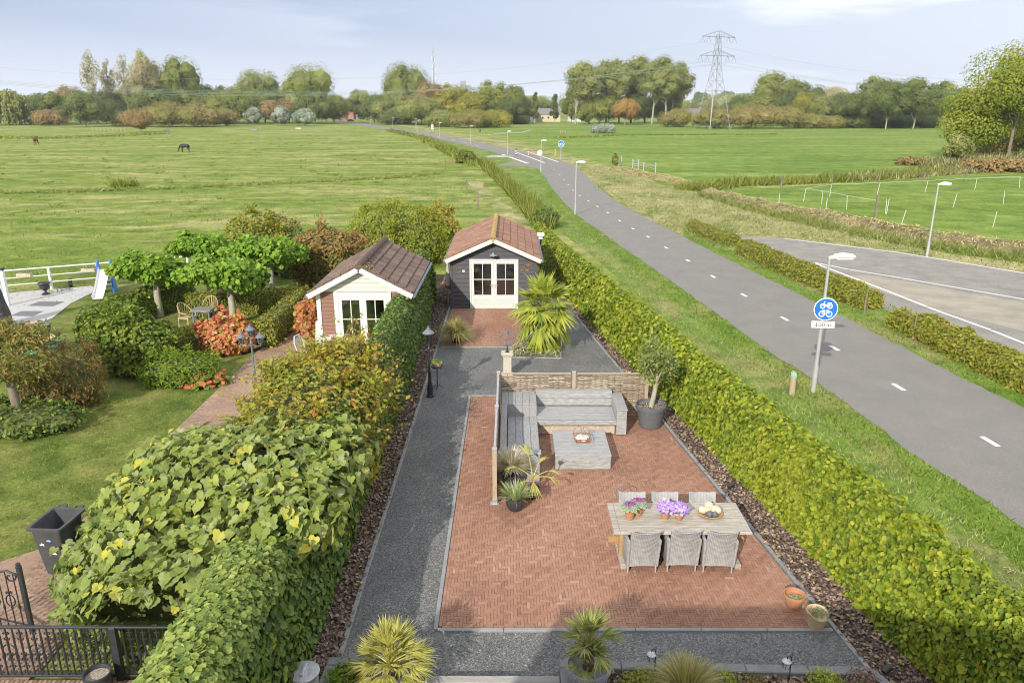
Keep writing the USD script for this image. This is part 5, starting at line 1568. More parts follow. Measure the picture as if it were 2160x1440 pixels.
part(ol, "trunk", MB().tube([(0, 0, 0.5), (0.06, 0.0, 0.85), (0.10, 0.02, 1.15), (0.12, 0.0, 1.4)], [0.075, 0.06, 0.055, 0.04], 10), "pale_bark", True)
for k in range(5):
    a = k * 1.26
    part(ol, "branch", MB().tube([(0.1, 0.01, 1.15), (0.1 + 0.15 * math.cos(a), 0.15 * math.sin(a), 1.45), (0.1 + 0.34 * math.cos(a), 0.34 * math.sin(a), 1.75)], [0.03, 0.02, 0.008], 6), "pale_bark", True)
V = []
for k in range(24):
    c = np.array([0.1, 0, 1.72]) + gg.normal(size=3) * [0.24, 0.24, 0.24]
    V.append(c + gg.normal(size=(75, 3)) * 0.10)
V = np.vstack(V)
part(ol, "foliage", leafset(V, unit(gg.normal(size=V.shape) + [0, 0, 0.7]), 0.085, "kite", gg), "olive_leaf")

# the group of pots at the near end of the side screen
p = P(1080, 1030, 0.045)
t = thing("potted_grass", "pot with a pale round head of dry feathery grass behind the side screen post", "potted plant", (p[0] - 0.02, p[1] + 0.02, 0.045))
part(t, "pot", MB().lathe(pot_prof(0.15, 0.2, 0.36), n=20), "black_pot", 35)
plume(t, "blades", 1300, 0.40, 0.52, 1.0, "dry_plume", np.random.default_rng(6), w=0.009, droop=0.25, lift=1.2, r0=0.08)
p = P(1087, 1082, 0.045)
t = thing("potted_grass", "round black pot with spiky variegated grass, nearest of the pots by the bench", "potted plant", (p[0], p[1] + 0.18, 0.045))
part(t, "pot", MB().lathe([(0, 0), (0.13, 0), (0.19, 0.1), (0.21, 0.2), (0.2, 0.28), (0.215, 0.3), (0.2, 0.3), (0.18, 0.24), (0, 0.25)], n=24), "black_pot", 35)
plume(t, "blades", 330, 0.36, 0.26, 0.75, "variegated", np.random.default_rng(7), w=0.011, droop=0.3, r0=0.14)
p = P(1124, 1055, 0.045)
t = thing("potted_palm", "young palm with a few long leaves in a small black pot by the bench", "potted plant", (p[0], p[1] + 0.13, 0.045))
part(t, "pot", MB().lathe(pot_prof(0.1, 0.14, 0.25), n=20), "black_pot", 35)
part(t, "stem", MB().tube([(0, 0, 0.2), (0, 0, 0.5)], [0.03, 0.02], 7), "rust", True)
g = np.random.default_rng(14)
for a, el, pe, ra in ((2.0, 1.2, 0.55, 0.42), (0.2, 0.55, 0.38, 0.36), (-0.35, 0.45, 0.35, 0.34), (2.9, 0.7, 0.42, 0.35), (3.9, 0.3, 0.2, 0.42), (-1.5, 0.2, 0.18, 0.4), (0.9, 1.0, 0.4, 0.3)):
    part(t, "frond", fan_frond(a, el, pe, ra, g, 8, 0.7, 0.55, w=0.55).moved((0, 0, 0.45)), "fan_yellow")

# terracotta pots by the right kerb
p = P(1678, 1285, 0.045)
t = thing("flower_pot", "orange terracotta pot of succulents near the right kerb", "flower pot", (p[0], p[1] + 0.1, 0.045))
part(t, "pot", MB().lathe(pot_prof(0.11, 0.165, 0.24, 0.018, 0.05), n=26), "terracotta", 35)
g = np.random.default_rng(15)
mbs = MB()
for k in range(9):
    c = np.array([g.normal() * 0.075, g.normal() * 0.075, 0.2])
    th = np.arange(14) * 2.4
    leafset(c + np.c_[np.cos(th) * 0.01, np.sin(th) * 0.01, 0.01 * np.arange(14) / 14], np.c_[np.cos(th) * 0.5, np.sin(th) * 0.5, np.ones(14)], 0.05, "kite", g, along=np.c_[np.cos(th), np.sin(th), 0.4 + 0 * th] * 4, mb=mbs)
part(t, "succulents", mbs, "succulent", kind="stuff")
p = P(1726, 1328, 0.045)
t = thing("flower_pot", "pale mossy terracotta pot with a broken rim and trailing succulents", "flower pot", (p[0], p[1] + 0.1, 0.045))
pot = MB().lathe([(0, 0), (0.12, 0), (0.165, 0.22), (0.175, 0.29), (0.16, 0.29), (0.14, 0.2), (0, 0.2)], n=30)
v = pot.V[0]
hi_ = v[:, 2] > 0.27
an = np.arctan2(v[:, 1], v[:, 0])
v[hi_, 2] -= 0.09 * np.clip(np.cos(an[hi_] + 1.1), 0, 1) ** 0.7
part(t, "pot", pot, "pale_terracotta", 35)
q = g.normal(size=(170, 3)) * [0.09, 0.09, 0.03] + [0.02, 0, 0.25]
part(t, "succulents", leafset(q, unit(g.normal(size=q.shape) + [0, 0, 0.5]), 0.06, "lance", g), "succulent", kind="stuff")

# ---------------------------------------------------------------- lamp post, plant stand, armillary sphere
p = P(908, 836, 0.02)
lpst = thing("lantern_post", "black cast iron garden lamp post with one glass lantern beside the gravel path", "lamp post", (p[0], p[1], 0.02))
part(lpst, "column", MB().lathe([(0, 0), (0.11, 0), (0.11, 0.05), (0.085, 0.07), (0.09, 0.3), (0.07, 0.34), (0.075, 0.4), (0.05, 0.46), (0.045, 0.75), (0.065, 0.78), (0.035, 0.82), (0.03, 1.45), (0.055, 1.47), (0.03, 1.52), (0.03, 1.62), (0.06, 1.66), (0, 1.67)], n=14), "black_iron", 30)
part(lpst, "ladder_bar", MB().tube([(-0.17, 0, 1.4), (0.17, 0, 1.4)], 0.012, 6).ball((-0.17, 0, 1.4), 0.025, 1).ball((0.17, 0, 1.4), 0.025, 1), "black_iron")


def lantern_head(t, z, s=1.0, off=(0, 0), paint="black_iron"):
    x, y = off
    o = np.array([x, y, z])
    fr = MB()
    n = 6
    b, tp = [], []
    for k in range(n):
        a = k * 2 * PI / n
        b.append(o + s * np.array([0.06 * math.cos(a), 0.06 * math.sin(a), 0.02]))
        tp.append(o + s * np.array([0.105 * math.cos(a), 0.105 * math.sin(a), 0.22]))
    for k in range(n):
        fr.bar(b[k], tp[k], 0.012 * s)
        fr.bar(tp[k], tp[(k + 1) % n], 0.014 * s)
        fr.bar(b[k], b[(k + 1) % n], 0.014 * s)
    fr.lathe([(0, 0), (0.06 * s, 0), (0.06 * s, 0.02 * s), (0, 0.02 * s)], o, 6)
    h = part(t, "lantern", fr, paint)
    for k in range(n):
        part(h, "pane", MB().add([b[k], b[(k + 1) % n], tp[(k + 1) % n], tp[k]], [(0, 1, 2), (0, 2, 3)]), "glass")
    part(h, "lantern_roof", MB().lathe([(0.145 * s, 0.215 * s), (0.15 * s, 0.225 * s), (0.10 * s, 0.28 * s), (0.05 * s, 0.31 * s), (0.045 * s, 0.34 * s), (0.02 * s, 0.36 * s), (0.012 * s, 0.41 * s), (0, 0.42 * s)], o, 12), paint if paint != "black_iron" else "grey_iron", 30)
    part(h, "bulb", MB().ball(o + (0, 0, 0.1 * s), 0.035 * s, 1), "white_paint", True)
    return h


lantern_head(lpst, 1.66, 1.15)
p = P(923, 818, 0.02)
st_ = thing("plant_stand", "thin black iron plant stand with a small tray beside the lamp post", "plant stand", (p[0], p[1], 0.02))
part(st_, "stem", MB().tube([(0, 0, 0.02), (0, 0, 0.66)], 0.016, 8), "black_iron", True)
for k in range(3):
    a = k * 2.094 + 0.4
    part(st_, "foot", MB().tube([(0, 0, 0.12), (0.09 * math.cos(a), 0.09 * math.sin(a), 0.06), (0.16 * math.cos(a), 0.16 * math.sin(a), 0.0)], 0.011, 5), "black_iron", True)
part(st_, "tray", MB().lathe([(0, 0.66), (0.17, 0.66), (0.18, 0.69), (0.17, 0.69), (0.16, 0.672), (0, 0.672)], n=22), "black_iron", 30)
t = thing("flower_pot", "low tan bowl of green houseleeks on the plant stand", "flower pot", (p[0], p[1], 0.695))
part(t, "pot", MB().lathe([(0, 0), (0.1, 0), (0.155, 0.1), (0.16, 0.14), (0.145, 0.14), (0, 0.12)], n=22), "pale_terracotta", 35)
q = np.c_[g.normal(size=(150, 2)) * 0.07, 0.13 + 0.06 * g.random(150)]
part(t, "leaves", leafset(q, unit(g.normal(size=q.shape) * 0.5 + [0, 0, 1]), 0.05, "kite", g), "box_leaf")

p = P(1070, 800, 0.02)
ped = thing("pedestal", "square cream stone pedestal behind the wicker screen", "pedestal", (p[0], p[1] + 0.35, 0.02))
part(ped, "base", MB().box((0, 0, 0.04), (0.34, 0.34, 0.08), bev=0.01), "stone_cream")
part(ped, "shaft", MB().box((0, 0, 0.37), (0.25, 0.25, 0.58), bev=0.01), "stone_cream")
part(ped, "capital", MB().box((0, 0, 0.69), (0.31, 0.31, 0.05), bev=0.01).box((0, 0, 0.745), (0.37, 0.37, 0.06), bev=0.012), "stone_cream")
arm = thing("armillary_sphere", "dark metal armillary sundial of open rings with an arrow, on the stone pedestal", "sundial", (p[0], p[1] + 0.35, 0.795))
part(arm, "stand", MB().lathe([(0, 0), (0.07, 0), (0.05, 0.03), (0.015, 0.06), (0.02, 0.12), (0.012, 0.2), (0, 0.2)], n=12), "black_iron", 30)
for k, (ax, r) in enumerate(((0.3, 0.25), (1.4, 0.24), (-0.7, 0.23))):
    pts = []
    for a in np.linspace(0, 2 * PI, 30, endpoint=False):
        v = np.array([r * math.cos(a), 0, r * math.sin(a)])
        c, s = math.cos(ax), math.sin(ax)
        v = np.array([v[0] * c, v[0] * s, v[2]])
        if k == 2:
            v = np.array([r * math.cos(a), r * math.sin(a) * 0.85, r * math.sin(a) * 0.5])
        pts.append(v + (0, 0, 0.44))
    part(arm, "ring", MB().tube(pts, 0.011, 5, closed=True), "grey_iron", True)
part(arm, "arrow", MB().tube([(-0.24, 0.1, 0.6), (0.24, -0.1, 0.28)], 0.008, 5).add([(-0.3, 0.12, 0.64), (-0.2, 0.05, 0.6), (-0.22, 0.13, 0.55)], [(0, 1, 2)]), "grey_iron")

# ground spotlights
for (px, py), lab, rz in (((1270, 720), "small black spotlight on the right bark strip level with the palm", 0.6), ((1362, 836), "small black spotlight on the bark behind the olive planter", 0.5), ((1540, 1033), "black spotlight on the bark by the far right corner of the dining table", 0.5), ((1868, 1424), "black spotlight on the bark at the bottom right corner", 0.5)):
    p = P(px, py, 0.03)
    t = thing("spotlight", lab, "spotlight", (p[0], p[1], 0.03), rz)
    part(t, "stake", MB().tube([(0, 0, -0.02), (0, 0, 0.08)], 0.012, 5), "black_iron")
    part(t, "housing", MB().tube([(-0.06, 0, 0.08), (0.07, 0, 0.13)], [0.045, 0.055], 12), "black_iron", 40)

# ---------------------------------------------------------------- near edge of the garden: planting beds, deck, lanterns
def bed_kerb(label, a, b, w, z1):
    t = thing("bed_kerb", label, "kerb", (a[0], a[1], 0))
    d = np.array(b) - np.array(a)
    ll = np.linalg.norm(d)
    m = max(1, round(ll / 1.0))
    for i in range(m):
        p, q = d * (i / m) + d / ll * 0.003, d * ((i + 1) / m) - d / ll * 0.003
        part(t, "kerb_stone", MB().bar((*p, z1 / 2 - 0.05), (*q, z1 / 2 - 0.05), w, z1 + 0.1, bev=0.012), "concrete_dark")
    return t


ZK = 0.2
kl0, kl1 = P(690, 1392, ZK)[:2], P(900, 1392, ZK)[:2]
bed_kerb("concrete kerb at the back of the left planting bed behind the yellow fan palm", kl0, kl1, 0.16, ZK)
bed_kerb("concrete kerb on the right side of the left planting bed", (kl1[0] - 0.08, kl1[1] - 0.09), (kl1[0] - 0.08, 8.0), 0.16, ZK)
bed_kerb("concrete kerb on the left side of the left planting bed next to the bark strip", (kl0[0] + 0.08, kl0[1] - 0.09), (kl0[0] - 0.0, 8.0), 0.16, ZK)
kr0, kr1 = P(1180, 1398, ZK)[:2], P(1838, 1413, ZK)[:2]
bed_kerb("long concrete kerb at the back of the right planting bed", kr0, kr1, 0.17, ZK)
bed_kerb("short concrete kerb on the left side of the right planting bed", (kr0[0] + 0.08, kr0[1] - 0.09), (kr0[0] + 0.08, 8.0), 0.16, ZK)
bed_kerb("slanting concrete kerb at the right end of the right planting bed", (kr1[0] - 0.02, kr1[1] + 0.02), (kr1[0] + 0.35, 8.3), 0.16, ZK)
dkx0, dkx1 = kl1[0] + 0.02, kr0[0] - 0.02
dk = thing("deck_step", "grey ribbed wooden deck step at the bottom edge between the two planting beds", "deck", (0, 9.04, 0.0))
for k in range(6):
    y = -0.07 - k * 0.148
    part(dk, "deck_board", MB().box(((dkx0 + dkx1) / 2, y, 0.17), (dkx1 - dkx0, 0.14, 0.028), bev=0.004), "deck_wood")
    rb_ = MB()
    for j in range(6):
        rb_.box(((dkx0 + dkx1) / 2, y - 0.055 + j * 0.022, 0.187), (dkx1 - dkx0, 0.012, 0.006))
    part(dk, "ribs", rb_, "deck_wood", kind="stuff")
part(dk, "riser", MB().box(((dkx0 + dkx1) / 2, -0.012, 0.09), (dkx1 - dkx0, 0.02, 0.13)), "deck_wood")
setting("left_planting_bed", flat([(kl0[0] + 0.1, kl0[1] - 0.08), (kl1[0] - 0.1, kl1[1] - 0.08), (kl1[0] - 0.1, 8.0), (kl0[0] + 0.05, 8.0)], 0.12), "soil")
rbed = Polygon([(kr0[0] + 0.1, kr0[1] - 0.08), (kr1[0], kr1[1] - 0.08), (kr1[0] + 0.3, 8.2), (kr0[0] + 0.1, 8.0)])
setting("right_planting_bed", flat(rbed, 0.10), "soil")
g = np.random.default_rng(63)
q = points_in(rbed, 2600, g)
setting("bark_mulch", leafset(np.c_[q, 0.115 + 0.05 * g.random(len(q))], unit(g.normal(size=(len(q), 3)) * 0.5 + [0, 0, 1]), 0.05 + 0.05 * g.random(len(q)), "kite", g), "bark_chip", "stuff", "bark chips in the planting bed at the bottom right")

p = P(820, 1432, 0.35)
t = thing("potted_palm", "bushy yellow fan palm in a blue grey pot at the bottom left", "potted palm", (p[0] + 0.03, p[1] + 0.02, 0.12))
part(t, "pot", MB().lathe([(0, 0), (0.25, 0), (0.29, 0.04), (0.35, 0.30), (0.375, 0.31), (0.375, 0.37), (0.345, 0.37), (0.32, 0.30), (0, 0.30)], n=36), "blue_grey_pot", 35)
part(t, "trunk", MB().tube([(0, 0, 0.28), (0, 0, 0.42)], [0.16, 0.1], 10), "palm_fibre", True)
fan_palm(t, (0, 0, 0.40), 42, 0.32, 0.36, "fan_yellow", np.random.default_rng(64), lo=-0.3, hi=1.4, nseg=17, sweep=1.6, skew=0.85, drp=0.3)
p = P(1240, 1410, 0.3)
t = thing("potted_palm", "olive green fan palm in a blue grey pot at the bottom middle", "potted palm", (p[0], p[1] - 0.08, 0.1))
part(t, "pot", MB().lathe([(0, 0), (0.22, 0), (0.26, 0.04), (0.30, 0.28), (0.325, 0.29), (0.325, 0.35), (0.295, 0.35), (0.28, 0.29), (0, 0.29)], n=36), "blue_grey_pot", 35)
part(t, "trunk", MB().tube([(0, 0, 0.27), (0.0, 0.02, 0.62)], [0.09, 0.07], 10), "palm_fibre", True)
fan_palm(t, (0, 0.02, 0.62), 11, 0.22, 0.36, "fan_olive", np.random.default_rng(65), lo=0.1, hi=1.45, nseg=17, sweep=1.8, drp=0.35)
fan_palm(t, (0, 0, 0.36), 16, 0.16, 0.26, "fan_olive", np.random.default_rng(66), lo=0.0, hi=1.2, nseg=13, sweep=1.9, drp=0.4)

bush("garden_shrub", "small fresh green shrub left of the yellow fan palm", "shrub", None, (0.22, 0.22, 0.16), "box_leaf", 900, 0.05, "kite", 201, loc=(P(727, 1425, 0.3)[0], P(727, 1425, 0.3)[1], 0.12))
p = P(878, 1412, 0.2)
t = thing("grass_tuft", "thin dry grass tuft between the yellow palm's pot and the kerb", "grass", (p[0], p[1] - 0.05, 0.12))
plume(t, "blades", 120, 0.2, 0.0, 0.5, "sedge", np.random.default_rng(67), w=0.008)
p = P(1447, 1432, 0.3)
t = thing("grass_tuft", "big fountain of pale feather grass between the two hanging lanterns", "ornamental grass", (p[0], p[1] - 0.12, 0.1))
plume(t, "blades", 1700, 0.62, 0.02, 0.72, "dry_plume" if False else "sedge", np.random.default_rng(68), w=0.007, droop=0.7, r0=0.08)
bush("garden_shrub", "olive brown low shrub left of the feather grass", "shrub", None, (0.26, 0.2, 0.11), "beech_leaf", 800, 0.045, "kite", 202, loc=(*P(1350, 1432, 0.25)[:2], 0.1))
bush("garden_shrub", "small lime green shrub right of the feather grass", "shrub", None, (0.12, 0.14, 0.13), "lime_leaf", 420, 0.05, "lance", 203, loc=(*P(1535, 1430, 0.25)[:2], 0.1))
bush("garden_shrub", "low rusty ground plant beside the right hanging lantern", "shrub", None, (0.16, 0.12, 0.06), "maple_rust", 350, 0.04, "kite", 204, loc=(*P(1592, 1436, 0.2)[:2], 0.1))
bush("garden_shrub", "bright lime green shrub right of the hanging lantern", "shrub", None, (0.22, 0.18, 0.15), "lime_leaf", 800, 0.055, "lance", 205, loc=(*P(1742, 1438, 0.25)[:2], 0.1))
bush("garden_shrub", "brown heather with pink flower heads at the right end of the bed", "shrub", None, (0.2, 0.18, 0.13), "heather", 900, 0.04, "kite", 206, loc=(*P(1822, 1436, 0.25)[:2], 0.1))
for (px, py), lab in (((1380, 1425), "hanging garden lantern on a hook left of the feather grass"), ((1663, 1440), "hanging garden lantern on a hook right of the feather grass")):
    p = P(px, py, 0.1)
    p = np.array([p[0], max(p[1], 8.72), 0.1])
    t = thing("hook_lantern", lab, "lantern", p)
    part(t, "hook", MB().tube([(0, 0, 0), (0, 0, 0.42), (-0.02, 0, 0.47), (-0.055, 0, 0.46), (-0.06, 0, 0.42)], 0.008, 6).bar((0, 0, 0.42), (0.0, 0.0, 0.52), 0.008), "black_iron")
    part(t, "cap", MB().lathe([(0.065, 0), (0.067, 0.01), (0.04, 0.03), (0, 0.034)], (-0.06, 0, 0.37), 16), "galvanised", 30)
    c = MB()
    for k in range(6):
        a = k * PI / 3
        c.tube([(-0.06 + 0.05 * math.cos(a), 0.05 * math.sin(a), 0.37), (-0.06 + 0.065 * math.cos(a), 0.065 * math.sin(a), 0.31), (-0.06 + 0.04 * math.cos(a), 0.04 * math.sin(a), 0.26)], 0.004, 4)
    part(t, "wire_cage", c, "black_iron")
# zinc churn with an embossed lid
p = P(640, 1412, 0.5)
zb = thing("zinc_bin", "round zinc bin with an embossed lid beside the left planting bed", "bin", (p[0], p[1], 0.0))
part(zb, "body", MB().lathe([(0, 0), (0.18, 0), (0.2, 0.46), (0.208, 0.47)], n=28), "galvanised", 35)
part(zb, "lid", MB().lathe([(0.215, 0.45), (0.222, 0.47), (0.21, 0.485), (0.1, 0.497), (0, 0.502)], n=32), "galvanised", 35)
part(zb, "lid_handle", MB().box((0, 0, 0.512), (0.05, 0.24, 0.02), bev=0.006).box((0, -0.02, 0.526), (0.03, 0.1, 0.014), bev=0.005), "galvanised")
em = MB()
for s in (-1, 1):
    for k in range(5):
        a = -0.5 + k * 0.26
        em.bar((s * 0.07, 0.02 + a * 0.13, 0.499), (s * (0.13 - 0.03 * abs(a)), -0.02 + a * 0.17, 0.494), 0.014, 0.008)
part(zb, "embossing", em, "galvanised", kind="stuff")

# ---------------------------------------------------------------- the neighbours' iron fence and gate
FY = 9.12
fx0, fxp, fx1 = P(-60, 1325, 0.95)[0], P(228, 1328, 0.95)[0], P(372, 1335, 0.95)[0]
fe = thing("iron_fence", "black wrought iron fence with scrolled balusters at the bottom left", "fence", (fxp, FY, 0))


def ring_c(cx, cz, r, a0, a1, n=9):
    return [(cx + r * math.cos(a), 0.0, cz + r * math.sin(a)) for a in np.linspace(a0, a1, n)]


part(fe, "top_rail", MB().box(((fx0 + fx1) / 2 - fxp, 0, 0.95), (fx1 - fx0, 0.05, 0.03), bev=0.006), "black_iron")
part(fe, "bottom_rail", MB().box(((fx0 + fx1) / 2 - fxp, 0, 0.12), (fx1 - fx0, 0.04, 0.03), bev=0.004), "black_iron")
part(fe, "post", MB().box((0.03, 0, 0.48), (0.09, 0.09, 0.96), bev=0.01).box((0.03, 0, 0.015), (0.16, 0.16, 0.03)), "black_iron", label="thick square post of the iron fence")
k = 0
x = fx0 + 0.05
while x < fx1:
    if abs(x - fxp - 0.03) > 0.06:
        u = x - fxp
        b = MB().tube([(u, 0, 0.135), (u, 0, 0.4), (u, 0, 0.45), (u, 0, 0.5), (u, 0, 0.75), (u, 0, 0.935)], [0.011, 0.014, 0.026, 0.014, 0.016, 0.01], 6)
        b.ball((u, 0, 0.82), 0.018, 0)
        if k % 2 == 0:
            for zc in (0.45, 0.24, 0.80):
                for s in (-1, 1):
                    b.tube([(u + s * q[0], q[1], zc + q[2]) for q in [(0.004, 0, 0.05), (0.03, 0, 0.065), (0.042, 0, 0.045), (0.03, 0, 0.03)]], 0.011, 4)
                    b.tube([(u + s * q[0], q[1], zc + q[2]) for q in [(0.004, 0, -0.05), (0.03, 0, -0.065), (0.042, 0, -0.045), (0.03, 0, -0.03)]], 0.011, 4)
            if (k // 2) % 2 == 0:
                for s in (-1, 1):
                    b.tube([(u + s * 0.095 * math.cos(a), 0, 0.56 + 0.095 * math.sin(a)) for a in np.linspace(-1.2, 1.2, 8)], 0.012, 4)
        part(fe, "baluster", b, "black_iron")
    x += 0.098
    k += 1

gt_ = P(70, 1336, 0.0)
ga = thing("iron_gate", "open wrought iron gate leaf with an arched scroll top, left of the wheelie bin's path", "gate", (gt_[0], gt_[1], 0))
part(ga, "hinge_post", MB().box((0, 0, 0.61), (0.06, 0.06, 1.22), bev=0.006).lathe([(0.045, 1.22), (0.045, 1.24), (0.03, 1.25), (0.036, 1.285), (0, 1.31)], n=8), "black_iron")
gwid = 0.95
top = [(-0.06, 0, 1.08), (-0.2, 0, 1.16), (-0.38, 0, 1.12), (-0.6, 0, 0.98), (-gwid, 0, 0.86)]
part(ga, "arched_rail", MB().tube(top, 0.018, 8), "black_iron", True)
sp = [(-0.06 - 0.11 + (0.11 - 0.011 * k) * math.cos(0.6 - k * 0.62), 0, 1.05 + (0.11 - 0.011 * k) * math.sin(0.6 - k * 0.62)) for k in range(10)]
part(ga, "scroll", MB().tube(sp, 0.014, 6), "black_iron", True)
part(ga, "bottom_rail", MB().bar((-0.03, 0, 0.12), (-gwid, 0, 0.12), 0.03, 0.03), "black_iron")
part(ga, "end_stile", MB().bar((-gwid, 0, 0.1), (-gwid, 0, 0.88), 0.03, 0.03), "black_iron")
part(ga, "brace", MB().bar((-0.03, 0.0, 0.16), (-gwid, 0.0, 0.42), 0.02, 0.02), "black_iron")
for k in range(1, 8):
    u = -k * gwid / 8
    zt = np.interp(-u, [-t_[0] for t_ in top], [t_[2] for t_ in top])
    b = MB().tube([(u, 0, 0.13), (u, 0, 0.45), (u, 0, 0.5), (u, 0, 0.55), (u, 0, zt)], [0.009, 0.01, 0.02, 0.01, 0.008], 6)
    if k % 2 == 0:
        for s in (-1, 1):
            b.tube([(u + s * 0.07 * math.cos(a), 0, 0.62 + 0.1 * math.sin(a)) for a in np.linspace(-1.5, 1.3, 8)], 0.012, 4)
            b.tube([(u + s * q[0], 0, 0.74 + q[1]) for q in [(0.004, 0.0), (0.03, 0.05), (0.05, 0.03), (0.035, 0.0)]], 0.011, 4)
    part(ga, "baluster", b, "black_iron")
setting("front_paving", flat([(fx0 - 1.5, 6.0), (fx1 + 0.4, 6.0), (fx1 + 0.4, FY - 0.05), (fx0 - 1.5, FY - 0.05)], 0.03), "concrete_dark")
rr = UsdGeom.Xform.Define(stage, "/World/brick_edging").GetPrim()
tag(rr, kind="structure")
for k in range(46):
    x = fx0 - 0.2 + k * 0.068
    if x < fx1 + 0.1:
        part(rr, "brick", MB().box((x, FY - 0.12, 0.035), (0.058, 0.2, 0.05), bev=0.004, tone=(k * 0.37) % 1), "brick_brown")
gp = P(-30, 1320)
setting("gate_paving", flat([(-10.5, 9.2), (-7.0, 9.2), (-7.05, 12.6), (-8.7, 12.8), (-10.5, 11.2)], 0.026), "brick_brown")
p = P(205, 1422, 0.36)
t = thing("big_pot", "round black glazed pot filled with tan soil in front of the iron fence", "pot", (p[0], p[1], 0.03))
part(t, "pot", MB().lathe([(0, 0), (0.13, 0), (0.185, 0.2), (0.18, 0.32), (0.195, 0.34), (0.195, 0.37), (0.17, 0.37), (0.155, 0.33), (0.155, 0.31)], n=28), "black_pot", 35)
part(t, "soil", MB().lathe([(0.156, 0.315), (0.08, 0.32), (0, 0.322)], n=28), "sand")

# wheelie bin
p = P(88, 1222)
wb = thing("wheelie_bin", "black wheelie bin with its lid open and white stickers beside the big leaved climber", "bin", (p[0] + 0.24, p[1] + 0.34, 0.03), -0.06)


def rect_ring(hx, hy, z, cy=0.0, n=4, r=0.05):
    pts = []
    for sx, sy, a0 in ((1, 1, 0), (-1, 1, 90), (-1, -1, 180), (1, -1, 270)):
        for k in range(n):
            a = math.radians(a0 + 90 * k / (n - 1))
            pts.append((sx * (hx - r) + r * math.cos(a), cy + sy * (hy - r) + r * math.sin(a), z))
    return pts


def loft(rings, cap0=False, cap1=False):
    n = len(rings[0])
    V = np.vstack(rings)
    F = []
    for i in range(len(rings) - 1):
        for j in range(n):
            a, b = i * n + j, i * n + (j + 1) % n
            F += [(a, b, b + n), (a, b + n, a + n)]
    mb = MB().add(V, F)
    for flag, ring, rev in ((cap0, rings[0], True), (cap1, rings[-1], False)):
        if flag:
            c = np.mean(ring, 0)
            mb.add(np.vstack([ring, c]), [(n, (j + 1) % n, j) if rev else (n, j, (j + 1) % n) for j in range(n)])
    return mb


part(wb, "body", loft([rect_ring(0.2, 0.23, 0.0), rect_ring(0.21, 0.25, 0.1), rect_ring(0.27, 0.345, 0.98), rect_ring(0.25, 0.325, 0.98), rect_ring(0.19, 0.22, 0.08)], True, True), "bin_plastic", 35)
part(wb, "rim", loft([rect_ring(0.275, 0.35, 0.95), rect_ring(0.315, 0.39, 0.955), rect_ring(0.315, 0.39, 1.0), rect_ring(0.265, 0.34, 1.0), rect_ring(0.255, 0.33, 0.95)]), "bin_plastic", 30)
for s in (-1, 1):
    part(wb, "handle", MB().tube([(s * 0.16 - 0.07, 0.39, 0.98), (s * 0.16 - 0.07, 0.47, 1.0), (s * 0.16 + 0.07, 0.47, 1.0), (s * 0.16 + 0.07, 0.39, 0.98)], 0.016, 6), "bin_plastic", True)
    part(wb, "wheel", MB().tube([(s * 0.2, 0.27, 0.1), (s * 0.255, 0.27, 0.1)], 0.1, 18), "black_pot", 35)
fy = lambda z: -(0.25 + (z - 0.1) * 0.108) - 0.004
for (x, z), pts, m_ in (((0.03, 0.74), [(-0.05, 0.0), (-0.02, 0.02), (0.02, 0.03), (0.05, 0.0), (0.02, -0.02), (-0.02, -0.015)], "sticker_blue"),
                        ((-0.11, 0.66), [(-0.05, 0.0), (-0.01, 0.01), (0.0, 0.04), (0.02, 0.012), (0.05, 0.02), (0.03, -0.01), (0.04, -0.04), (0.0, -0.015), (-0.03, -0.03)], "sticker_white"),
                        ((0.06, 0.5), [(-0.05, -0.03), (-0.03, 0.01), (-0.04, 0.06), (-0.01, 0.02), (0.03, 0.0), (0.06, -0.05), (0.0, -0.05)], "sticker_white")):
    V = [(x, fy(z) - 0.003, z)] + [(x + a, fy(z + b) - 0.003, z + b) for a, b in pts]
    n = len(pts)
    part(wb, "sticker", MB().add(V, [(0, 1 + j, 1 + (j + 1) % n) for j in range(n)]), m_)

# ---------------------------------------------------------------- big leaved climber over the hedge
HEART = np.array([(0, 0.42, -0.04), (0, 0.06, -0.02), (-0.2, -0.1, 0.05), (-0.46, 0.02, 0.08), (-0.5, 0.3, 0.07), (-0.36, 0.44, 0.0), (-0.34, 0.64, 0.05), (-0.13, 0.8, 0.02), (0, 1.02, -0.12),
                  (0.13, 0.8, 0.02), (0.34, 0.64, 0.05), (0.36, 0.44, 0.0), (0.5, 0.3, 0.07), (0.46, 0.02, 0.08), (0.2, -0.1, 0.05)])
HEARTF = [(0, j, j + 1) for j in range(1, 14)] + [(0, 14, 1)]
TPL["heart"] = (HEART.tolist(), [(a, c, b) for a, b, c in HEARTF])
g = np.random.default_rng(301)
gx, gy = -4.9, 12.0
cl = thing("climber", "great mound of pale mottled heart shaped leaves climbing over the left hedge", "climber", (gx, gy, 0))
m = trimesh.creation.icosphere(4, 1.0)
v = m.vertices.copy()
v = v * (0.9 + 0.62 * (meshkit.fbm(v * 2.3 + 7, 3)[:, None] - 0.5))
v = np.sign(v) * np.abs(v) ** 0.85
v[:, 2] = np.where(v[:, 2] < 0, v[:, 2] * 0.5, v[:, 2])
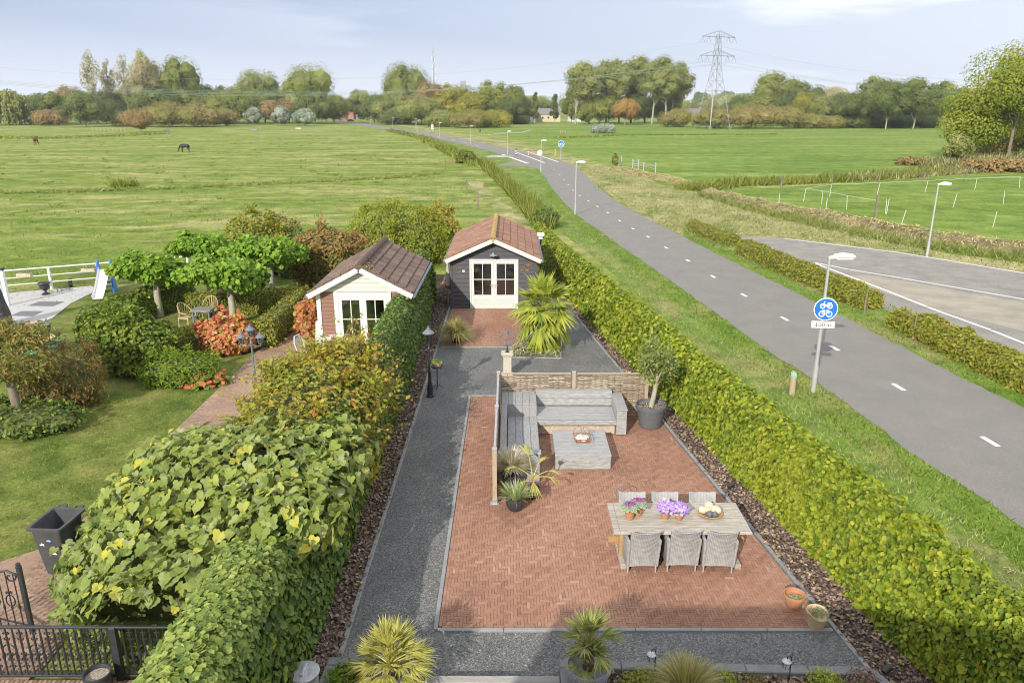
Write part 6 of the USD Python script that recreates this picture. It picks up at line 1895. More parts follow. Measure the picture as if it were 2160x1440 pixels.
# tall along the hedge on the right, sloping down to the left and to the front
vx, vy = v[:, 0].copy(), v[:, 1].copy()
hgt = 1.9 + 0.5 * np.clip(vx, -1, 1) + 0.42 * np.clip(vy, -1, 1)
v[:, 0] = np.minimum(np.where(vx > 0, vx * 3.9, vx * 2.95), leftx + 0.16 - gx)
v[:, 1] = vy * 2.95 + 0.1
v[:, 2] = np.maximum(v[:, 2] * hgt + 0.28, 0.02)
mound_m = trimesh.Trimesh(v, m.faces, process=False)
pp, nn = sample(mound_m, 7400, g)
keep = (pp[:, 2] > 0.12) & (pp[:, 1] > 9.42 - gy) & ~((pp[:, 0] > leftx - 0.2 - gx) & (pp[:, 2] < 1.5))
pp, nn = pp[keep], nn[keep]
sz = 0.115 + 0.13 * g.random(len(pp))
N = unit(nn + [0, -0.15, 0.35] + g.normal(size=pp.shape) * 0.5)
pp = pp + nn * (0.02 + 0.28 * g.random((len(pp), 1)) ** 1.6)
tone = np.clip(0.35 + 0.22 * g.normal(size=len(pp)) + 0.2 * (pp[:, 2] > 1.2) + (g.random(len(pp)) < 0.02) * 0.55, 0, 1)
wpos = pp + [gx, gy, 0]
order = np.argsort(np.linalg.norm(wpos - [0, 0, CAM_H], axis=1) - 0.6 * (nn @ unit(np.array([[gx * -1, -gy, 6]])[0])))
first, rest = order[:300], order[300:]
for i in first:
    part(cl, "leaf", leafset(pp[i:i + 1], N[i:i + 1], sz[i], "heart", g, along=np.array([0, -0.3, -1.2]), tone=tone[i:i + 1], spin=0.45), "gourd_leaf")
part(cl, "leaves", leafset(pp[rest], N[rest], sz[rest], "heart", g, along=np.array([0, -0.3, -1.2]), tone=tone[rest], spin=0.45), "gourd_leaf", kind="stuff")
mound_m.vertices[:, 1] = np.maximum(mound_m.vertices[:, 1], 10.1 - gy)
mound_m.vertices[:, 0] = np.minimum(mound_m.vertices[:, 0], leftx - 0.2 - gx)
part(cl, "stems", skin(mound_m, 1500, 0.12, "heart", g, lift=0.05, up=0.2, droop=0.8), "gourd_leaf", kind="stuff")
part(cl, "twigs", core_mb(mound_m, 0.84), "twig")
tn = MB()
for k in range(60):
    i = order[k * 9]
    tn.tube([pp[i] - nn[i] * 0.25, pp[i] + N[i] * 0.02], 0.006, 4)
part(cl, "leaf_stalks", tn, "lime_leaf", kind="stuff")

# yellow and orange creeper over the hedge farther back
g = np.random.default_rng(311)
cx_, cy_ = -4.4, 16.3
cr = thing("creeper", "sprawling shrub turning yellow and orange over the left hedge in front of the summer house", "shrub", (cx_, cy_, 0))
m = lump(1.8, 3.6, 1.45, g, amp=0.36, freq=1.9, sub=4, lift=0.78)
vr = np.where(m.vertices[:, 2] < 1.7, leftx - 0.1 - cx_, leftx + 0.35 - cx_)
m = trimesh.Trimesh(np.c_[np.minimum(m.vertices[:, 0], vr), m.vertices[:, 1:]], m.faces, process=False)
part(cr, "foliage", skin(m, 14500, 0.13, "kite", g, lift=0.24, shoots=60, rad=0.5, up=0.4, droop=0.5, tonefn=lambda p, n, t: np.clip(t * 0.8 + 0.45 * (meshkit.fbm(p * 0.9, 2) - 0.45) + 0.06, 0, 1)), "creeper")
part(cr, "twigs", core_mb(m, 0.84), "twig")
sh = MB()
lv_p = []
for k in range(330):
    i = g.integers(len(m.vertices))
    b = m.vertices[i]
    if b[2] < 0.9:
        continue
    d = unit((b - [0, 0, 0.9] + g.normal(size=3) * 0.6)[None])[0]
    e = b + d * (0.3 + 0.65 * g.random())
    md = (b + e) / 2 + [0, 0, 0.06]
    sh.tube([b - d * 0.2, md, e], [0.008, 0.006, 0.003], 4)
    for s in np.linspace(0.2, 1, 9):
        lv_p.append(b + (e - b) * s + g.normal(size=3) * 0.05)
part(cr, "shoots", sh, "bark", kind="stuff")
lv_p = np.array(lv_p)
part(cr, "shoot_leaves", leafset(lv_p, unit(g.normal(size=lv_p.shape) + [0, 0, 0.9]), 0.11, "kite", g, along=np.array([0, 0, -0.5])), "creeper", kind="stuff")

# ---------------------------------------------------------------- the neighbours' garden
lawn = Polygon([(-20, 9.0), (-8.74, 9.0), (-8.74, 23.4), (-10.2, 23.8), (-12.5, 23.6), (-16, 21.5), (-20, 21)])
setting("lawn", flat(lawn, 0.012), "lawn_grass")
g = np.random.default_rng(321)
lp_ = points_in(lawn, 26000, g, viewweight(15))
setting("lawn_blades", blades(lp_, 0.06, 0.018, g, lean=0.8), "grass_blade", "stuff", "short lawn grass left of the neighbours' brick path")
setting("flower_bed", flat([(-16, 21.5), (-12.5, 23.6), (-8.74, 23.4), (-8.74, 38), (-22, 38), (-22, 21)], 0.010), "lawn_grass")
setting("side_lawn", flat(pxpoly([(60, 700), (250, 610), (300, 625), (330, 700), (150, 760), (40, 740)]), 0.017), "lawn_grass")

bush("garden_shrub", "low bright green spreading shrub at the edge of the lawn", "shrub", (382, 806), (1.22, 0.75, 0.48), "box_leaf", 4200, 0.13, "lance", 211, up=0.9, lift=0.16)
bush("garden_shrub", "big rounded glossy green shrub behind the low bright green one", "shrub", (284, 782), (1.2, 1.05, 1.05), "laurel", 4600, 0.16, "kite", 212)
bush("hydrangea", "round hydrangea turned coral red beside the path lamp", "shrub", (484, 742), (0.92, 0.8, 0.66), "red_leaf", 2600, 0.15, "clump", 213)
bush("hydrangea", "tall coral orange hydrangea against the left corner of the summer house", "shrub", (655, 712), (0.42, 0.5, 0.78), "red_leaf", 1500, 0.14, "clump", 214)
bush("bergenia", "low clump of red and green round leaves between lawn and path", "shrub", (430, 812), (0.8, 0.4, 0.17), "bergenia_leaf", 300, 0.17, "clump", 215, tonefn=lambda p, n, t: t)
bush("garden_shrub", "rust brown bamboo like shrub with bare canes at the left of the lawn", "shrub", (140, 858), (1.05, 0.95, 0.95), "maple_rust", 4200, 0.13, "lance", 216, droop=0.5, stems=5, lift=0.2)
bush("garden_shrub", "dark ivy at the foot of the left trees", "shrub", (60, 905), (1.5, 0.9, 0.35), "ivy_dark", 1800, 0.11, "kite", 217)
hedge("low_hedge", "rounded laurel hedge running back towards the slide", "hedge", [P(205, 722)[:2], P(215, 700)[:2], P(300, 668)[:2], P(395, 642)[:2]], [(-0.62, 0), (-0.66, 0.55), (-0.45, 0.95), (0.0, 1.1), (0.45, 0.95), (0.66, 0.55), (0.62, 0)], "laurel", 7000, 0.12, "kite", 31, amp=0.16)
for k, (lab, pts, hh) in enumerate((("clipped yellow green beech hedge behind the coral hydrangea", [P(345, 752)[:2], P(400, 742)[:2], P(560, 728)[:2]], 0.85), ("clipped yellow green beech hedge beside the brick path", [P(560, 735)[:2], P(610, 690)[:2], P(632, 655)[:2]], 1.0),
                                    ("clipped beech hedge at the back of the sitting corner", [P(400, 668)[:2], P(520, 660)[:2], P(622, 655)[:2]], 0.95))):
    hedge("low_hedge", lab, "hedge", pts, [(-0.36, 0), (-0.38, hh * 0.6), (-0.28, hh * 0.97), (0.28, hh * 0.97), (0.38, hh * 0.6), (0.36, 0)], "beech_leaf", 3600, 0.10, "kite", 32 + k, amp=0.08)

# trees of the left edge
def small_tree(name, label, px, trunk, crowns, material, leaves, size, seed, tpl="kite", bark="bark", group=None, droop=0.4, cat="tree"):
    g = np.random.default_rng(400 + seed)
    base = P(*px)
    t = thing(name, label, cat, base, group=group)
    top = np.array(trunk[-1][:3])
    part(t, "trunk", MB().tube([q[:3] for q in trunk], [q[3] for q in trunk], 9), bark, True)
    br = MB()
    P_, N_ = [], []
    for (c, r) in crowns:
        c, r = np.array(c, float), np.array(r, float)
        br.tube([top - (0, 0, 0.1), (top + c) / 2 + (0, 0, 0.08), c], [0.045, 0.03, 0.012], 6)
        n = int(leaves / len(crowns))
        d = unit(g.normal(size=(n, 3)))
        q = c + d * r * (0.45 + 0.6 * g.random((n, 1)) ** 0.6)
        P_.append(q)
        N_.append(unit(d + [0, 0, 0.5] + g.normal(size=d.shape) * 0.55))
    part(t, "branches", br, bark, True)
    part(t, "crown", leafset(np.vstack(P_), np.vstack(N_), size * (0.7 + 0.6 * g.random(len(np.vstack(P_)))), tpl, g, along=np.array([0, 0, -droop])), material)
    return t


small_tree("garden_tree", "small tree with rusty and green drooping leaves at the left edge above the lawn", (52, 902), [(0, 0, 0, 0.14), (-0.1, 0, 0.7, 0.11), (-0.2, 0.1, 1.25, 0.1)],
           [((-1.0, 0.2, 1.6), (0.9, 0.8, 0.5)), ((0.2, 0.3, 1.7), (0.75, 0.8, 0.5)), ((-0.3, -0.3, 1.95), (0.9, 0.8, 0.45)), ((-1.3, 0.5, 2.3), (0.8, 0.8, 0.45)), ((0.1, 0.7, 2.35), (0.55, 0.6, 0.35)), ((-0.6, 0.4, 2.55), (0.7, 0.6, 0.35))], "maple_green", 4200, 0.16, 1, "lance", droop=1.0)
for k, (px, off, lab) in enumerate((((338, 668), (0.05, 0), "pollarded plane tree with a flat bright green crown, leftmost over the laurel hedge"), ((494, 684), (0, 0), "pollarded plane tree with a flat bright green crown behind the coral hydrangea"),
                                    ((576, 634), (0.05, 0), "pollarded plane tree with a flat bright green crown, nearest the summer house"), ((445, 628), (0, 0), "pollarded plane tree with a flat bright green crown at the back of the sitting corner"))):
    rr_ = [1.25, 1.45, 1.5, 1.3][k]
    zc = [2.0, 2.05, 2.25, 2.3][k]
    cr_ = []
    for j in range(13):
        a = j * 2.4
        q = rr_ * 0.78 * math.sqrt((j + 0.5) / 13)
        rj = rr_ * (0.33 + 0.12 * math.sin(j * 3.7 + k))
        cr_.append(((q * math.cos(a) * 1.25, q * math.sin(a), zc + 0.22 * math.sin(j * 2.1)), (rj, rj, 0.4 + 0.14 * math.sin(j * 5.1))))
    small_tree("plane_tree", lab, px, [(0, 0, 0, 0.16), (0, 0, 0.9, 0.13), (off[0], off[1], zc - 0.45, 0.13), (off[0], off[1], zc - 0.2, 0.09)], cr_, "plane_leaf", 4600, 0.16, 10 + k, "clump", "pale_bark", "pollarded plane trees of the neighbours")
stn = thing("garden_post", "pale square stone post top among the plane trees' crowns", "post", P(470, 622))
part(stn, "shaft", MB().box((0, 0, 1.15), (0.3, 0.3, 2.3), bev=0.02), "stone_pale")
part(stn, "cap", MB().box((0, 0, 2.36), (0.38, 0.38, 0.1), bev=0.02), "stone_pale")

# shrubs behind the sheds
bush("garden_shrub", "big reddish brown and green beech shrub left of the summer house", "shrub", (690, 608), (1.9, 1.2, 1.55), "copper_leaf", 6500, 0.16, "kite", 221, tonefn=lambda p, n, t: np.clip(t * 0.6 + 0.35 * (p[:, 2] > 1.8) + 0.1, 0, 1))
bush("garden_shrub", "yellow green shrub with orange tips behind the summer house", "shrub", (545, 578), (1.7, 1.2, 1.7), "beech_leaf", 4500, 0.15, "kite", 222)
bush("walnut_shrub", "wide yellow green walnut shrub between the two sheds", "shrub", (842, 556), (2.7, 1.6, 1.75), "walnut_leaf", 9000, 0.2, "lance", 223, droop=0.5, lift=0.25, freq=2.3)
bush("walnut_shrub", "yellow green shrub with orange tips against the dark shed's back", "shrub", (918, 545), (1.4, 1.3, 1.6), "creeper", 4200, 0.17, "kite", 224, droop=0.4)
bush("garden_shrub", "dark green shrub behind the plane trees", "shrub", (640, 580), (1.6, 1.0, 1.25), "ivy_dark", 3600, 0.15, "kite", 225)
bush("garden_shrub", "olive shrub growing above the plane trees' right side", "shrub", (600, 572), (1.4, 1.0, 1.55), "copper_leaf", 3000, 0.15, "kite", 226)
bush("garden_shrub", "small round bush at the far end of the ditch reeds", "shrub", (982, 344), (1.5, 1.6, 1.0), "tree_mid", 1200, 0.3, "kite", 227)
bush("garden_shrub", "dark rounded bush at the corner where the sunny hedge meets the ditch", "shrub", (1150, 478), (0.9, 1.0, 0.65), "ivy_dark", 1800, 0.14, "kite", 228)

# three armed path lamp
p = P(541, 828)
t = thing("path_lamp", "grey three headed garden lamp beside the neighbours' brick path", "lamp post", p)
part(t, "column", MB().lathe([(0, 0), (0.09, 0), (0.07, 0.08), (0.045, 0.2), (0.04, 0.7), (0.055, 0.72), (0.03, 0.76), (0.026, 1.5), (0.05, 1.53), (0.02, 1.6), (0.02, 1.75)], n=12), "grey_iron", 30)
for k, (x, z) in enumerate(((-0.27, 1.5), (0.27, 1.5), (0, 1.72))):
    if x:
        part(t, "arm", MB().tube([(0, 0, 1.5), (x * 0.5, 0, 1.42), (x, 0, 1.45), (x, 0, 1.52)], 0.014, 6), "grey_iron", True)
    lantern_head(t, z, 0.95, (x, 0), "grey_iron")

# seats of the sitting corner
def tub_chair(label, loc, rz):
    t = thing("garden_chair", label, "chair", loc, rz, "yellow garden chairs")
    part(t, "seat", MB().box((0, 0, 0.40), (0.5, 0.48, 0.05), bev=0.015), "chair_yellow")
    br_ = MB()
    arc = [(0.29 * math.cos(a), -0.05 - 0.24 * math.sin(a), 0.62 + 0.32 * max(0, math.sin(a)) ** 1.0) for a in np.linspace(0, PI, 15)]
    br_.tube([(0.29, 0.22, 0.6)] + arc + [(-0.29, 0.22, 0.6)], 0.02, 6)
    part(t, "back_rim", br_, "chair_yellow", True)
    sl = MB()
    for a in np.linspace(0.5, PI - 0.5, 7):
        sl.bar((0.2 * math.cos(a), -0.22, 0.42), (0.29 * math.cos(a), -0.05 - 0.24 * math.sin(a), 0.62 + 0.32 * math.sin(a)), 0.035, 0.012)
    part(t, "back_splats", sl, "chair_yellow", kind="stuff")
    for x in (-0.24, 0.24):
        for y in (-0.22, 0.22):
            part(t, "leg", MB().tube([(x, y, 0), (x * 0.95, y * 0.95, 0.4 if y < 0 else 0.6)], 0.02, 6), "chair_yellow", True)
    return t


c0 = tub_chair("yellow plastic garden chair seen from the front behind the grey table", P(446, 676), PI)
c1 = copy_of(c0, "garden_chair", "yellow plastic garden chair at the left end of the grey table, half hidden", P(398, 690), -PI / 2 - 0.3)
p = P(432, 690)
t = thing("garden_table", "small grey garden table between the two yellow chairs", "table", p)
part(t, "table_top", MB().box((0, 0, 0.7), (0.75, 0.6, 0.05), bev=0.01), "concrete")
for x in (-0.3, 0.3):
    for y in (-0.22, 0.22):
        part(t, "leg", MB().box((x, y, 0.34), (0.05, 0.05, 0.67)), "grey_iron")

# white iron chair and lounger before the summer house
p = P(648, 768)
t = thing("iron_chair", "white wrought iron garden chair on the brick path in front of the summer house", "chair", p, -1.9)
part(t, "seat", MB().lathe([(0, 0.44), (0.22, 0.44), (0.23, 0.455), (0, 0.455)], n=16), "white_paint", 30)
bk_ = MB().tube([(-0.2, -0.18, 0.45), (-0.24, -0.26, 0.75), (-0.12, -0.32, 0.95), (0.12, -0.32, 0.95), (0.24, -0.26, 0.75), (0.2, -0.18, 0.45)], 0.018, 6)
for k in range(5):
    x = -0.12 + k * 0.06
    bk_.tube([(x * 0.8, -0.2, 0.46), (x, -0.3, 0.92)], 0.009, 5)
bk_.tube([(0.0 + 0.09 * math.cos(a), -0.275 - 0.03 * math.sin(a), 0.72 + 0.1 * math.sin(a)) for a in np.linspace(0, 2 * PI, 14, endpoint=False)], 0.01, 5, closed=True)
part(t, "backrest", bk_, "white_paint", True)
for k in range(4):
    a = k * PI / 2 + 0.78
    part(t, "leg", MB().tube([(0.18 * math.cos(a), 0.18 * math.sin(a), 0.44), (0.2 * math.cos(a), 0.2 * math.sin(a), 0.2), (0.25 * math.cos(a), 0.25 * math.sin(a), 0.0)], 0.014, 6), "white_paint", True)
p = P(683, 752)
t = thing("sun_lounger", "pale cloth sun lounger with its back upright in front of the summer house", "lounger", (p[0], p[1], 0.045))
part(t, "backrest", MB().bar((0, 0.05, 0.35), (0, 0.3, 1.15), 0.56, 0.05, bev=0.01, up=(1, 0, 0)).moved((0, 0, 0)) if False else MB().add([(-0.27, 0.05, 0.35), (0.27, 0.05, 0.35), (0.27, 0.32, 1.12), (-0.27, 0.32, 1.12), (-0.27, 0.1, 0.34), (0.27, 0.1, 0.34), (0.27, 0.37, 1.11), (-0.27, 0.37, 1.11)],
     [(0, 1, 2), (0, 2, 3), (4, 6, 5), (4, 7, 6), (3, 2, 6), (3, 6, 7), (0, 3, 7), (0, 7, 4), (1, 5, 6), (1, 6, 2)]), "lounger_cloth")
part(t, "seat", MB().box((0.0, -0.42, 0.34), (0.56, 0.95, 0.05), bev=0.012), "lounger_cloth")
for x in (-0.26, 0.26):
    for y in (-0.8, 0.1):
        part(t, "leg", MB().tube([(x, y, 0), (x, y + 0.06, 0.33)], 0.018, 6), "black_iron", True)
t = thing("garden_table", "round white garden table half hidden by the yellow shrub", "table", (P(722, 745)[0], P(722, 745)[1], 0.0))
part(t, "table_top", MB().lathe([(0, 0.7), (0.42, 0.7), (0.43, 0.725), (0, 0.73)], n=24), "white_paint", 30)
part(t, "pedestal_leg", MB().lathe([(0.2, 0), (0.05, 0.1), (0.04, 0.7)], n=12), "white_paint", 30)

# terrace with slide, urn, parasol, white fence
tpoly = pxpoly([(-250, 648), (-20, 622), (95, 612), (192, 604), (212, 610), (150, 640), (110, 672), (60, 692), (20, 706), (-250, 745)])
setting("neighbour_terrace", flat(tpoly, 0.02), "light_paving")
for q in ([(58, 646), (82, 637), (137, 637), (112, 647)], [(22, 667), (45, 657), (93, 657), (70, 668)]):
    setting("dark_paving", flat(pxpoly(q), 0.025), "dark_paving")
pf = thing("pipe_fence", "white three rail pipe fence between the neighbours' terrace and the meadow", "fence", P(60, 617))
b0 = P(60, 617)
fa, fb = P(-120, 632), P(400, 585)
for z in (0.38, 0.7, 1.05):
    part(pf, "rail", MB().tube([np.array([fa[0], fa[1], z]) - [b0[0], b0[1], 0], np.array([fb[0], fb[1], z]) - [b0[0], b0[1], 0]], 0.035 if z > 1 else 0.025, 8), "white_paint", True)
for s in np.linspace(0.02, 1, 6):
    q = fa + (fb - fa) * s - b0
    part(pf, "post", MB().box((q[0], q[1], 0.53), (0.09, 0.09, 1.06), bev=0.01), "white_paint")
for (px, py), lab in (((55, 577), "woven planter basket hung on the left of the pipe fence"), ((190, 567), "woven planter basket hung on the pipe fence beside the slide")):
    p = P(px, py, 1.0)
    t = thing("fence_planter", lab, "planter", (p[0], p[1] - 0.12, 0.88))
    part(t, "basket", MB().box((0, 0, 0.08), (0.62, 0.2, 0.16), bev=0.02), "reed_weave")
    q = g.normal(size=(60, 3)) * [0.2, 0.06, 0.03] + [0, 0, 0.18]
    part(t, "plants", leafset(q, unit(g.normal(size=q.shape) + [0, 0, 1]), 0.08, "kite", g), "succulent")
p = P(97, 622)
t = thing("garden_urn", "dark cast iron urn on the terrace in front of the pipe fence", "urn", (p[0], p[1], 0.02))
part(t, "foot", MB().lathe([(0, 0), (0.16, 0), (0.16, 0.05), (0.08, 0.1), (0.05, 0.17), (0.1, 0.22)], n=18), "black_iron", 30)
part(t, "bowl", MB().lathe([(0.1, 0.22), (0.19, 0.3), (0.2, 0.45), (0.26, 0.52), (0.25, 0.55), (0.19, 0.5), (0, 0.46)], n=18), "black_iron", 30)
p = P(150, 606)
t = thing("bollard_light", "short dark bollard by the pipe fence", "bollard", (p[0], p[1], 0.02))
part(t, "shaft", MB().box((0, 0, 0.2), (0.12, 0.12, 0.4), bev=0.01), "black_iron")
p = P(218, 628)
t = thing("play_slide", "children's slide with a pale chute and blue steps on the terrace", "slide", (p[0] - 0.1, p[1] + 0.3, 0.02), 0.25)
V = []
for i, s in enumerate(np.linspace(0, 1, 10)):
    y, z = -1.1 + 1.75 * s, 0.12 + 0.95 * s ** 1.25
    V += [(-0.24, y, z + 0.13), (-0.2, y, z), (0.2, y, z), (0.24, y, z + 0.13)]
F = [f for i in range(9) for j in range(3) for f in ((i * 4 + j, i * 4 + j + 1, i * 4 + j + 5), (i * 4 + j, i * 4 + j + 5, i * 4 + j + 4))]
part(t, "chute", MB().add(V, F), "slide_white", 30)
for s in (-1, 1):
    pl = Polygon([(0.5, 0.0), (1.15, 0.0), (1.0, 0.9), (0.9, 1.4), (0.7, 1.5), (0.55, 1.3), (0.5, 0.9)])
    e = trimesh.creation.extrude_polygon(pl, 0.06, engine="earcut")
    part(t, "side_panel", MB().add(np.c_[s * 0.27 + (e.vertices[:, 2] - 0.03), e.vertices[:, 0], e.vertices[:, 1]], e.faces), "slide_blue")
for k in range(4):
    part(t, "step", MB().box((0, 1.06 - k * 0.05, 0.2 + k * 0.22), (0.5, 0.14, 0.05), bev=0.01), "slide_blue")
p = P(8, 690)
t = thing("parasol", "dark grey cover over a folded parasol at the left edge of the terrace", "parasol", (p[0] - 0.1, p[1], 0.02))
part(t, "cover", MB().lathe([(0.42, 0.05), (0.40, 0.5), (0.3, 1.0), (0.22, 1.5), (0.16, 1.9), (0.1, 2.0), (0, 2.02)], n=9), "dark_cloth", 50)
t = thing("canvas_post", "pale post with a dark top beside the covered parasol", "post", (P(18, 645)[0], P(18, 645)[1], 0.02))
part(t, "shaft", MB().box((0, 0, 0.75), (0.14, 0.14, 1.5), bev=0.01), "white_paint")
part(t, "cap", MB().box((0, 0, 1.56), (0.17, 0.17, 0.1), bev=0.01), "black_iron")
p = P(113, 760)
t = thing("post_lantern", "black garden lantern on a thin post above the rusty shrub", "lantern", p)
part(t, "post", MB().tube([(0, 0, 0), (0, 0, 1.0)], 0.025, 8), "black_iron", True)
lantern_head(t, 1.0, 1.1)
p = P(92, 745)
t = thing("picnic_table", "children's yellow and green plastic picnic table behind the rusty shrub", "table", p, 0.2)
part(t, "table_top", MB().prism(Polygon([(0.5 * math.cos(a), 0.42 * math.sin(a)) for a in np.linspace(0.26, 2 * PI + 0.26, 12, endpoint=False)]), 0.5, 0.56), "toy_yellow")
part(t, "frame", MB().bar((-0.35, 0, 0.0), (-0.2, 0, 0.5), 0.12, 0.2).bar((0.35, 0, 0.0), (0.2, 0, 0.5), 0.12, 0.2), "toy_green")
for s in (-1, 1):
    part(t, "bench", MB().box((0, s * 0.55, 0.27), (0.8, 0.24, 0.06), bev=0.02), "toy_green")

# ---------------------------------------------------------------- low hedge and marker post by the bike path
def lowhedge(label, pts, seed, h=0.75, n=3200, w=0.5):
    return hedge("low_hedge", label, "hedge", [P(*q)[:2] for q in pts], [(-w, 0), (-w, h * 0.6), (-w * 0.6, h), (w * 0.6, h), (w, h * 0.6), (w, 0)], "beech_leaf", n, 0.13, "kite", seed, amp=0.2, group=None)


lowhedge("low yellow green hedge at the far end beside the bike path", [(1462, 484), (1510, 504), (1548, 519)], 51, 0.6, 2400)
lowhedge("low hedge between bike path and road, behind the sign's lamp post", [(1570, 534), (1668, 578), (1742, 608)], 52, 0.75, 5200)
lowhedge("low hedge between bike path and road, right of the round blue sign", [(1756, 615), (1800, 637), (1836, 652)], 53, 0.75, 3000)
lowhedge("short thin hedge clump between two stakes beside the bike path", [(1886, 688), (1914, 700)], 54, 0.6, 1300, 0.35)
lowhedge("low hedge at the right, nearer than the hedge clump with stakes", [(1938, 708), (2010, 742), (2080, 776)], 55, 0.75, 4200)
lowhedge("low hedge at the right edge of the picture, beside the bike path", [(2088, 782), (2160, 815), (2260, 866)], 56, 0.75, 4200)
for (px, py), lab in (((1822, 664), "thin wooden stake at the end of the low hedge"), ((1925, 716), "thin wooden stake beside the hedge clump"), ((1912, 704), "second thin stake beside the hedge clump")):
    single("stake", MB().tube([np.array(P(px, py)), P(px, py) + [0, 0, 0.5], P(px, py) + [0.02, 0, 0.95]], [0.04, 0.035, 0.03], 6), "bark", lab, "stake")
p = P(1670, 832)
mk = thing("marker_post", "round wooden marker post with a green disc on its slanted top", "marker post", p)
V = trimesh.creation.cylinder(0.085, 0.62, sections=20)
v = V.vertices + [0, 0, 0.31]
tp_ = v[:, 2] > 0.3
v[tp_, 2] += -v[tp_, 1] * -1.1 * 1.0
part(mk, "shaft", MB().add(v, V.faces), "post_wood", 40)
an = np.linspace(0, 2 * PI, 24, endpoint=False)
dv = np.c_[0.07 * np.cos(an), 0.07 * np.sin(an), 0.62 + 0.07 * np.sin(an) * 1.1 + 0.004]
part(mk, "disc", MB().add(np.vstack([[0, 0, 0.624], dv]), [(0, 1 + j, 1 + (j + 1) % 24) for j in range(24)]), "sign_green")
tr_ = [(0.035 * math.cos(a), 0.035 * math.sin(a), 0.63 + 0.035 * math.sin(a) * 1.1) for a in an[::3]]
part(mk, "emblem", MB().tube(tr_, 0.006, 4, closed=True), "sign_white")

# ---------------------------------------------------------------- street lamps
def street_lamp(label, loc, rz=0.0):
    t = thing("street_lamp", label, "street lamp", loc, rz, "slim grey street lamps along the bike path")
    part(t, "column", MB().lathe([(0, 0), (0.075, 0), (0.075, 0.8), (0.055, 0.85), (0.035, 3.98), (0, 4.0)], n=12), "lamp_grey", 30)
    h = part(t, "lamp_head", MB().tube([(-0.03, 0, 3.99), (0.12, 0, 4.02), (0.3, 0, 4.03)], [0.045, 0.06, 0.05], 8).tube([(0.12, 0, 4.05), (0.35, 0, 4.06), (0.62, 0, 4.04), (0.72, 0, 4.02)], [0.06, 0.085, 0.075, 0.03], 10), "white_paint", 40)
    part(h, "diffuser", MB().box((0.42, 0, 3.965), (0.46, 0.11, 0.03), bev=0.01), "sign_white")
    return t


lamps = [((1715, 826), "street lamp carrying the round blue cycle sign"), ((1213, 453), "street lamp beyond the patio hedge whose shadow crosses the bike path"), ((1141, 364), "street lamp with a white disc, at the right of the bike path's painted island"), ((1070, 326), "street lamp at the left end of the bike path's painted island"),
         ((992, 304), "street lamp nearest beyond the painted island"), ((927, 290), "street lamp second beyond the painted island"), ((880, 280), "street lamp right of a close pair far along the bike path"), ((876, 273.5), "street lamp left of a close pair far along the bike path"),
         ((828, 269), "far street lamp in front of the dark shrub by the pale house"), ((782, 264), "far street lamp left of the pale house"), ((752, 260.5), "far street lamp near the red houses"), ((729, 256.5), "farthest street lamp, before the red houses"), ((1955, 541), "street lamp standing alone between road and paddock")]
l0 = None
for (px, lab) in lamps:
    if l0 is None:
        l0 = street_lamp(lab, P(*px))
    else:
        copy_of(l0, "street_lamp", lab, P(*px), 0.15 if px[0] < 1200 else 0.0)
p = P(1715, 826)
dz = z_at(p[1], 650)


def sign_disc(t, c, r, tilt=0.0):
    cx, cy, cz = c
    part(t, "disc_rim", MB().tube([(cx, cy, cz), (cx, cy + 0.02, cz)], r, 36), "sign_white", 40)
    part(t, "disc", MB().tube([(cx, cy - 0.004, cz), (cx, cy + 0.01, cz)], r * 0.93, 36), "sign_blue", 40)
    return t


sg = thing("cycle_sign", "round blue sign with moped and bicycle above a white 100 m plate", "road sign", (p[0], p[1] - 0.1, 0), -0.12)
sign_disc(sg, (0.03, 0, dz), 0.33)
yv = -0.012


def wheel(cx, cz, r, w=0.016):
    return MB().tube([(cx + r * math.cos(a), yv, cz + r * math.sin(a)) for a in np.linspace(0, 2 * PI, 20, endpoint=False)], w, 5, closed=True)


bz = dz - 0.13
b = wheel(-0.07, bz - 0.01, 0.075)
for v_, f_, t_ in (wheel(0.13, bz - 0.01, 0.075).arrays(),):
    b.add(v_, f_)
for a, c in (((-0.07, -0.01), (-0.03, 0.08)), ((-0.03, 0.08), (0.09, 0.08)), ((-0.03, 0.08), (0.03, -0.01)), ((0.03, -0.01), (0.1, 0.09)), ((0.13, -0.01), (0.085, 0.11)), ((0.085, 0.11), (0.05, 0.12)), ((-0.07, -0.01), (0.03, -0.01)), ((-0.06, 0.1), (-0.0, 0.1)), ((-0.03, 0.08), (-0.035, 0.1))):
    b.tube([(a[0], yv, bz + a[1]), (c[0], yv, bz + c[1])], 0.011, 5)
part(sg, "bicycle_symbol", b, "sign_white", kind=None)
mz = dz + 0.12
b = wheel(-0.07, mz - 0.03, 0.06, 0.018)
b.add(*wheel(0.13, mz - 0.03, 0.06, 0.018).arrays()[:2])
b.add([(-0.02, yv - 0.008, mz - 0.03), (0.06, yv - 0.008, mz - 0.03), (0.10, yv - 0.008, mz + 0.03), (0.03, yv - 0.008, mz + 0.03)], [(0, 1, 2), (0, 2, 3)])
for a, c in (((-0.07, -0.03), (-0.03, 0.09)), ((-0.03, 0.09), (-0.01, 0.1)), ((-0.03, 0.03), (0.03, -0.02)), ((0.05, 0.06), (0.17, 0.06)), ((0.13, -0.03), (0.09, 0.04)), ((0.02, -0.03), (0.13, -0.03))):
    b.tube([(a[0], yv, mz + a[1]), (c[0], yv, mz + c[1])], 0.014, 5)
part(sg, "moped_symbol", b, "sign_white")
part(sg, "plate", MB().box((0.0, 0, dz - 0.46), (0.64, 0.02, 0.2), bev=0.006), "sign_white")
tm = meshkit.text_mesh("100 m", 0.105, 0.004, True)
v = tm.vertices - [tm.bounds[:, 0].mean(), tm.bounds[:, 1].mean(), 0]
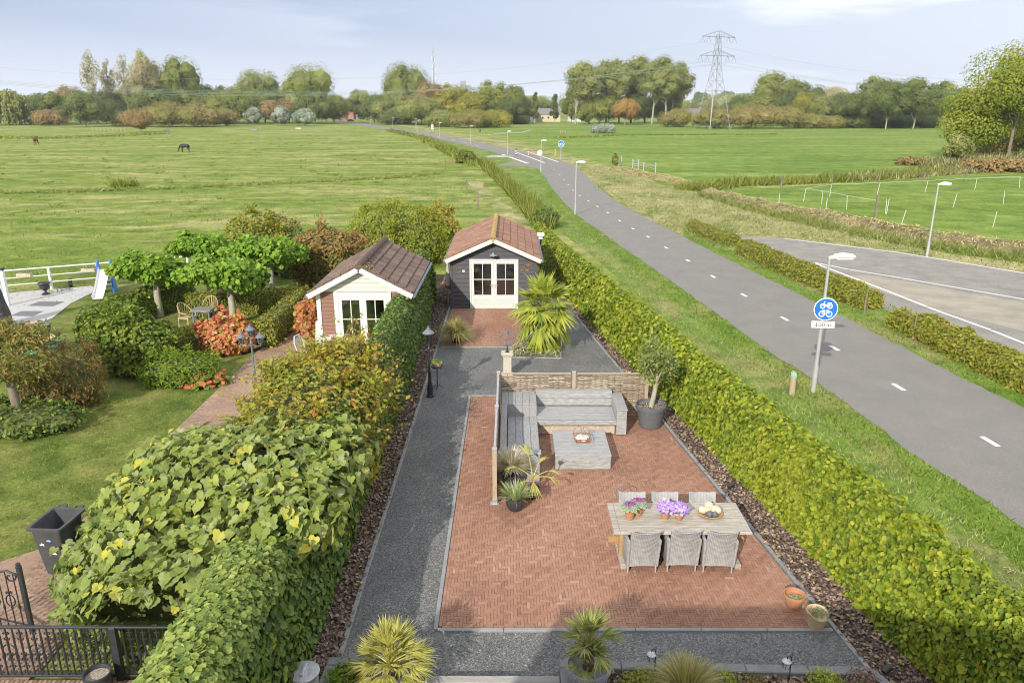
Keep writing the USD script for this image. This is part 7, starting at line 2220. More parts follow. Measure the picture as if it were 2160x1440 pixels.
part(sg, "lettering", MB().add(np.c_[v[:, 0], -0.0115 - v[:, 2], v[:, 1] + dz - 0.46], tm.faces), "sign_black")
part(sg, "clamp", MB().box((0, 0.05, dz), (0.12, 0.08, 0.05)).box((0, 0.05, dz - 0.46), (0.12, 0.08, 0.05)), "lamp_grey")
p = P(1183, 338)
s2 = thing("cycle_sign", "small round blue sign on its own thin pole right of the bike path", "road sign", p)
zz = z_at(p[1], 304)
part(s2, "pole", MB().tube([(0, 0, 0), (0, 0, zz + 0.35)], 0.045, 8), "lamp_grey", True)
part(s2, "disc_rim", MB().tube([(0, -0.08, zz), (0, -0.06, zz)], 0.5, 28), "sign_white", 40)
part(s2, "disc", MB().tube([(0, -0.085, zz), (0, -0.07, zz)], 0.46, 28), "sign_blue", 40)
b = MB()
for cx in (-0.2, 0.2):
    b.tube([(cx + 0.14 * math.cos(a), -0.09, zz - 0.1 + 0.14 * math.sin(a)) for a in np.linspace(0, 2 * PI, 14, endpoint=False)], 0.035, 4, closed=True)
b.tube([(-0.2, -0.09, zz - 0.1), (-0.08, -0.09, zz + 0.14), (0.12, -0.09, zz + 0.14), (0.2, -0.09, zz - 0.1)], 0.03, 4)
part(s2, "bicycle_symbol", b, "sign_white")
p = P(1141, 364)
single("round_sign", MB().tube([p + [-0.18, -0.1, z_at(p[1], 322)], p + [-0.18, -0.07, z_at(p[1], 322)]], 0.32, 24), "sign_white", "white disc on the lamp post at the painted island", "sign", smooth=40)


def bollard(label, px, a, b_):
    p = P(*px)
    t = thing("bollard", label, "bollard", p)
    for k in range(5):
        part(t, "band", MB().lathe([(0.1, k * 0.22), (0.1, k * 0.22 + 0.216)] + ([(0.06, 1.12), (0, 1.13)] if k == 4 else []), n=12), a if k % 2 == 0 else b_, 30)


bollard("black and white striped bollard on the bike path's left island", (1089, 328), "sign_black", "sign_white")
bollard("red and white striped bollard on the bike path's right island", (1115, 330), "bollard_red", "sign_white")
t = thing("wooden_post", "dark wooden post in the dry grass left of the small blue sign", "post", P(1171, 330))
part(t, "shaft", MB().box((0, 0, 0.65), (0.22, 0.22, 1.3), bev=0.03), "oak_brown")
part(t, "cap", MB().box((0, 0, 1.33), (0.24, 0.24, 0.06), bev=0.02), "black_iron")
p = P(1058, 331)
m = lump(2.6, 1.5, 0.22, np.random.default_rng(9), amp=0.1, lift=0.2)
single("boulder", MB().add(m.vertices + [p[0] - 0.4, p[1], 0], m.faces), "water_stone", "flat grey boulder in the grass beside the painted island", "stone", smooth=True)

# ---------------------------------------------------------------- the far side of the meadows: trees, thickets, houses
TS = [0]


def tree(label, cx, by, ty, hw, material, kind="round", name=None, group=None, bark="bark", dens=1.0, crown0=None, trunks=1, dist=None, cat="tree", lean=0.0):
    """A tree surveyed from the photo: foot, top and half width; the crown is many leaf clumps spread through overlapping boughs."""
    TS[0] += 1
    g = np.random.default_rng(8000 + TS[0])
    base = P(cx, by)
    if dist:
        base = np.array([(cx - 1080) / FPX * dist * (math.cos(PITCH)), dist, 0.0])
        base[0] = (cx - 1080) / FPX * (dist * math.cos(PITCH) + CAM_H * math.sin(PITCH))
    s = mpp(base)
    Ht = max(z_at(base[1], ty), 1.0)
    R = hw * s * (1.13 if kind != "birch" else 1.0)
    t = thing(name or "tree", label, cat, base, group=group)
    c0 = {"round": 0.1, "poplar": 0.2, "sparse": 0.25, "oak": 0.16, "shrub": 0.0, "grove": 0.3, "birch": 0.12, "dome": 0.06}[kind] if crown0 is None else crown0
    zb = Ht * c0
    rz = (Ht - zb) / 2
    nb = {"round": 15, "poplar": 16, "sparse": 12, "oak": 18, "shrub": 17, "grove": 22, "birch": 9, "dome": 15}[kind]
    # boughs
    C, Rr = [], []
    for k in range(nb):
        f = (k + 0.5) / nb
        z = 2 * f - 1
        if kind in ("poplar", "sparse", "grove"):
            prof = math.sqrt(max(0.05, 1 - abs(z) ** 2.6)) * (0.75 + 0.25 * f)
        elif kind == "birch":
            prof = max(0.12, 1.0 - f * 0.85)
        elif kind in ("shrub", "dome"):
            prof = math.sqrt(max(0.05, 1 - max(0, z * 0.5 + 0.5) ** 2.4))
        else:
            prof = math.sqrt(max(0.05, 1 - z * z))
        a = k * 2.39996 + g.normal() * 0.3
        r = R * prof * (0.58 + 0.14 * g.random()) * (1.0 if k % 3 else 0.4)
        Rr.append(R * (0.47 if kind not in ("sparse", "birch") else 0.40) * (0.65 + 0.7 * g.random()) * (0.7 + 0.3 * prof))
        ev = min(Rr[-1] * {"poplar": 1.25, "sparse": 1.9, "birch": 1.5}.get(kind, 0.85) * 0.9, rz * 0.8)
        C.append([r * math.cos(a) + lean * (f * Ht), r * math.sin(a), zb + rz + z * (rz - ev)])
    C, Rr = np.array(C), np.array(Rr)
    ls = max(0.25, 2.5 * s)
    n = int(np.clip(dens * (13.0 if kind in ("poplar", "grove", "oak") else 9.0) * R * rz * PI / (ls * ls * 0.5), 700, 6500 if s > 0.08 else 15000))
    if kind == "sparse":
        n = int(n * 0.28)
    i = g.choice(nb, n, p=Rr ** 2 / (Rr ** 2).sum())
    d = unit(g.normal(size=(n, 3)))
    u = (0.45 + 0.47 * g.random((n, 1)) ** 0.6)
    asp = np.array([1, 1, {"poplar": 1.25, "sparse": 1.9, "birch": 1.5}.get(kind, 0.85)])
    q = C[i] + d * Rr[i][:, None] * u * asp
    q[:, 2] = np.where(q[:, 2] > Ht * 1.03, Ht * 1.03 - (q[:, 2] - Ht * 1.03) - Ht * 0.25 * g.random(n) ** 2, q[:, 2])
    q[:, 2] = np.maximum(q[:, 2], 0.05)
    cen = np.array([0, 0, zb + rz])
    out = unit(q - cen)
    N = unit(d * 0.9 + out * 0.5 + [0, 0, 0.3] + g.normal(size=(n, 3)) * 0.32)
    bt = np.clip(0.5 + 0.3 * g.normal(size=nb), 0, 1)
    tone = np.clip(bt[i] * 0.6 + 0.4 * g.random(n) + 0.12 * (q[:, 2] - zb - rz) / rz, 0, 1)
    crown = MB()
    if kind not in ("sparse", "birch") and s > 0.1:
        for k in range(nb):
            ic = trimesh.creation.icosphere(1, 1.0)
            vv = ic.vertices * (0.42 + 0.22 * g.random((len(ic.vertices), 1))) * Rr[k] * np.array([1, 1, asp[2] * 0.9]) + C[k]
            vv[:, 2] = np.clip(vv[:, 2], 0.02, Ht)
            crown.add(vv, ic.faces, np.clip(bt[k] * 0.55 + 0.2, 0, 1))
    part(t, "crown", leafset(q, N, ls * (0.7 + 0.7 * g.random(n)) * (1.2 if s > 0.1 else 1.0), "kite" if s > 0.1 else "clump", g, along=np.array([0, 0, -0.3]), tone=tone, mb=crown), material)
    if kind != "shrub":
        br = MB()
        tops = []
        for k in range(trunks):
            ox = 0 if trunks == 1 else (k - (trunks - 1) / 2) * R * 1.1 / trunks
            oy = 0 if trunks == 1 else g.normal() * R * 0.15
            rt = max(0.012 * Ht, 0.09)
            tp = np.array([ox + lean * Ht * 0.7, oy, zb + rz * 1.0])
            part(t, "trunk", MB().tube([(ox, oy, 0), (ox * 0.9 + lean * Ht * 0.3 + 0.02 * Ht * g.normal() * 0.3, oy, max(zb, Ht * 0.2)), tp], [rt * 1.25, rt, rt * 0.4], 7), bark, True)
            tops.append(tp)
        for k in range(nb):
            tp = tops[k % trunks]
            b0 = tp * [1, 1, 0] * 0.8 + [0, 0, max(zb * 0.9, C[k][2] - (0.35 * R + 0.12 * Ht))]
            br.tube([b0, (b0 + C[k]) / 2 + [0, 0, 0.03 * Ht], C[k] + [0, 0, Rr[k] * 0.5]], [0.006 * Ht + 0.02, 0.004 * Ht + 0.015, 0.02], 5)
        part(t, "branches", br, bark, True)
    return t


def weeping(label, cx, by, ty, hw):
    g = np.random.default_rng(8800)
    base = P(cx, by)
    s = mpp(base)
    Ht, R = z_at(base[1], ty), hw * s
    t = thing("willow_tree", label, "tree", base)
    part(t, "trunk", MB().tube([(0, 0, 0), (0.3, 0, Ht * 0.3), (0.2, 0, Ht * 0.7)], [0.6, 0.5, 0.25], 8), "bark", True)
    Pp, N = [], []
    for k in range(150):
        a, r = g.random() * 2 * PI, R * math.sqrt(g.random())
        zt = Ht * (0.98 - 0.42 * (r / R) ** 2) - 0.06 * Ht * g.random()
        L = zt * (0.35 + 0.6 * g.random())
        m = 26
        s_ = np.linspace(0, 1, m)
        q = np.c_[r * np.cos(a) + 0.4 * g.normal(size=m) * 0.5 + 0.06 * R * s_ * math.cos(a), r * np.sin(a) + 0.2 * g.normal(size=m) + 0.06 * R * s_ * math.sin(a), zt - L * s_]
        Pp.append(q)
        N.append(np.tile([math.cos(a), math.sin(a) - 0.3, 0.35], (m, 1)) + g.normal(size=(m, 3)) * 0.4)
    Pp, N = np.vstack(Pp), unit(np.vstack(N))
    part(t, "crown", leafset(Pp, N, 1.9, "lance", g, along=np.array([0, 0, -2.5]), tone=np.clip(g.random(len(Pp)) * 0.5 + 0.5 * Pp[:, 2] / Ht, 0, 1), spin=0.25), "willow_weep")
    part(t, "crown_top", leafset(Pp[::3] + g.normal(size=Pp[::3].shape) * 0.4, N[::3], 1.1, "clump", g, along=np.array([0, 0, -1.0]), tone=0.3 + 0.4 * g.random(len(Pp[::3]))), "willow_weep", kind="stuff")
    return t


TG = None
# --- left side, from the left edge to the far end of the bike path
weeping("weeping willow with yellow green hanging branches at the left edge", 22, 264, 184, 52)
T = [
    (88, 262, 192, 34, "tree_dark", "round", "dark green tree right behind the weeping willow"),
    (150, 256, 176, 34, "tree_rust", "round", "brown tinged tree behind the dark round oak"),
    (118, 264, 190, 24, "tree_mid", "round", "narrow green tree between the willow and the dark round oak"),
    (110, 265, 229, 32, "tree_rust", "shrub", "low rust coloured bush left of the dark round oak"),
    (205, 262, 98, 20, "tree_sparse", "sparse", "tallest thin half bare poplar leaning over the dark oak"),
    (240, 261, 118, 15, "tree_sparse", "sparse", "slender half bare poplar, second from the left"),
    (275, 261, 106, 24, "tree_sparse", "sparse", "pale half bare poplar in the middle of the row"),
    (315, 261, 99, 32, "tree_sparse", "poplar", "broad beige poplar in the row of half bare trees"),
    (385, 260, 108, 50, "tree_mid", "poplar", "big yellow green poplar at the right end of the half bare row"),
    (330, 259, 180, 60, "tree_olive", "round", "olive undergrowth trees beneath the half bare poplars"),
    (182, 268, 189, 46, "tree_dark", "dome", "dark green round oak standing alone in the meadow"),
    (238, 265, 207, 30, "tree_dark", "dome", "dark shrub to the right of the round oak"),
    (430, 258, 172, 34, "tree_dark", "round", "dark tree just right of the yellow green poplar"),
    (480, 260, 176, 42, "tree_dark", "round", "dark green tree behind the long russet thicket's right end"),
    (528, 260, 182, 40, "tree_mid", "round", "mid green tree behind the leftmost pollard willow"),
    (545, 256, 139, 48, "tree_olive", "poplar", "pale olive poplar group left of the great poplar"),
    (648, 259, 131, 62, "tree_mid", "poplar", "great broad poplar with a yellow green crown behind the pollard willows"),
    (690, 258, 196, 34, "tree_yellow", "round", "yellowing tree at the right foot of the great poplar"),
    (585, 261, 205, 40, "tree_rust", "round", "brownish tree behind the middle pollard willow"),
    (758, 252, 186, 32, "tree_mid", "round", "rounded tree above the red houses"),
    (800, 256, 196, 30, "tree_dark", "round", "dark green tree left of the pale house"),
    (298, 279, 226, 29, "tree_rust", "round", "small rust brown tree on a thin trunk in front of the thicket"),
]
for a in T:
    tree(a[6], a[0], a[1], a[2], a[3], a[4], a[5], name="poplar_tree" if "poplar" in a[6] else ("thicket" if a[5] == "shrub" else "tree"), bark="pale_bark" if a[5] == "sparse" else "bark")
for cx, by, ty, hw, lab in ((290, 267, 232, 40, "left end of the long russet thicket"), (352, 268, 213, 52, "tall left half of the long russet thicket"), (420, 268, 214, 50, "middle of the long russet thicket"), (470, 266, 226, 32, "low right end of the long russet thicket")):
    tree(lab, cx, by, ty, hw, "tree_hedge", "shrub", name="thicket", cat="thicket", dens=1.3)
for cx, by, ty, hw, lab in ((535, 264, 224, 19, "leftmost of the three silver pollard willows"), (593, 265, 222, 19, "middle one of the three silver pollard willows"), (643, 265.5, 226, 21, "rightmost of the three silver pollard willows")):
    tree(lab, cx, by, ty, hw, "willow_silver", "dome", name="pollard_willow", group="silver pollard willows", dens=1.5)
for cx, by, w, lab, mt_ in ((353, 277, 2.6, "white trough lying in the meadow below the russet thicket", "white_paint"), (536, 275.5, 2.4, "grey trough in the meadow below the leftmost pollard willow", "concrete"), (630, 273, 2.2, "pale trough in the meadow below the rightmost pollard willow", "stone_cream")):
    p = P(cx, by)
    t = thing("trough", lab, "trough", p)
    part(t, "tub", MB().box((0, 0, 0.3), (w, 0.8, 0.6), bev=0.08), mt_)
    part(t, "rim", MB().box((0, 0, 0.63), (w + 0.1, 0.9, 0.06), bev=0.02), mt_)
# post and rail below the round oak
pf2 = thing("field_fence", "low wooden field fence beside the round oak", "fence", P(200, 272))
b0 = P(200, 272)
for k in range(9):
    q = P(195 + k * 8.5, 274 + min(k, 4) * 0.8) - b0
    part(pf2, "post", MB().box((q[0], q[1], 0.6), (0.16, 0.16, 1.2)), "post_wood")
q0, q1 = P(195, 274) - b0, P(263, 277) - b0
part(pf2, "rail", MB().bar(q0 + [0, 0, 0.9], q1 + [0, 0, 0.9], 0.08), "post_wood")

# --- middle
T = [
    (852, 258, 124, 56, "tree_mid", "poplar", "biggest poplar in the middle, left of the radio mast"),
    (905, 262, 165, 40, "tree_rust", "round", "brown and red tree with thin branches beside the biggest poplar"),
    (880, 264, 200, 44, "tree_olive", "round", "olive tree below the biggest poplar"),
    (952, 262, 171, 40, "tree_yellow", "round", "yellow green tree right of the brown one"),
    (1035, 262, 164, 46, "tree_mid", "round", "wide green tree left of the gap with the distant houses"),
    (1080, 260, 176, 30, "tree_mid", "round", "green tree at the right end of the middle wood"),
    (990, 263, 190, 36, "tree_yellow", "round", "olive yellow tree in the middle of the wood"),
    (1075, 263, 200, 34, "tree_dark", "round", "green tree leaning towards the first birch"),
    (1128, 261, 192, 13, "tree_dark", "birch", "slim pointed birch, left one of the pair"),
    (1169, 260, 196, 13, "tree_dark", "birch", "slim pointed birch, right one of the pair"),
    (1200, 257, 182, 18, "tree_mid", "birch", "loose green tree left of the tall grove"),
    (1235, 263, 216, 21, "tree_mid", "round", "small round green tree in front of the tall grove"),
    (1150, 243, 212, 26, "tree_olive", "round", "hazy far tree between the two birches"),
]
for a in T:
    tree(a[6], a[0], a[1], a[2], a[3], a[4], a[5], name="poplar_tree" if "poplar" in a[6] else ("birch_tree" if "birch," in a[6] else "tree"), bark="pale_bark" if a[5] == "birch" else "bark")
for cx, by, ty, hw, mt_, lab in ((838, 263, 231, 34, "tree_dark", "dark rounded shrub in front of the pale house"), (928, 268, 230, 34, "tree_olive", "olive shrub behind the warning sign"), (985, 270, 228, 36, "tree_hedge", "russet and green shrub behind the nearest far lamps"), (1040, 269, 233, 38, "tree_yellow", "yellow and red tipped shrub at the right end of the middle wood"), (1275, 281, 262, 24, "willow_silver", "grey sallow bush standing alone in the right meadow"), (1095, 262, 244, 22, "tree_olive", "low scrub left of the first birch")):
    tree(lab, cx, by, ty, hw, mt_, "shrub", name="field_shrub", cat="shrub", dens=1.2)
# --- tall grove and right side
T = [
    (1228, 262, 122, 46, "tree_olive", "grove", "leftmost tall poplar of the great grove"),
    (1292, 261, 117, 46, "tree_olive", "grove", "tall poplar of the grove left of the orange tree"),
    (1345, 260, 111, 46, "tree_olive", "grove", "tallest poplar of the grove behind the orange tree"),
    (1392, 262, 111, 44, "tree_olive", "grove", "tall poplar of the grove right of the orange tree"),
    (1425, 261, 126, 36, "tree_olive", "grove", "rightmost poplar of the grove, next to the pylon"),
    (1283, 259, 180, 26, "tree_olive", "round", "smaller pale tree under the grove's left half"),
    (1472, 240, 192, 18, "tree_dark", "round", "dark round tree left behind the pylon"),
    (1530, 240, 190, 18, "tree_dark", "round", "dark round tree right behind the pylon"),
    (1630, 258, 143, 50, "tree_mid", "oak", "tall rounded tree behind the right thicket"),
    (1688, 260, 166, 42, "tree_dark", "oak", "dark rounded tree behind the right thicket, beside the tall one"),
    (1690, 262, 190, 26, "tree_yellow", "round", "yellow green small tree in front of the dark rounded one"),
    (1580, 258, 205, 30, "tree_mid", "round", "low green tree left of the tall rounded one"),
    (1755, 250, 180, 30, "tree_sparse", "poplar", "far pale row of poplars in the gap"),
    (1838, 262, 154, 40, "tree_olive", "oak", "pale crown rising behind the oak row's left end"),
    (1800, 270, 188, 44, "tree_dark", "oak", "leftmost oak of the oak row along the right meadow"),
    (1868, 272, 160, 48, "tree_dark", "oak", "middle oak of the oak row with a pale trunk"),
    (1926, 272, 156, 48, "tree_dark", "oak", "rightmost oak of the oak row with a pale trunk"),
    (1985, 268, 164, 44, "tree_mid", "oak", "green oak half hidden by the autumn trees"),
]
for a in T:
    tree(a[6], a[0], a[1], a[2], a[3], a[4], a[5], name="poplar_tree" if "poplar" in a[6] else ("oak_tree" if "oak" in a[6] else "tree"), bark="pale_bark" if a[5] in ("grove", "oak") else "bark", trunks=2 if a[5] == "grove" else 1)
tree("orange autumn tree in front of the tall grove", 1318, 264, 204, 27, "tree_orange", "round", dens=1.1, crown0=0.18, bark="pale_bark")
for k, (cx, by, ty, hw) in enumerate(((1425, 268, 226, 34), (1500, 271, 219, 48), (1575, 271, 216, 52), (1650, 271, 222, 46), (1708, 271, 238, 30), (1745, 271, 243, 28))):
    tree(["left end of the broad brown thicket, under the grove", "part of the broad brown thicket behind the pylon's feet", "highest part of the broad brown thicket right of the pylon", "right half of the broad brown thicket", "reddish lower part of the broad brown thicket", "rounded right end of the broad brown thicket"][k], cx, by, ty, hw, "tree_hedge", "shrub", name="thicket", cat="thicket", dens=1.4)
tree("small silver blue tree at the right end of the thicket", 1727, 262, 222, 13, "willow_silver", "birch")
for k, (cx, by) in enumerate(((1790, 271), (1845, 271), (1895, 271), (1950, 271))):
    tree(["low dark scrub under the leftmost oak", "low dark scrub between the first two oaks", "low dark scrub between the last two oaks", "low dark scrub under the rightmost oak"][k], cx, by - 1, 243, 30, "tree_dark", "shrub", name="field_shrub", cat="shrub")
# near autumn trees on the right
tree("tall open crowned autumn tree at the right edge", 2125, 338, 78, 100, "walnut_leaf", "oak", dens=1.5, crown0=0.3, bark="bark", trunks=1)
tree("leaning yellow green tree left of the tall autumn tree", 2055, 334, 168, 74, "walnut_leaf", "oak", dens=1.3, crown0=0.08, bark="bark")
tree("deep yellow tree behind the tall autumn tree at the right edge", 2165, 330, 205, 60, "tree_yellow", "round", dens=0.9)
tree("small two stemmed tree at the left foot of the autumn trees", 2013, 352, 278, 27, "tree_olive", "round", dens=0.9, crown0=0.2, bark="pale_bark", trunks=2)
tree("bare branched pale shrub at the foot of the autumn trees", 2090, 333, 268, 48, "tree_rust", "sparse", name="field_shrub", cat="shrub", dens=0.5, crown0=0.05, bark="pale_bark", trunks=3)
tree("dark green undergrowth below the tall autumn tree", 2120, 326, 262, 60, "tree_mid", "shrub", name="field_shrub", cat="shrub")
for k, (cx, by, hw) in enumerate(((1912, 348, 20), (1955, 349, 24), (2075, 362, 40), (2135, 362, 36))):
    tree(["small rust bramble, leftmost by the autumn trees", "rust bramble left of the two stemmed tree", "rust bramble in front of the autumn trees", "rust bramble at the right edge below the autumn trees"][k], cx, by, by - 16 if k < 2 else by - 26, hw, "tree_rust", "shrub", name="bramble", cat="shrub")
tree("thin wispy shrub at the gate by the bike path", 1297, 352, 322, 8, "tree_olive", "birch", name="field_shrub", cat="shrub", dens=0.7)
# distant belt of woods behind everything
for k in range(26):
    cx = -60 + k * 92 + 20 * math.sin(k * 2.3)
    tree(f"hazy distant wood on the skyline, " + ["left of the weeping willow", "behind the weeping willow", "behind the dark round oak", "behind the half bare poplars", "right of the half bare poplars", "behind the russet thicket", "left of the great poplar", "behind the great poplar", "behind the red houses", "left of the biggest middle poplar", "behind the biggest middle poplar", "behind the yellow green middle tree", "behind the middle wood's right end", "behind the pair of birches", "left behind the grove", "behind the orange tree", "right behind the grove", "behind the pylon", "right of the pylon", "behind the tall rounded tree", "in the gap of the pale poplars", "behind the leftmost oak", "behind the middle oak", "behind the rightmost oak", "behind the autumn trees", "beyond the right edge"][k],
         cx, 240, 205 + 9 * math.sin(k * 1.7), 62, ["tree_dark", "tree_mid", "tree_olive"][k % 3], "round", name="distant_wood", dist=720 + 60 * math.sin(k * 3.1), cat="wood", dens=0.45)


belt = [(60, 205, 40), (120, 198, 42), (170, 192, 40), (225, 188, 44), (275, 184, 46), (330, 178, 46), (385, 182, 46), (440, 186, 44), (495, 184, 46), (560, 186, 46), (610, 184, 46), (665, 190, 40), (705, 200, 34), (790, 203, 32), (835, 188, 40), (890, 184, 42), (935, 190, 42), (985, 186, 44), (1040, 188, 42), (1090, 200, 34), (1265, 196, 44), (1330, 192, 44), (1390, 196, 40), (1560, 204, 34), (1600, 196, 40), (1660, 192, 44), (1715, 198, 36), (1775, 196, 40), (1830, 186, 44), (1890, 182, 46), (1950, 184, 46), (2010, 190, 46)]
nearby = ["behind the weeping willow's right side", "left behind the round oak", "behind the round oak", "under the tallest thin poplar", "under the pale half bare poplar", "under the beige poplar", "below the yellow green poplar", "behind the right thicket end", "left of the leftmost pollard willow", "behind the leftmost pollard willow", "behind the middle pollard willow", "behind the rightmost pollard willow", "at the right foot of the great poplar", "right of the red houses", "behind the pale house", "under the biggest middle poplar", "right of the biggest middle poplar", "under the yellow green middle tree", "under the wide green middle tree", "at the middle wood's right end", "in the left half of the grove", "behind the orange tree", "in the right half of the grove", "right behind the pylon", "left below the tall rounded tree", "below the tall rounded tree", "right below the dark rounded tree", "in the gap under the pale poplars", "behind the leftmost oak", "behind the middle oak", "behind the rightmost oak", "left behind the autumn trees"]
for k, (cx, ty, hw) in enumerate(belt):
    tree("bushy undergrowth tree " + nearby[k], cx, 250, ty - 5, hw * 1.1, ["tree_mid", "tree_dark", "tree_olive", "tree_dark"][k % 4], "dome", name="undergrowth_tree", dist=430 + 15 * math.sin(k * 2.1), dens=0.7)


# --- houses
def house(label, cx, by, w, h, roofh, wall, roof, windows, dist=None, depth=9.0, gable=False, name="house", cat="house", extra=None):
    base = P(cx, by)
    if dist:
        base = np.array([(cx - 1080) / FPX * (dist * math.cos(PITCH) + CAM_H * math.sin(PITCH)), dist, 0.0])
    t = thing(name, label, cat, base)
    if gable:
        part(t, "wall", MB().prism(Polygon([(-w / 2, -depth / 2), (w / 2, -depth / 2), (w / 2, depth / 2), (-w / 2, depth / 2)]), 0, h).add([(-w / 2, -depth / 2, h + 0.002), (w / 2, -depth / 2, h + 0.002), (0, -depth / 2, h + roofh)], [(0, 1, 2)]), wall)
        rf = part(t, "roof", MB().add([(-w / 2 - 0.3, -depth / 2 - 0.3, h), (0, -depth / 2 - 0.3, h + roofh + 0.15), (0, depth / 2, h + roofh + 0.15), (-w / 2 - 0.3, depth / 2, h), (w / 2 + 0.3, -depth / 2 - 0.3, h), (w / 2 + 0.3, depth / 2, h)], [(0, 1, 2), (0, 2, 3), (4, 2, 1), (4, 5, 2)]), roof)
    else:
        part(t, "wall", MB().box((0, 0, h / 2), (w, depth, h)), wall)
        rf = part(t, "roof", MB().add([(-w / 2 - 0.2, -depth / 2 - 0.4, h), (w / 2 + 0.2, -depth / 2 - 0.4, h), (w / 2 + 0.2, 0, h + roofh), (-w / 2 - 0.2, 0, h + roofh), (w / 2 + 0.2, depth / 2, h), (-w / 2 - 0.2, depth / 2, h)], [(0, 1, 2), (0, 2, 3), (3, 2, 4), (3, 4, 5), (0, 3, 5), (1, 4, 2)]), roof)
    part(rf, "chimney", MB().box((w * 0.3, 0, h + roofh), (0.7, 0.7, 1.6)), "wall_brick")
    for (x, z, ww, wh) in windows:
        f = part(t, "window", MB().box((x, -depth / 2 - 0.03, z), (ww, 0.1, wh)), "white_paint")
        part(f, "pane", MB().box((x, -depth / 2 - 0.09, z), (ww - 0.3, 0.04, wh - 0.3)), "interior_dark")
    if extra:
        extra(t)
    return t


win = lambda w, zs: [(x, z, 1.5, 1.6) for z in zs for x in np.arange(-w / 2 + 2, w / 2 - 1, 3.4)]
for k, (cx, w) in enumerate(((724, 5), (740, 6), (757, 5))):
    house(["red brick houses with orange roofs at the far end of the bike path, left part", "red brick houses with orange roofs at the far end of the bike path, middle part", "red brick houses with orange roofs at the far end of the bike path, right part"][k], cx, 252, w, 4.4, 3.4, "wall_brick", "roof_orange", win(w, (1.8, 3.6)), dist=560 + 22 * k)
house("pale house with a white upper storey between the trees left of the biggest poplar", 824, 250, 6.4, 6.6, 3.4, "wall_pale", "white_paint", [(-1.7, 2.5, 1.0, 2.0), (1.5, 4.4, 1.3, 0.8)], dist=420, depth=6, gable=False)
for k, (cx, d, w, wall, roof) in enumerate(((1113, 470, 10, "white_paint", "roof_orange"), (1153, 480, 16, "wall_pale", "roof_grey"), (1212, 490, 9, "white_paint", "roof_orange"), (1098, 520, 8, "wall_brick", "roof_orange"), (1457, 420, 13, "wall_brick", "roof_grey"))):
    house(["white house with a red roof left of the first birch", "long pale house with a grey roof between the two birches", "white house with a red roof behind the loose green tree", "brick house with a red roof at the end of the middle wood", "low grey roofed house between grove and pylon"][k], cx, 250, w, 4.2, 3.6, wall, roof, win(w, (2.4,)), dist=d)
tb_ = thing("tower_block", "pale office tower on the far horizon behind the middle wood", "tower", ((978 - 1080) / FPX * 1720, 1800, 0))
part(tb_, "tower", MB().box((0, 0, 33), (12, 12, 66)), "concrete")
part(tb_, "side_tower", MB().box((12, 4, 29), (11, 12, 56)), "concrete")
cr_ = thing("car", "small red car parked before the red houses", "car", (-100.5, 492, 0))
part(cr_, "body", MB().box((0, 0, 0.55), (4.0, 1.7, 0.6), bev=0.15), "car_red")
part(cr_, "cabin", MB().box((-0.2, 0, 1.08), (2.1, 1.5, 0.5), bev=0.2), "interior_dark")
for x in (-1.2, 1.2):
    for y in (-0.8, 0.8):
        part(cr_, "wheel", MB().tube([(x, y - 0.1, 0.32), (x, y + 0.1, 0.32)], 0.32, 12), "black_pot")
# warning sign by the far path
p = P(912, 279)
t = thing("warning_sign", "red and white triangular warning sign over white plates in the verge", "road sign", p)
part(t, "pole", MB().tube([(0, 0, 0), (0, 0, 3.2)], 0.07, 6), "lamp_grey")
part(t, "triangle", MB().add([(-0.45, -0.1, 2.6), (0.45, -0.1, 2.6), (0, -0.1, 3.4), (-0.45, -0.06, 2.6), (0.45, -0.06, 2.6), (0, -0.06, 3.4)], [(0, 1, 2), (3, 5, 4), (0, 2, 5), (0, 5, 3), (1, 4, 5), (1, 5, 2)]), "bollard_red")
part(t, "plate", MB().box((0, -0.1, 2.1), (0.8, 0.05, 0.7)), "sign_white")
part(t, "plate", MB().box((0, -0.1, 1.2), (0.9, 0.05, 0.5)), "sign_white")

# --- pylon and radio mast
pyb = P(1502, 271.5)
py = thing("pylon", "tall steel lattice electricity pylon with two sloping cross arms", "pylon", pyb, 0.42)
s = mpp(pyb)
Ht = z_at(pyb[1], 66)
lev = [(0.0, 5.0), (3.0, 4.55), (6.5, 4.0), (10.5, 3.4), (14.5, 2.75), (18.5, 2.1), (22.5, 1.5), (26.5, 1.15), (30.5, 0.95), (Ht - 1.2, 0.7)]
rL = 0.10
for sx in (-1, 1):
    for sy in (-1, 1):
        lg = MB()
        for (z0, a), (z1, b) in zip(lev[:-1], lev[1:]):
            lg.bar((sx * a, sy * a, z0), (sx * b, sy * b, z1), 0.24 if z0 < 14 else 0.16)
        part(py, "leg", lg, "pylon_steel")
        part(py, "footing", MB().box((sx * 5.0, sy * 5.0, 0.3), (0.9, 0.9, 0.7)), "concrete_dark")
lat = MB()
for i, ((z0, a), (z1, b)) in enumerate(zip(lev[:-1], lev[1:])):
    th = 0.10 if z0 < 14 else 0.07
    for (ax, ay), (bx, by_) in (((-1, -1), (1, -1)), ((1, -1), (1, 1)), ((1, 1), (-1, 1)), ((-1, 1), (-1, -1))):
        if i == 0:
            m_ = (np.array([ax, ay]) + [bx, by_]) / 2 * b
            lat.bar((ax * a, ay * a, z0), (m_[0], m_[1], z1), th)
            lat.bar((bx * a, by_ * a, z0), (m_[0], m_[1], z1), th)
        else:
            lat.bar((ax * a, ay * a, z0), (bx * b, by_ * b, z1), th)
            lat.bar((bx * a, by_ * a, z0), (ax * b, ay * b, z1), th)
        lat.bar((ax * b, ay * b, z1), (bx * b, by_ * b, z1), th)
part(py, "lattice", lat, "pylon_steel", kind="stuff")
ends = []
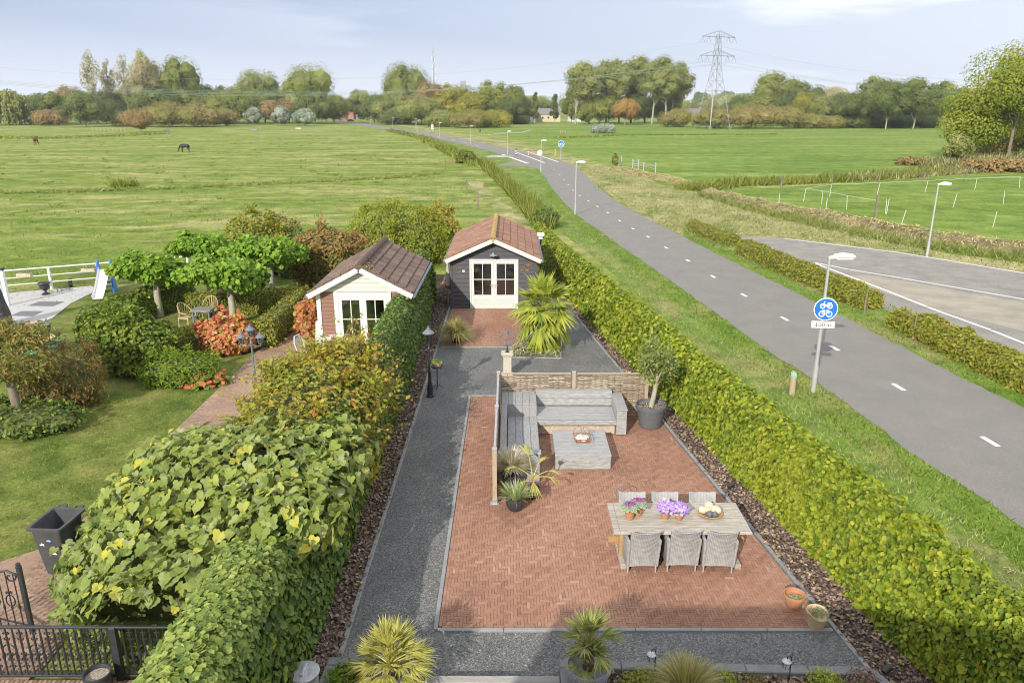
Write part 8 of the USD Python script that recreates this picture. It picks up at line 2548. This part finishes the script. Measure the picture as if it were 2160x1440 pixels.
for zc, span in ((z_at(pyb[1], 118), 8.2), (z_at(pyb[1], 78), 7.8)):
    ar = MB()
    for sy in (-1, 1):
        ar.bar((-span, sy * 0.25, zc), (span, sy * 0.25, zc), 0.16)
        for sx in (-1, 1):
            ar.bar((0, sy * 0.8, zc + 2.2), (sx * span, sy * 0.2, zc), 0.09)
            for f in (0.3, 0.6):
                ar.bar((sx * span * f, sy * 0.25, zc), (sx * span * f * 0.95, sy * 0.5, zc + 2.2 * (1 - f)), 0.07)
    part(py, "cross_arm", ar, "pylon_steel")
    ins = MB()
    for x in ((-span, -span * 0.62, span * 0.62, span)):
        for sx in (-1, 1):
            ins.tube([(x, 0, zc), (x + sx * 1.3 * 0.9, 0, zc - 2.1)], 0.06, 5)
        ends.append((x, zc - 2.2))
    part(py, "insulators", ins, "grey_iron", kind="stuff")
part(py, "peak", MB().bar((0, 0, Ht - 1.3), (0, 0, Ht), 0.12), "pylon_steel")
for f, z in ((0.55, 7.0), (0.4, 14.0)):
    pass


c, sn = math.cos(0.42), math.sin(0.42)


def span(label, st, pts, x_end, r):
    """A conductor that hangs in a parabola from the pylon through surveyed points."""
    xs, zs = [st[0]] + [p[0] for p in pts], [st[2]] + [p[1] for p in pts]
    co = np.polyfit(xs, zs, 2)
    x = np.linspace(st[0], x_end, 60)
    y = st[1] + (x - st[0]) * (0.06 if x_end < 0 else -0.05)
    single("power_line", MB().tube(np.c_[x, y, np.polyval(co, x)], r, 4), "wire_green", label, "power line", "power lines between the pylons")


names_ = ["lowest", "second", "third", "fourth", "top"]
for k, (e, dz) in enumerate(((ends[0], 0.0), (ends[1], 0.5), (ends[2], 0.9), (ends[3], 1.5), (ends[4], 6.0))):
    st = pyb + np.array([e[0] * c, e[0] * sn, e[1]])
    span(f"{names_[k]} power line running left from the pylon", st, [(-63, 12.9 + dz), (-175, 15.2 + dz)], -420, 0.04 if k < 3 else 0.025)
    span(f"{names_[k]} power line running right from the pylon", st, [(135, 16.6 + dz * 0.9), (182, 12.6 + dz * 0.9)], 230, 0.03)
mb_ = np.array([(918 - 1080) / FPX * 630, 655.0, 0])
ma = thing("radio_mast", "slender lattice radio mast with antennas above the middle wood", "mast", mb_)
Hm = z_at(655.0, 95)
for k in range(3):
    a = k * 2.094
    part(ma, "leg", MB().bar((1.0 * math.cos(a), 1.0 * math.sin(a), 0), (0.45 * math.cos(a), 0.45 * math.sin(a), Hm * 0.93), 0.14), "pylon_steel")
lt = MB()
for j in range(26):
    z0, z1 = j * Hm * 0.93 / 26, (j + 1) * Hm * 0.93 / 26
    for k in range(3):
        a, b = k * 2.094, (k + 1) * 2.094
        r0 = 1.0 - 0.55 * j / 26
        lt.bar((r0 * math.cos(a), r0 * math.sin(a), z0), (r0 * math.cos(b), r0 * math.sin(b), z1), 0.12)
part(ma, "lattice", lt, "pylon_steel", kind="stuff")
part(ma, "top_spike", MB().bar((0, 0, Hm * 0.9), (0, 0, Hm), 0.12), "pylon_steel")
g = np.random.default_rng(55)
for k in range(9):
    z = Hm * (0.55 + 0.04 * k)
    a = k * 2.2
    part(ma, "antenna", MB().box((1.4 * math.cos(a), 1.4 * math.sin(a), z), (0.35, 0.3, 1.8)).bar((0, 0, z), (1.4 * math.cos(a), 1.4 * math.sin(a), z), 0.12), "white_paint")

# --- horses
import manifold3d as m3


def horse(label, px, rz, material, scale=1.0, px_h=None):
    base = P(*px)
    t = thing("horse", label, "horse", base, rz)
    J = {"chest": ((0.62, 0, 1.12), 0.27), "belly": ((0.0, 0, 1.08), 0.29), "rump": ((-0.62, 0, 1.2), 0.27), "wither": ((0.5, 0, 1.38), 0.13), "croup": ((-0.55, 0, 1.38), 0.14),
         "neck1": ((0.85, 0, 1.2), 0.17), "neck2": ((1.15, 0, 0.75), 0.12), "poll": ((1.3, 0, 0.52), 0.1), "muzzle": ((1.36, 0, 0.1), 0.06)}
    bones = [("chest", "belly"), ("belly", "rump"), ("chest", "wither"), ("wither", "croup"), ("rump", "croup"), ("chest", "neck1"), ("neck1", "neck2"), ("neck2", "poll"), ("poll", "muzzle"), ("wither", "neck1")]
    for s, off in ((-1, 0.06), (1, -0.1)):
        J[f"sh{s}"] = ((0.6 + off, s * 0.15, 0.95), 0.14)
        J[f"kn{s}"] = ((0.63 + off * 2, s * 0.15, 0.5), 0.06)
        J[f"ff{s}"] = ((0.62 + off * 2, s * 0.15, 0.05), 0.055)
        J[f"th{s}"] = ((-0.62, s * 0.15, 0.98), 0.19)
        J[f"st{s}"] = ((-0.5 + off, s * 0.15, 0.75), 0.11)
        J[f"ho{s}"] = ((-0.82 + off, s * 0.15, 0.5), 0.065)
        J[f"hf{s}"] = ((-0.76 + off, s * 0.15, 0.05), 0.055)
        J[f"ea{s}"] = ((1.22, s * 0.06, 0.63), 0.02)
        bones += [("chest", f"sh{s}"), (f"sh{s}", f"kn{s}"), (f"kn{s}", f"ff{s}"), ("rump", f"th{s}"), (f"th{s}", f"st{s}"), (f"st{s}", f"ho{s}"), (f"ho{s}", f"hf{s}"), ("poll", f"ea{s}")]
    solid = m3.Manifold()
    sp_ = lambda j: m3.Manifold.sphere(J[j][1], 12).translate(J[j][0])
    for a, b in bones:
        solid = solid + m3.Manifold.batch_hull([sp_(a), sp_(b)])
    mm = solid.to_mesh()
    tm_ = trimesh.Trimesh(mm.vert_properties[:, :3], mm.tri_verts)
    trimesh.smoothing.filter_taubin(tm_, iterations=6)
    part(t, "body", MB().add(tm_.vertices * scale, tm_.faces), material, True)
    part(t, "tail", MB().tube(np.array([(-0.85, 0, 1.3), (-0.98, 0, 1.1), (-1.0, 0, 0.55)]) * scale, np.array([0.05, 0.08, 0.03]) * scale, 7), "horse_black", True)
    part(t, "mane", MB().add(np.array([(0.55, 0.02, 1.5), (0.9, 0.02, 1.42), (1.25, 0.02, 0.85), (1.33, 0.03, 0.62), (1.2, 0.05, 0.75), (0.85, 0.1, 1.2)]) * scale, [(0, 1, 5), (1, 2, 5), (2, 4, 5), (2, 3, 4)]), "horse_black")
    return t


horse("black horse grazing with its head down to the left in the left meadow", (391, 321), PI - 0.15, "horse_black", 1.0)
horse("bay brown horse grazing, seen from behind near the left edge of the meadow", (77, 306), PI / 2 + 0.25, "horse_bay", 1.05)

# --- paddock fence, field gate, meadow stakes
wp = [(1695, 425), (1733, 431), (1786, 442), (1846, 455), (1870, 451), (1750, 415), (1850, 411), (1951, 406), (2056, 400), (2150, 396), (1642, 436), (1741, 449), (2010, 438), (2116, 431), (2094, 480), (1900, 477), (1868, 452)]
ep = thing("paddock_fence", "white tape fence on leaning plastic stakes in the right paddock", "fence", P(1786, 442))
b0 = P(1786, 442)
gq = np.random.default_rng(66)
tops = {}
for i, q in enumerate(wp):
    b = P(*q) - b0
    tp = b + [gq.normal() * 0.12, gq.normal() * 0.08, 1.15]
    tops[i] = tp
    part(ep, "stake", MB().tube([b, tp], [0.022, 0.018], 6), "white_paint", True)
for a, b in ((0, 1), (1, 2), (2, 3), (0, 5), (5, 6), (6, 7), (7, 8), (8, 9)):
    part(ep, "tape", MB().bar(tops[a], tops[b], 0.01, 0.022), "white_paint")
for k, (q, h_) in enumerate((((1647, 396), 1.3), ((1753, 394), 1.3), ((1853, 388), 1.3), ((1948, 386), 1.2), ((2036, 382), 1.2), ((1845, 462), 1.8), ((940, 358), 1.3), ((954, 350), 1.2), ((985, 408), 1.3), ((1008, 440), 1.4))):
    single("fence_post", MB().box(P(*q) + [0, 0, h_ / 2], (0.13, 0.13, h_), bev=0.02), "rust" if k == 7 else "bark", ["grey post at the left end of the reeds behind the paddock", "second grey post before the reeds behind the paddock", "third grey post before the reeds behind the paddock", "fourth grey post before the reeds behind the paddock", "grey post before the rusty reeds", "tall leaning grey post in the paddock", "old post at the corner of the meadow by the ditch bush", "rusty post beside the ditch bush", "wooden post in the meadow left of the reeds", "wooden post in the meadow behind the dark shed"][k], "post")
gb = P(1335, 352)
fg = thing("field_gate", "grey metal field gate and rails beside the ditch right of the bike path", "gate", gb)
for q in ((1310, 350), (1334, 358), (1346, 359), (1357, 366), (1382, 366)):
    b = P(*q) - gb
    part(fg, "post", MB().box(b + [0, 0, 0.7], (0.12, 0.12, 1.4), bev=0.02), "galvanised")
for z in (0.55, 0.85, 1.15):
    part(fg, "rail", MB().bar(P(1334, 358) - gb + [0, 0, z], P(1346, 359) - gb + [0, 0, z], 0.05), "galvanised")
    if z > 0.8:
        part(fg, "rail", MB().bar(P(1346, 359) - gb + [0, 0, z - 0.1], P(1382, 366) - gb + [0, 0, z - 0.3], 0.05), "galvanised")
# picnic table and bin in the far right meadow
p = P(1187, 282)
t = thing("picnic_bench", "pale wooden picnic bench in the far right meadow", "bench", p)
part(t, "top", MB().box((0, 0, 0.75), (2.0, 0.8, 0.08)), "post_wood")
for x in (-0.8, 0.8):
    part(t, "leg", MB().box((x, 0, 0.36), (0.12, 1.4, 0.7)), "post_wood")
p = P(1012, 279)
t = thing("litter_bin", "dark litter bin in the grass beside the far bike path", "bin", p)
part(t, "drum", MB().lathe([(0, 0), (0.4, 0), (0.45, 1.1), (0.3, 1.25), (0, 1.25)], n=12), "sign_blue" if False else "grey_planter", 40)
setting("foot_path", flat(pxpoly([(1040, 281.5), (1100, 279), (1118, 274), (1122, 274.3), (1104, 280.3), (1042, 283)]), 0.018), "sand")
setting("cycle_path_branch", flat(pxpoly([(765, 255), (800, 259), (860, 266), (905, 271.5), (905, 272.6), (860, 267.5), (800, 260.5), (765, 256.2)]), 0.018), "sand")

# ---------------------------------------------------------------- the air between the camera and the far woods
hz = MB().box((0, 700, 34.5), (2400, 1700, 71.0))
M["haze_air"] = usdkit.material(stage, "/World/Looks/haze_air", {"v": ("principled_volume", {"color": (0.86, 0.91, 1.0), "density": 0.00014, "anisotropy": 0.3})}, [], volume="v.volume")
tag(write("/World/haze", hz, "haze_air"), "thin pale haze that softens the far trees", None, None, "stuff")
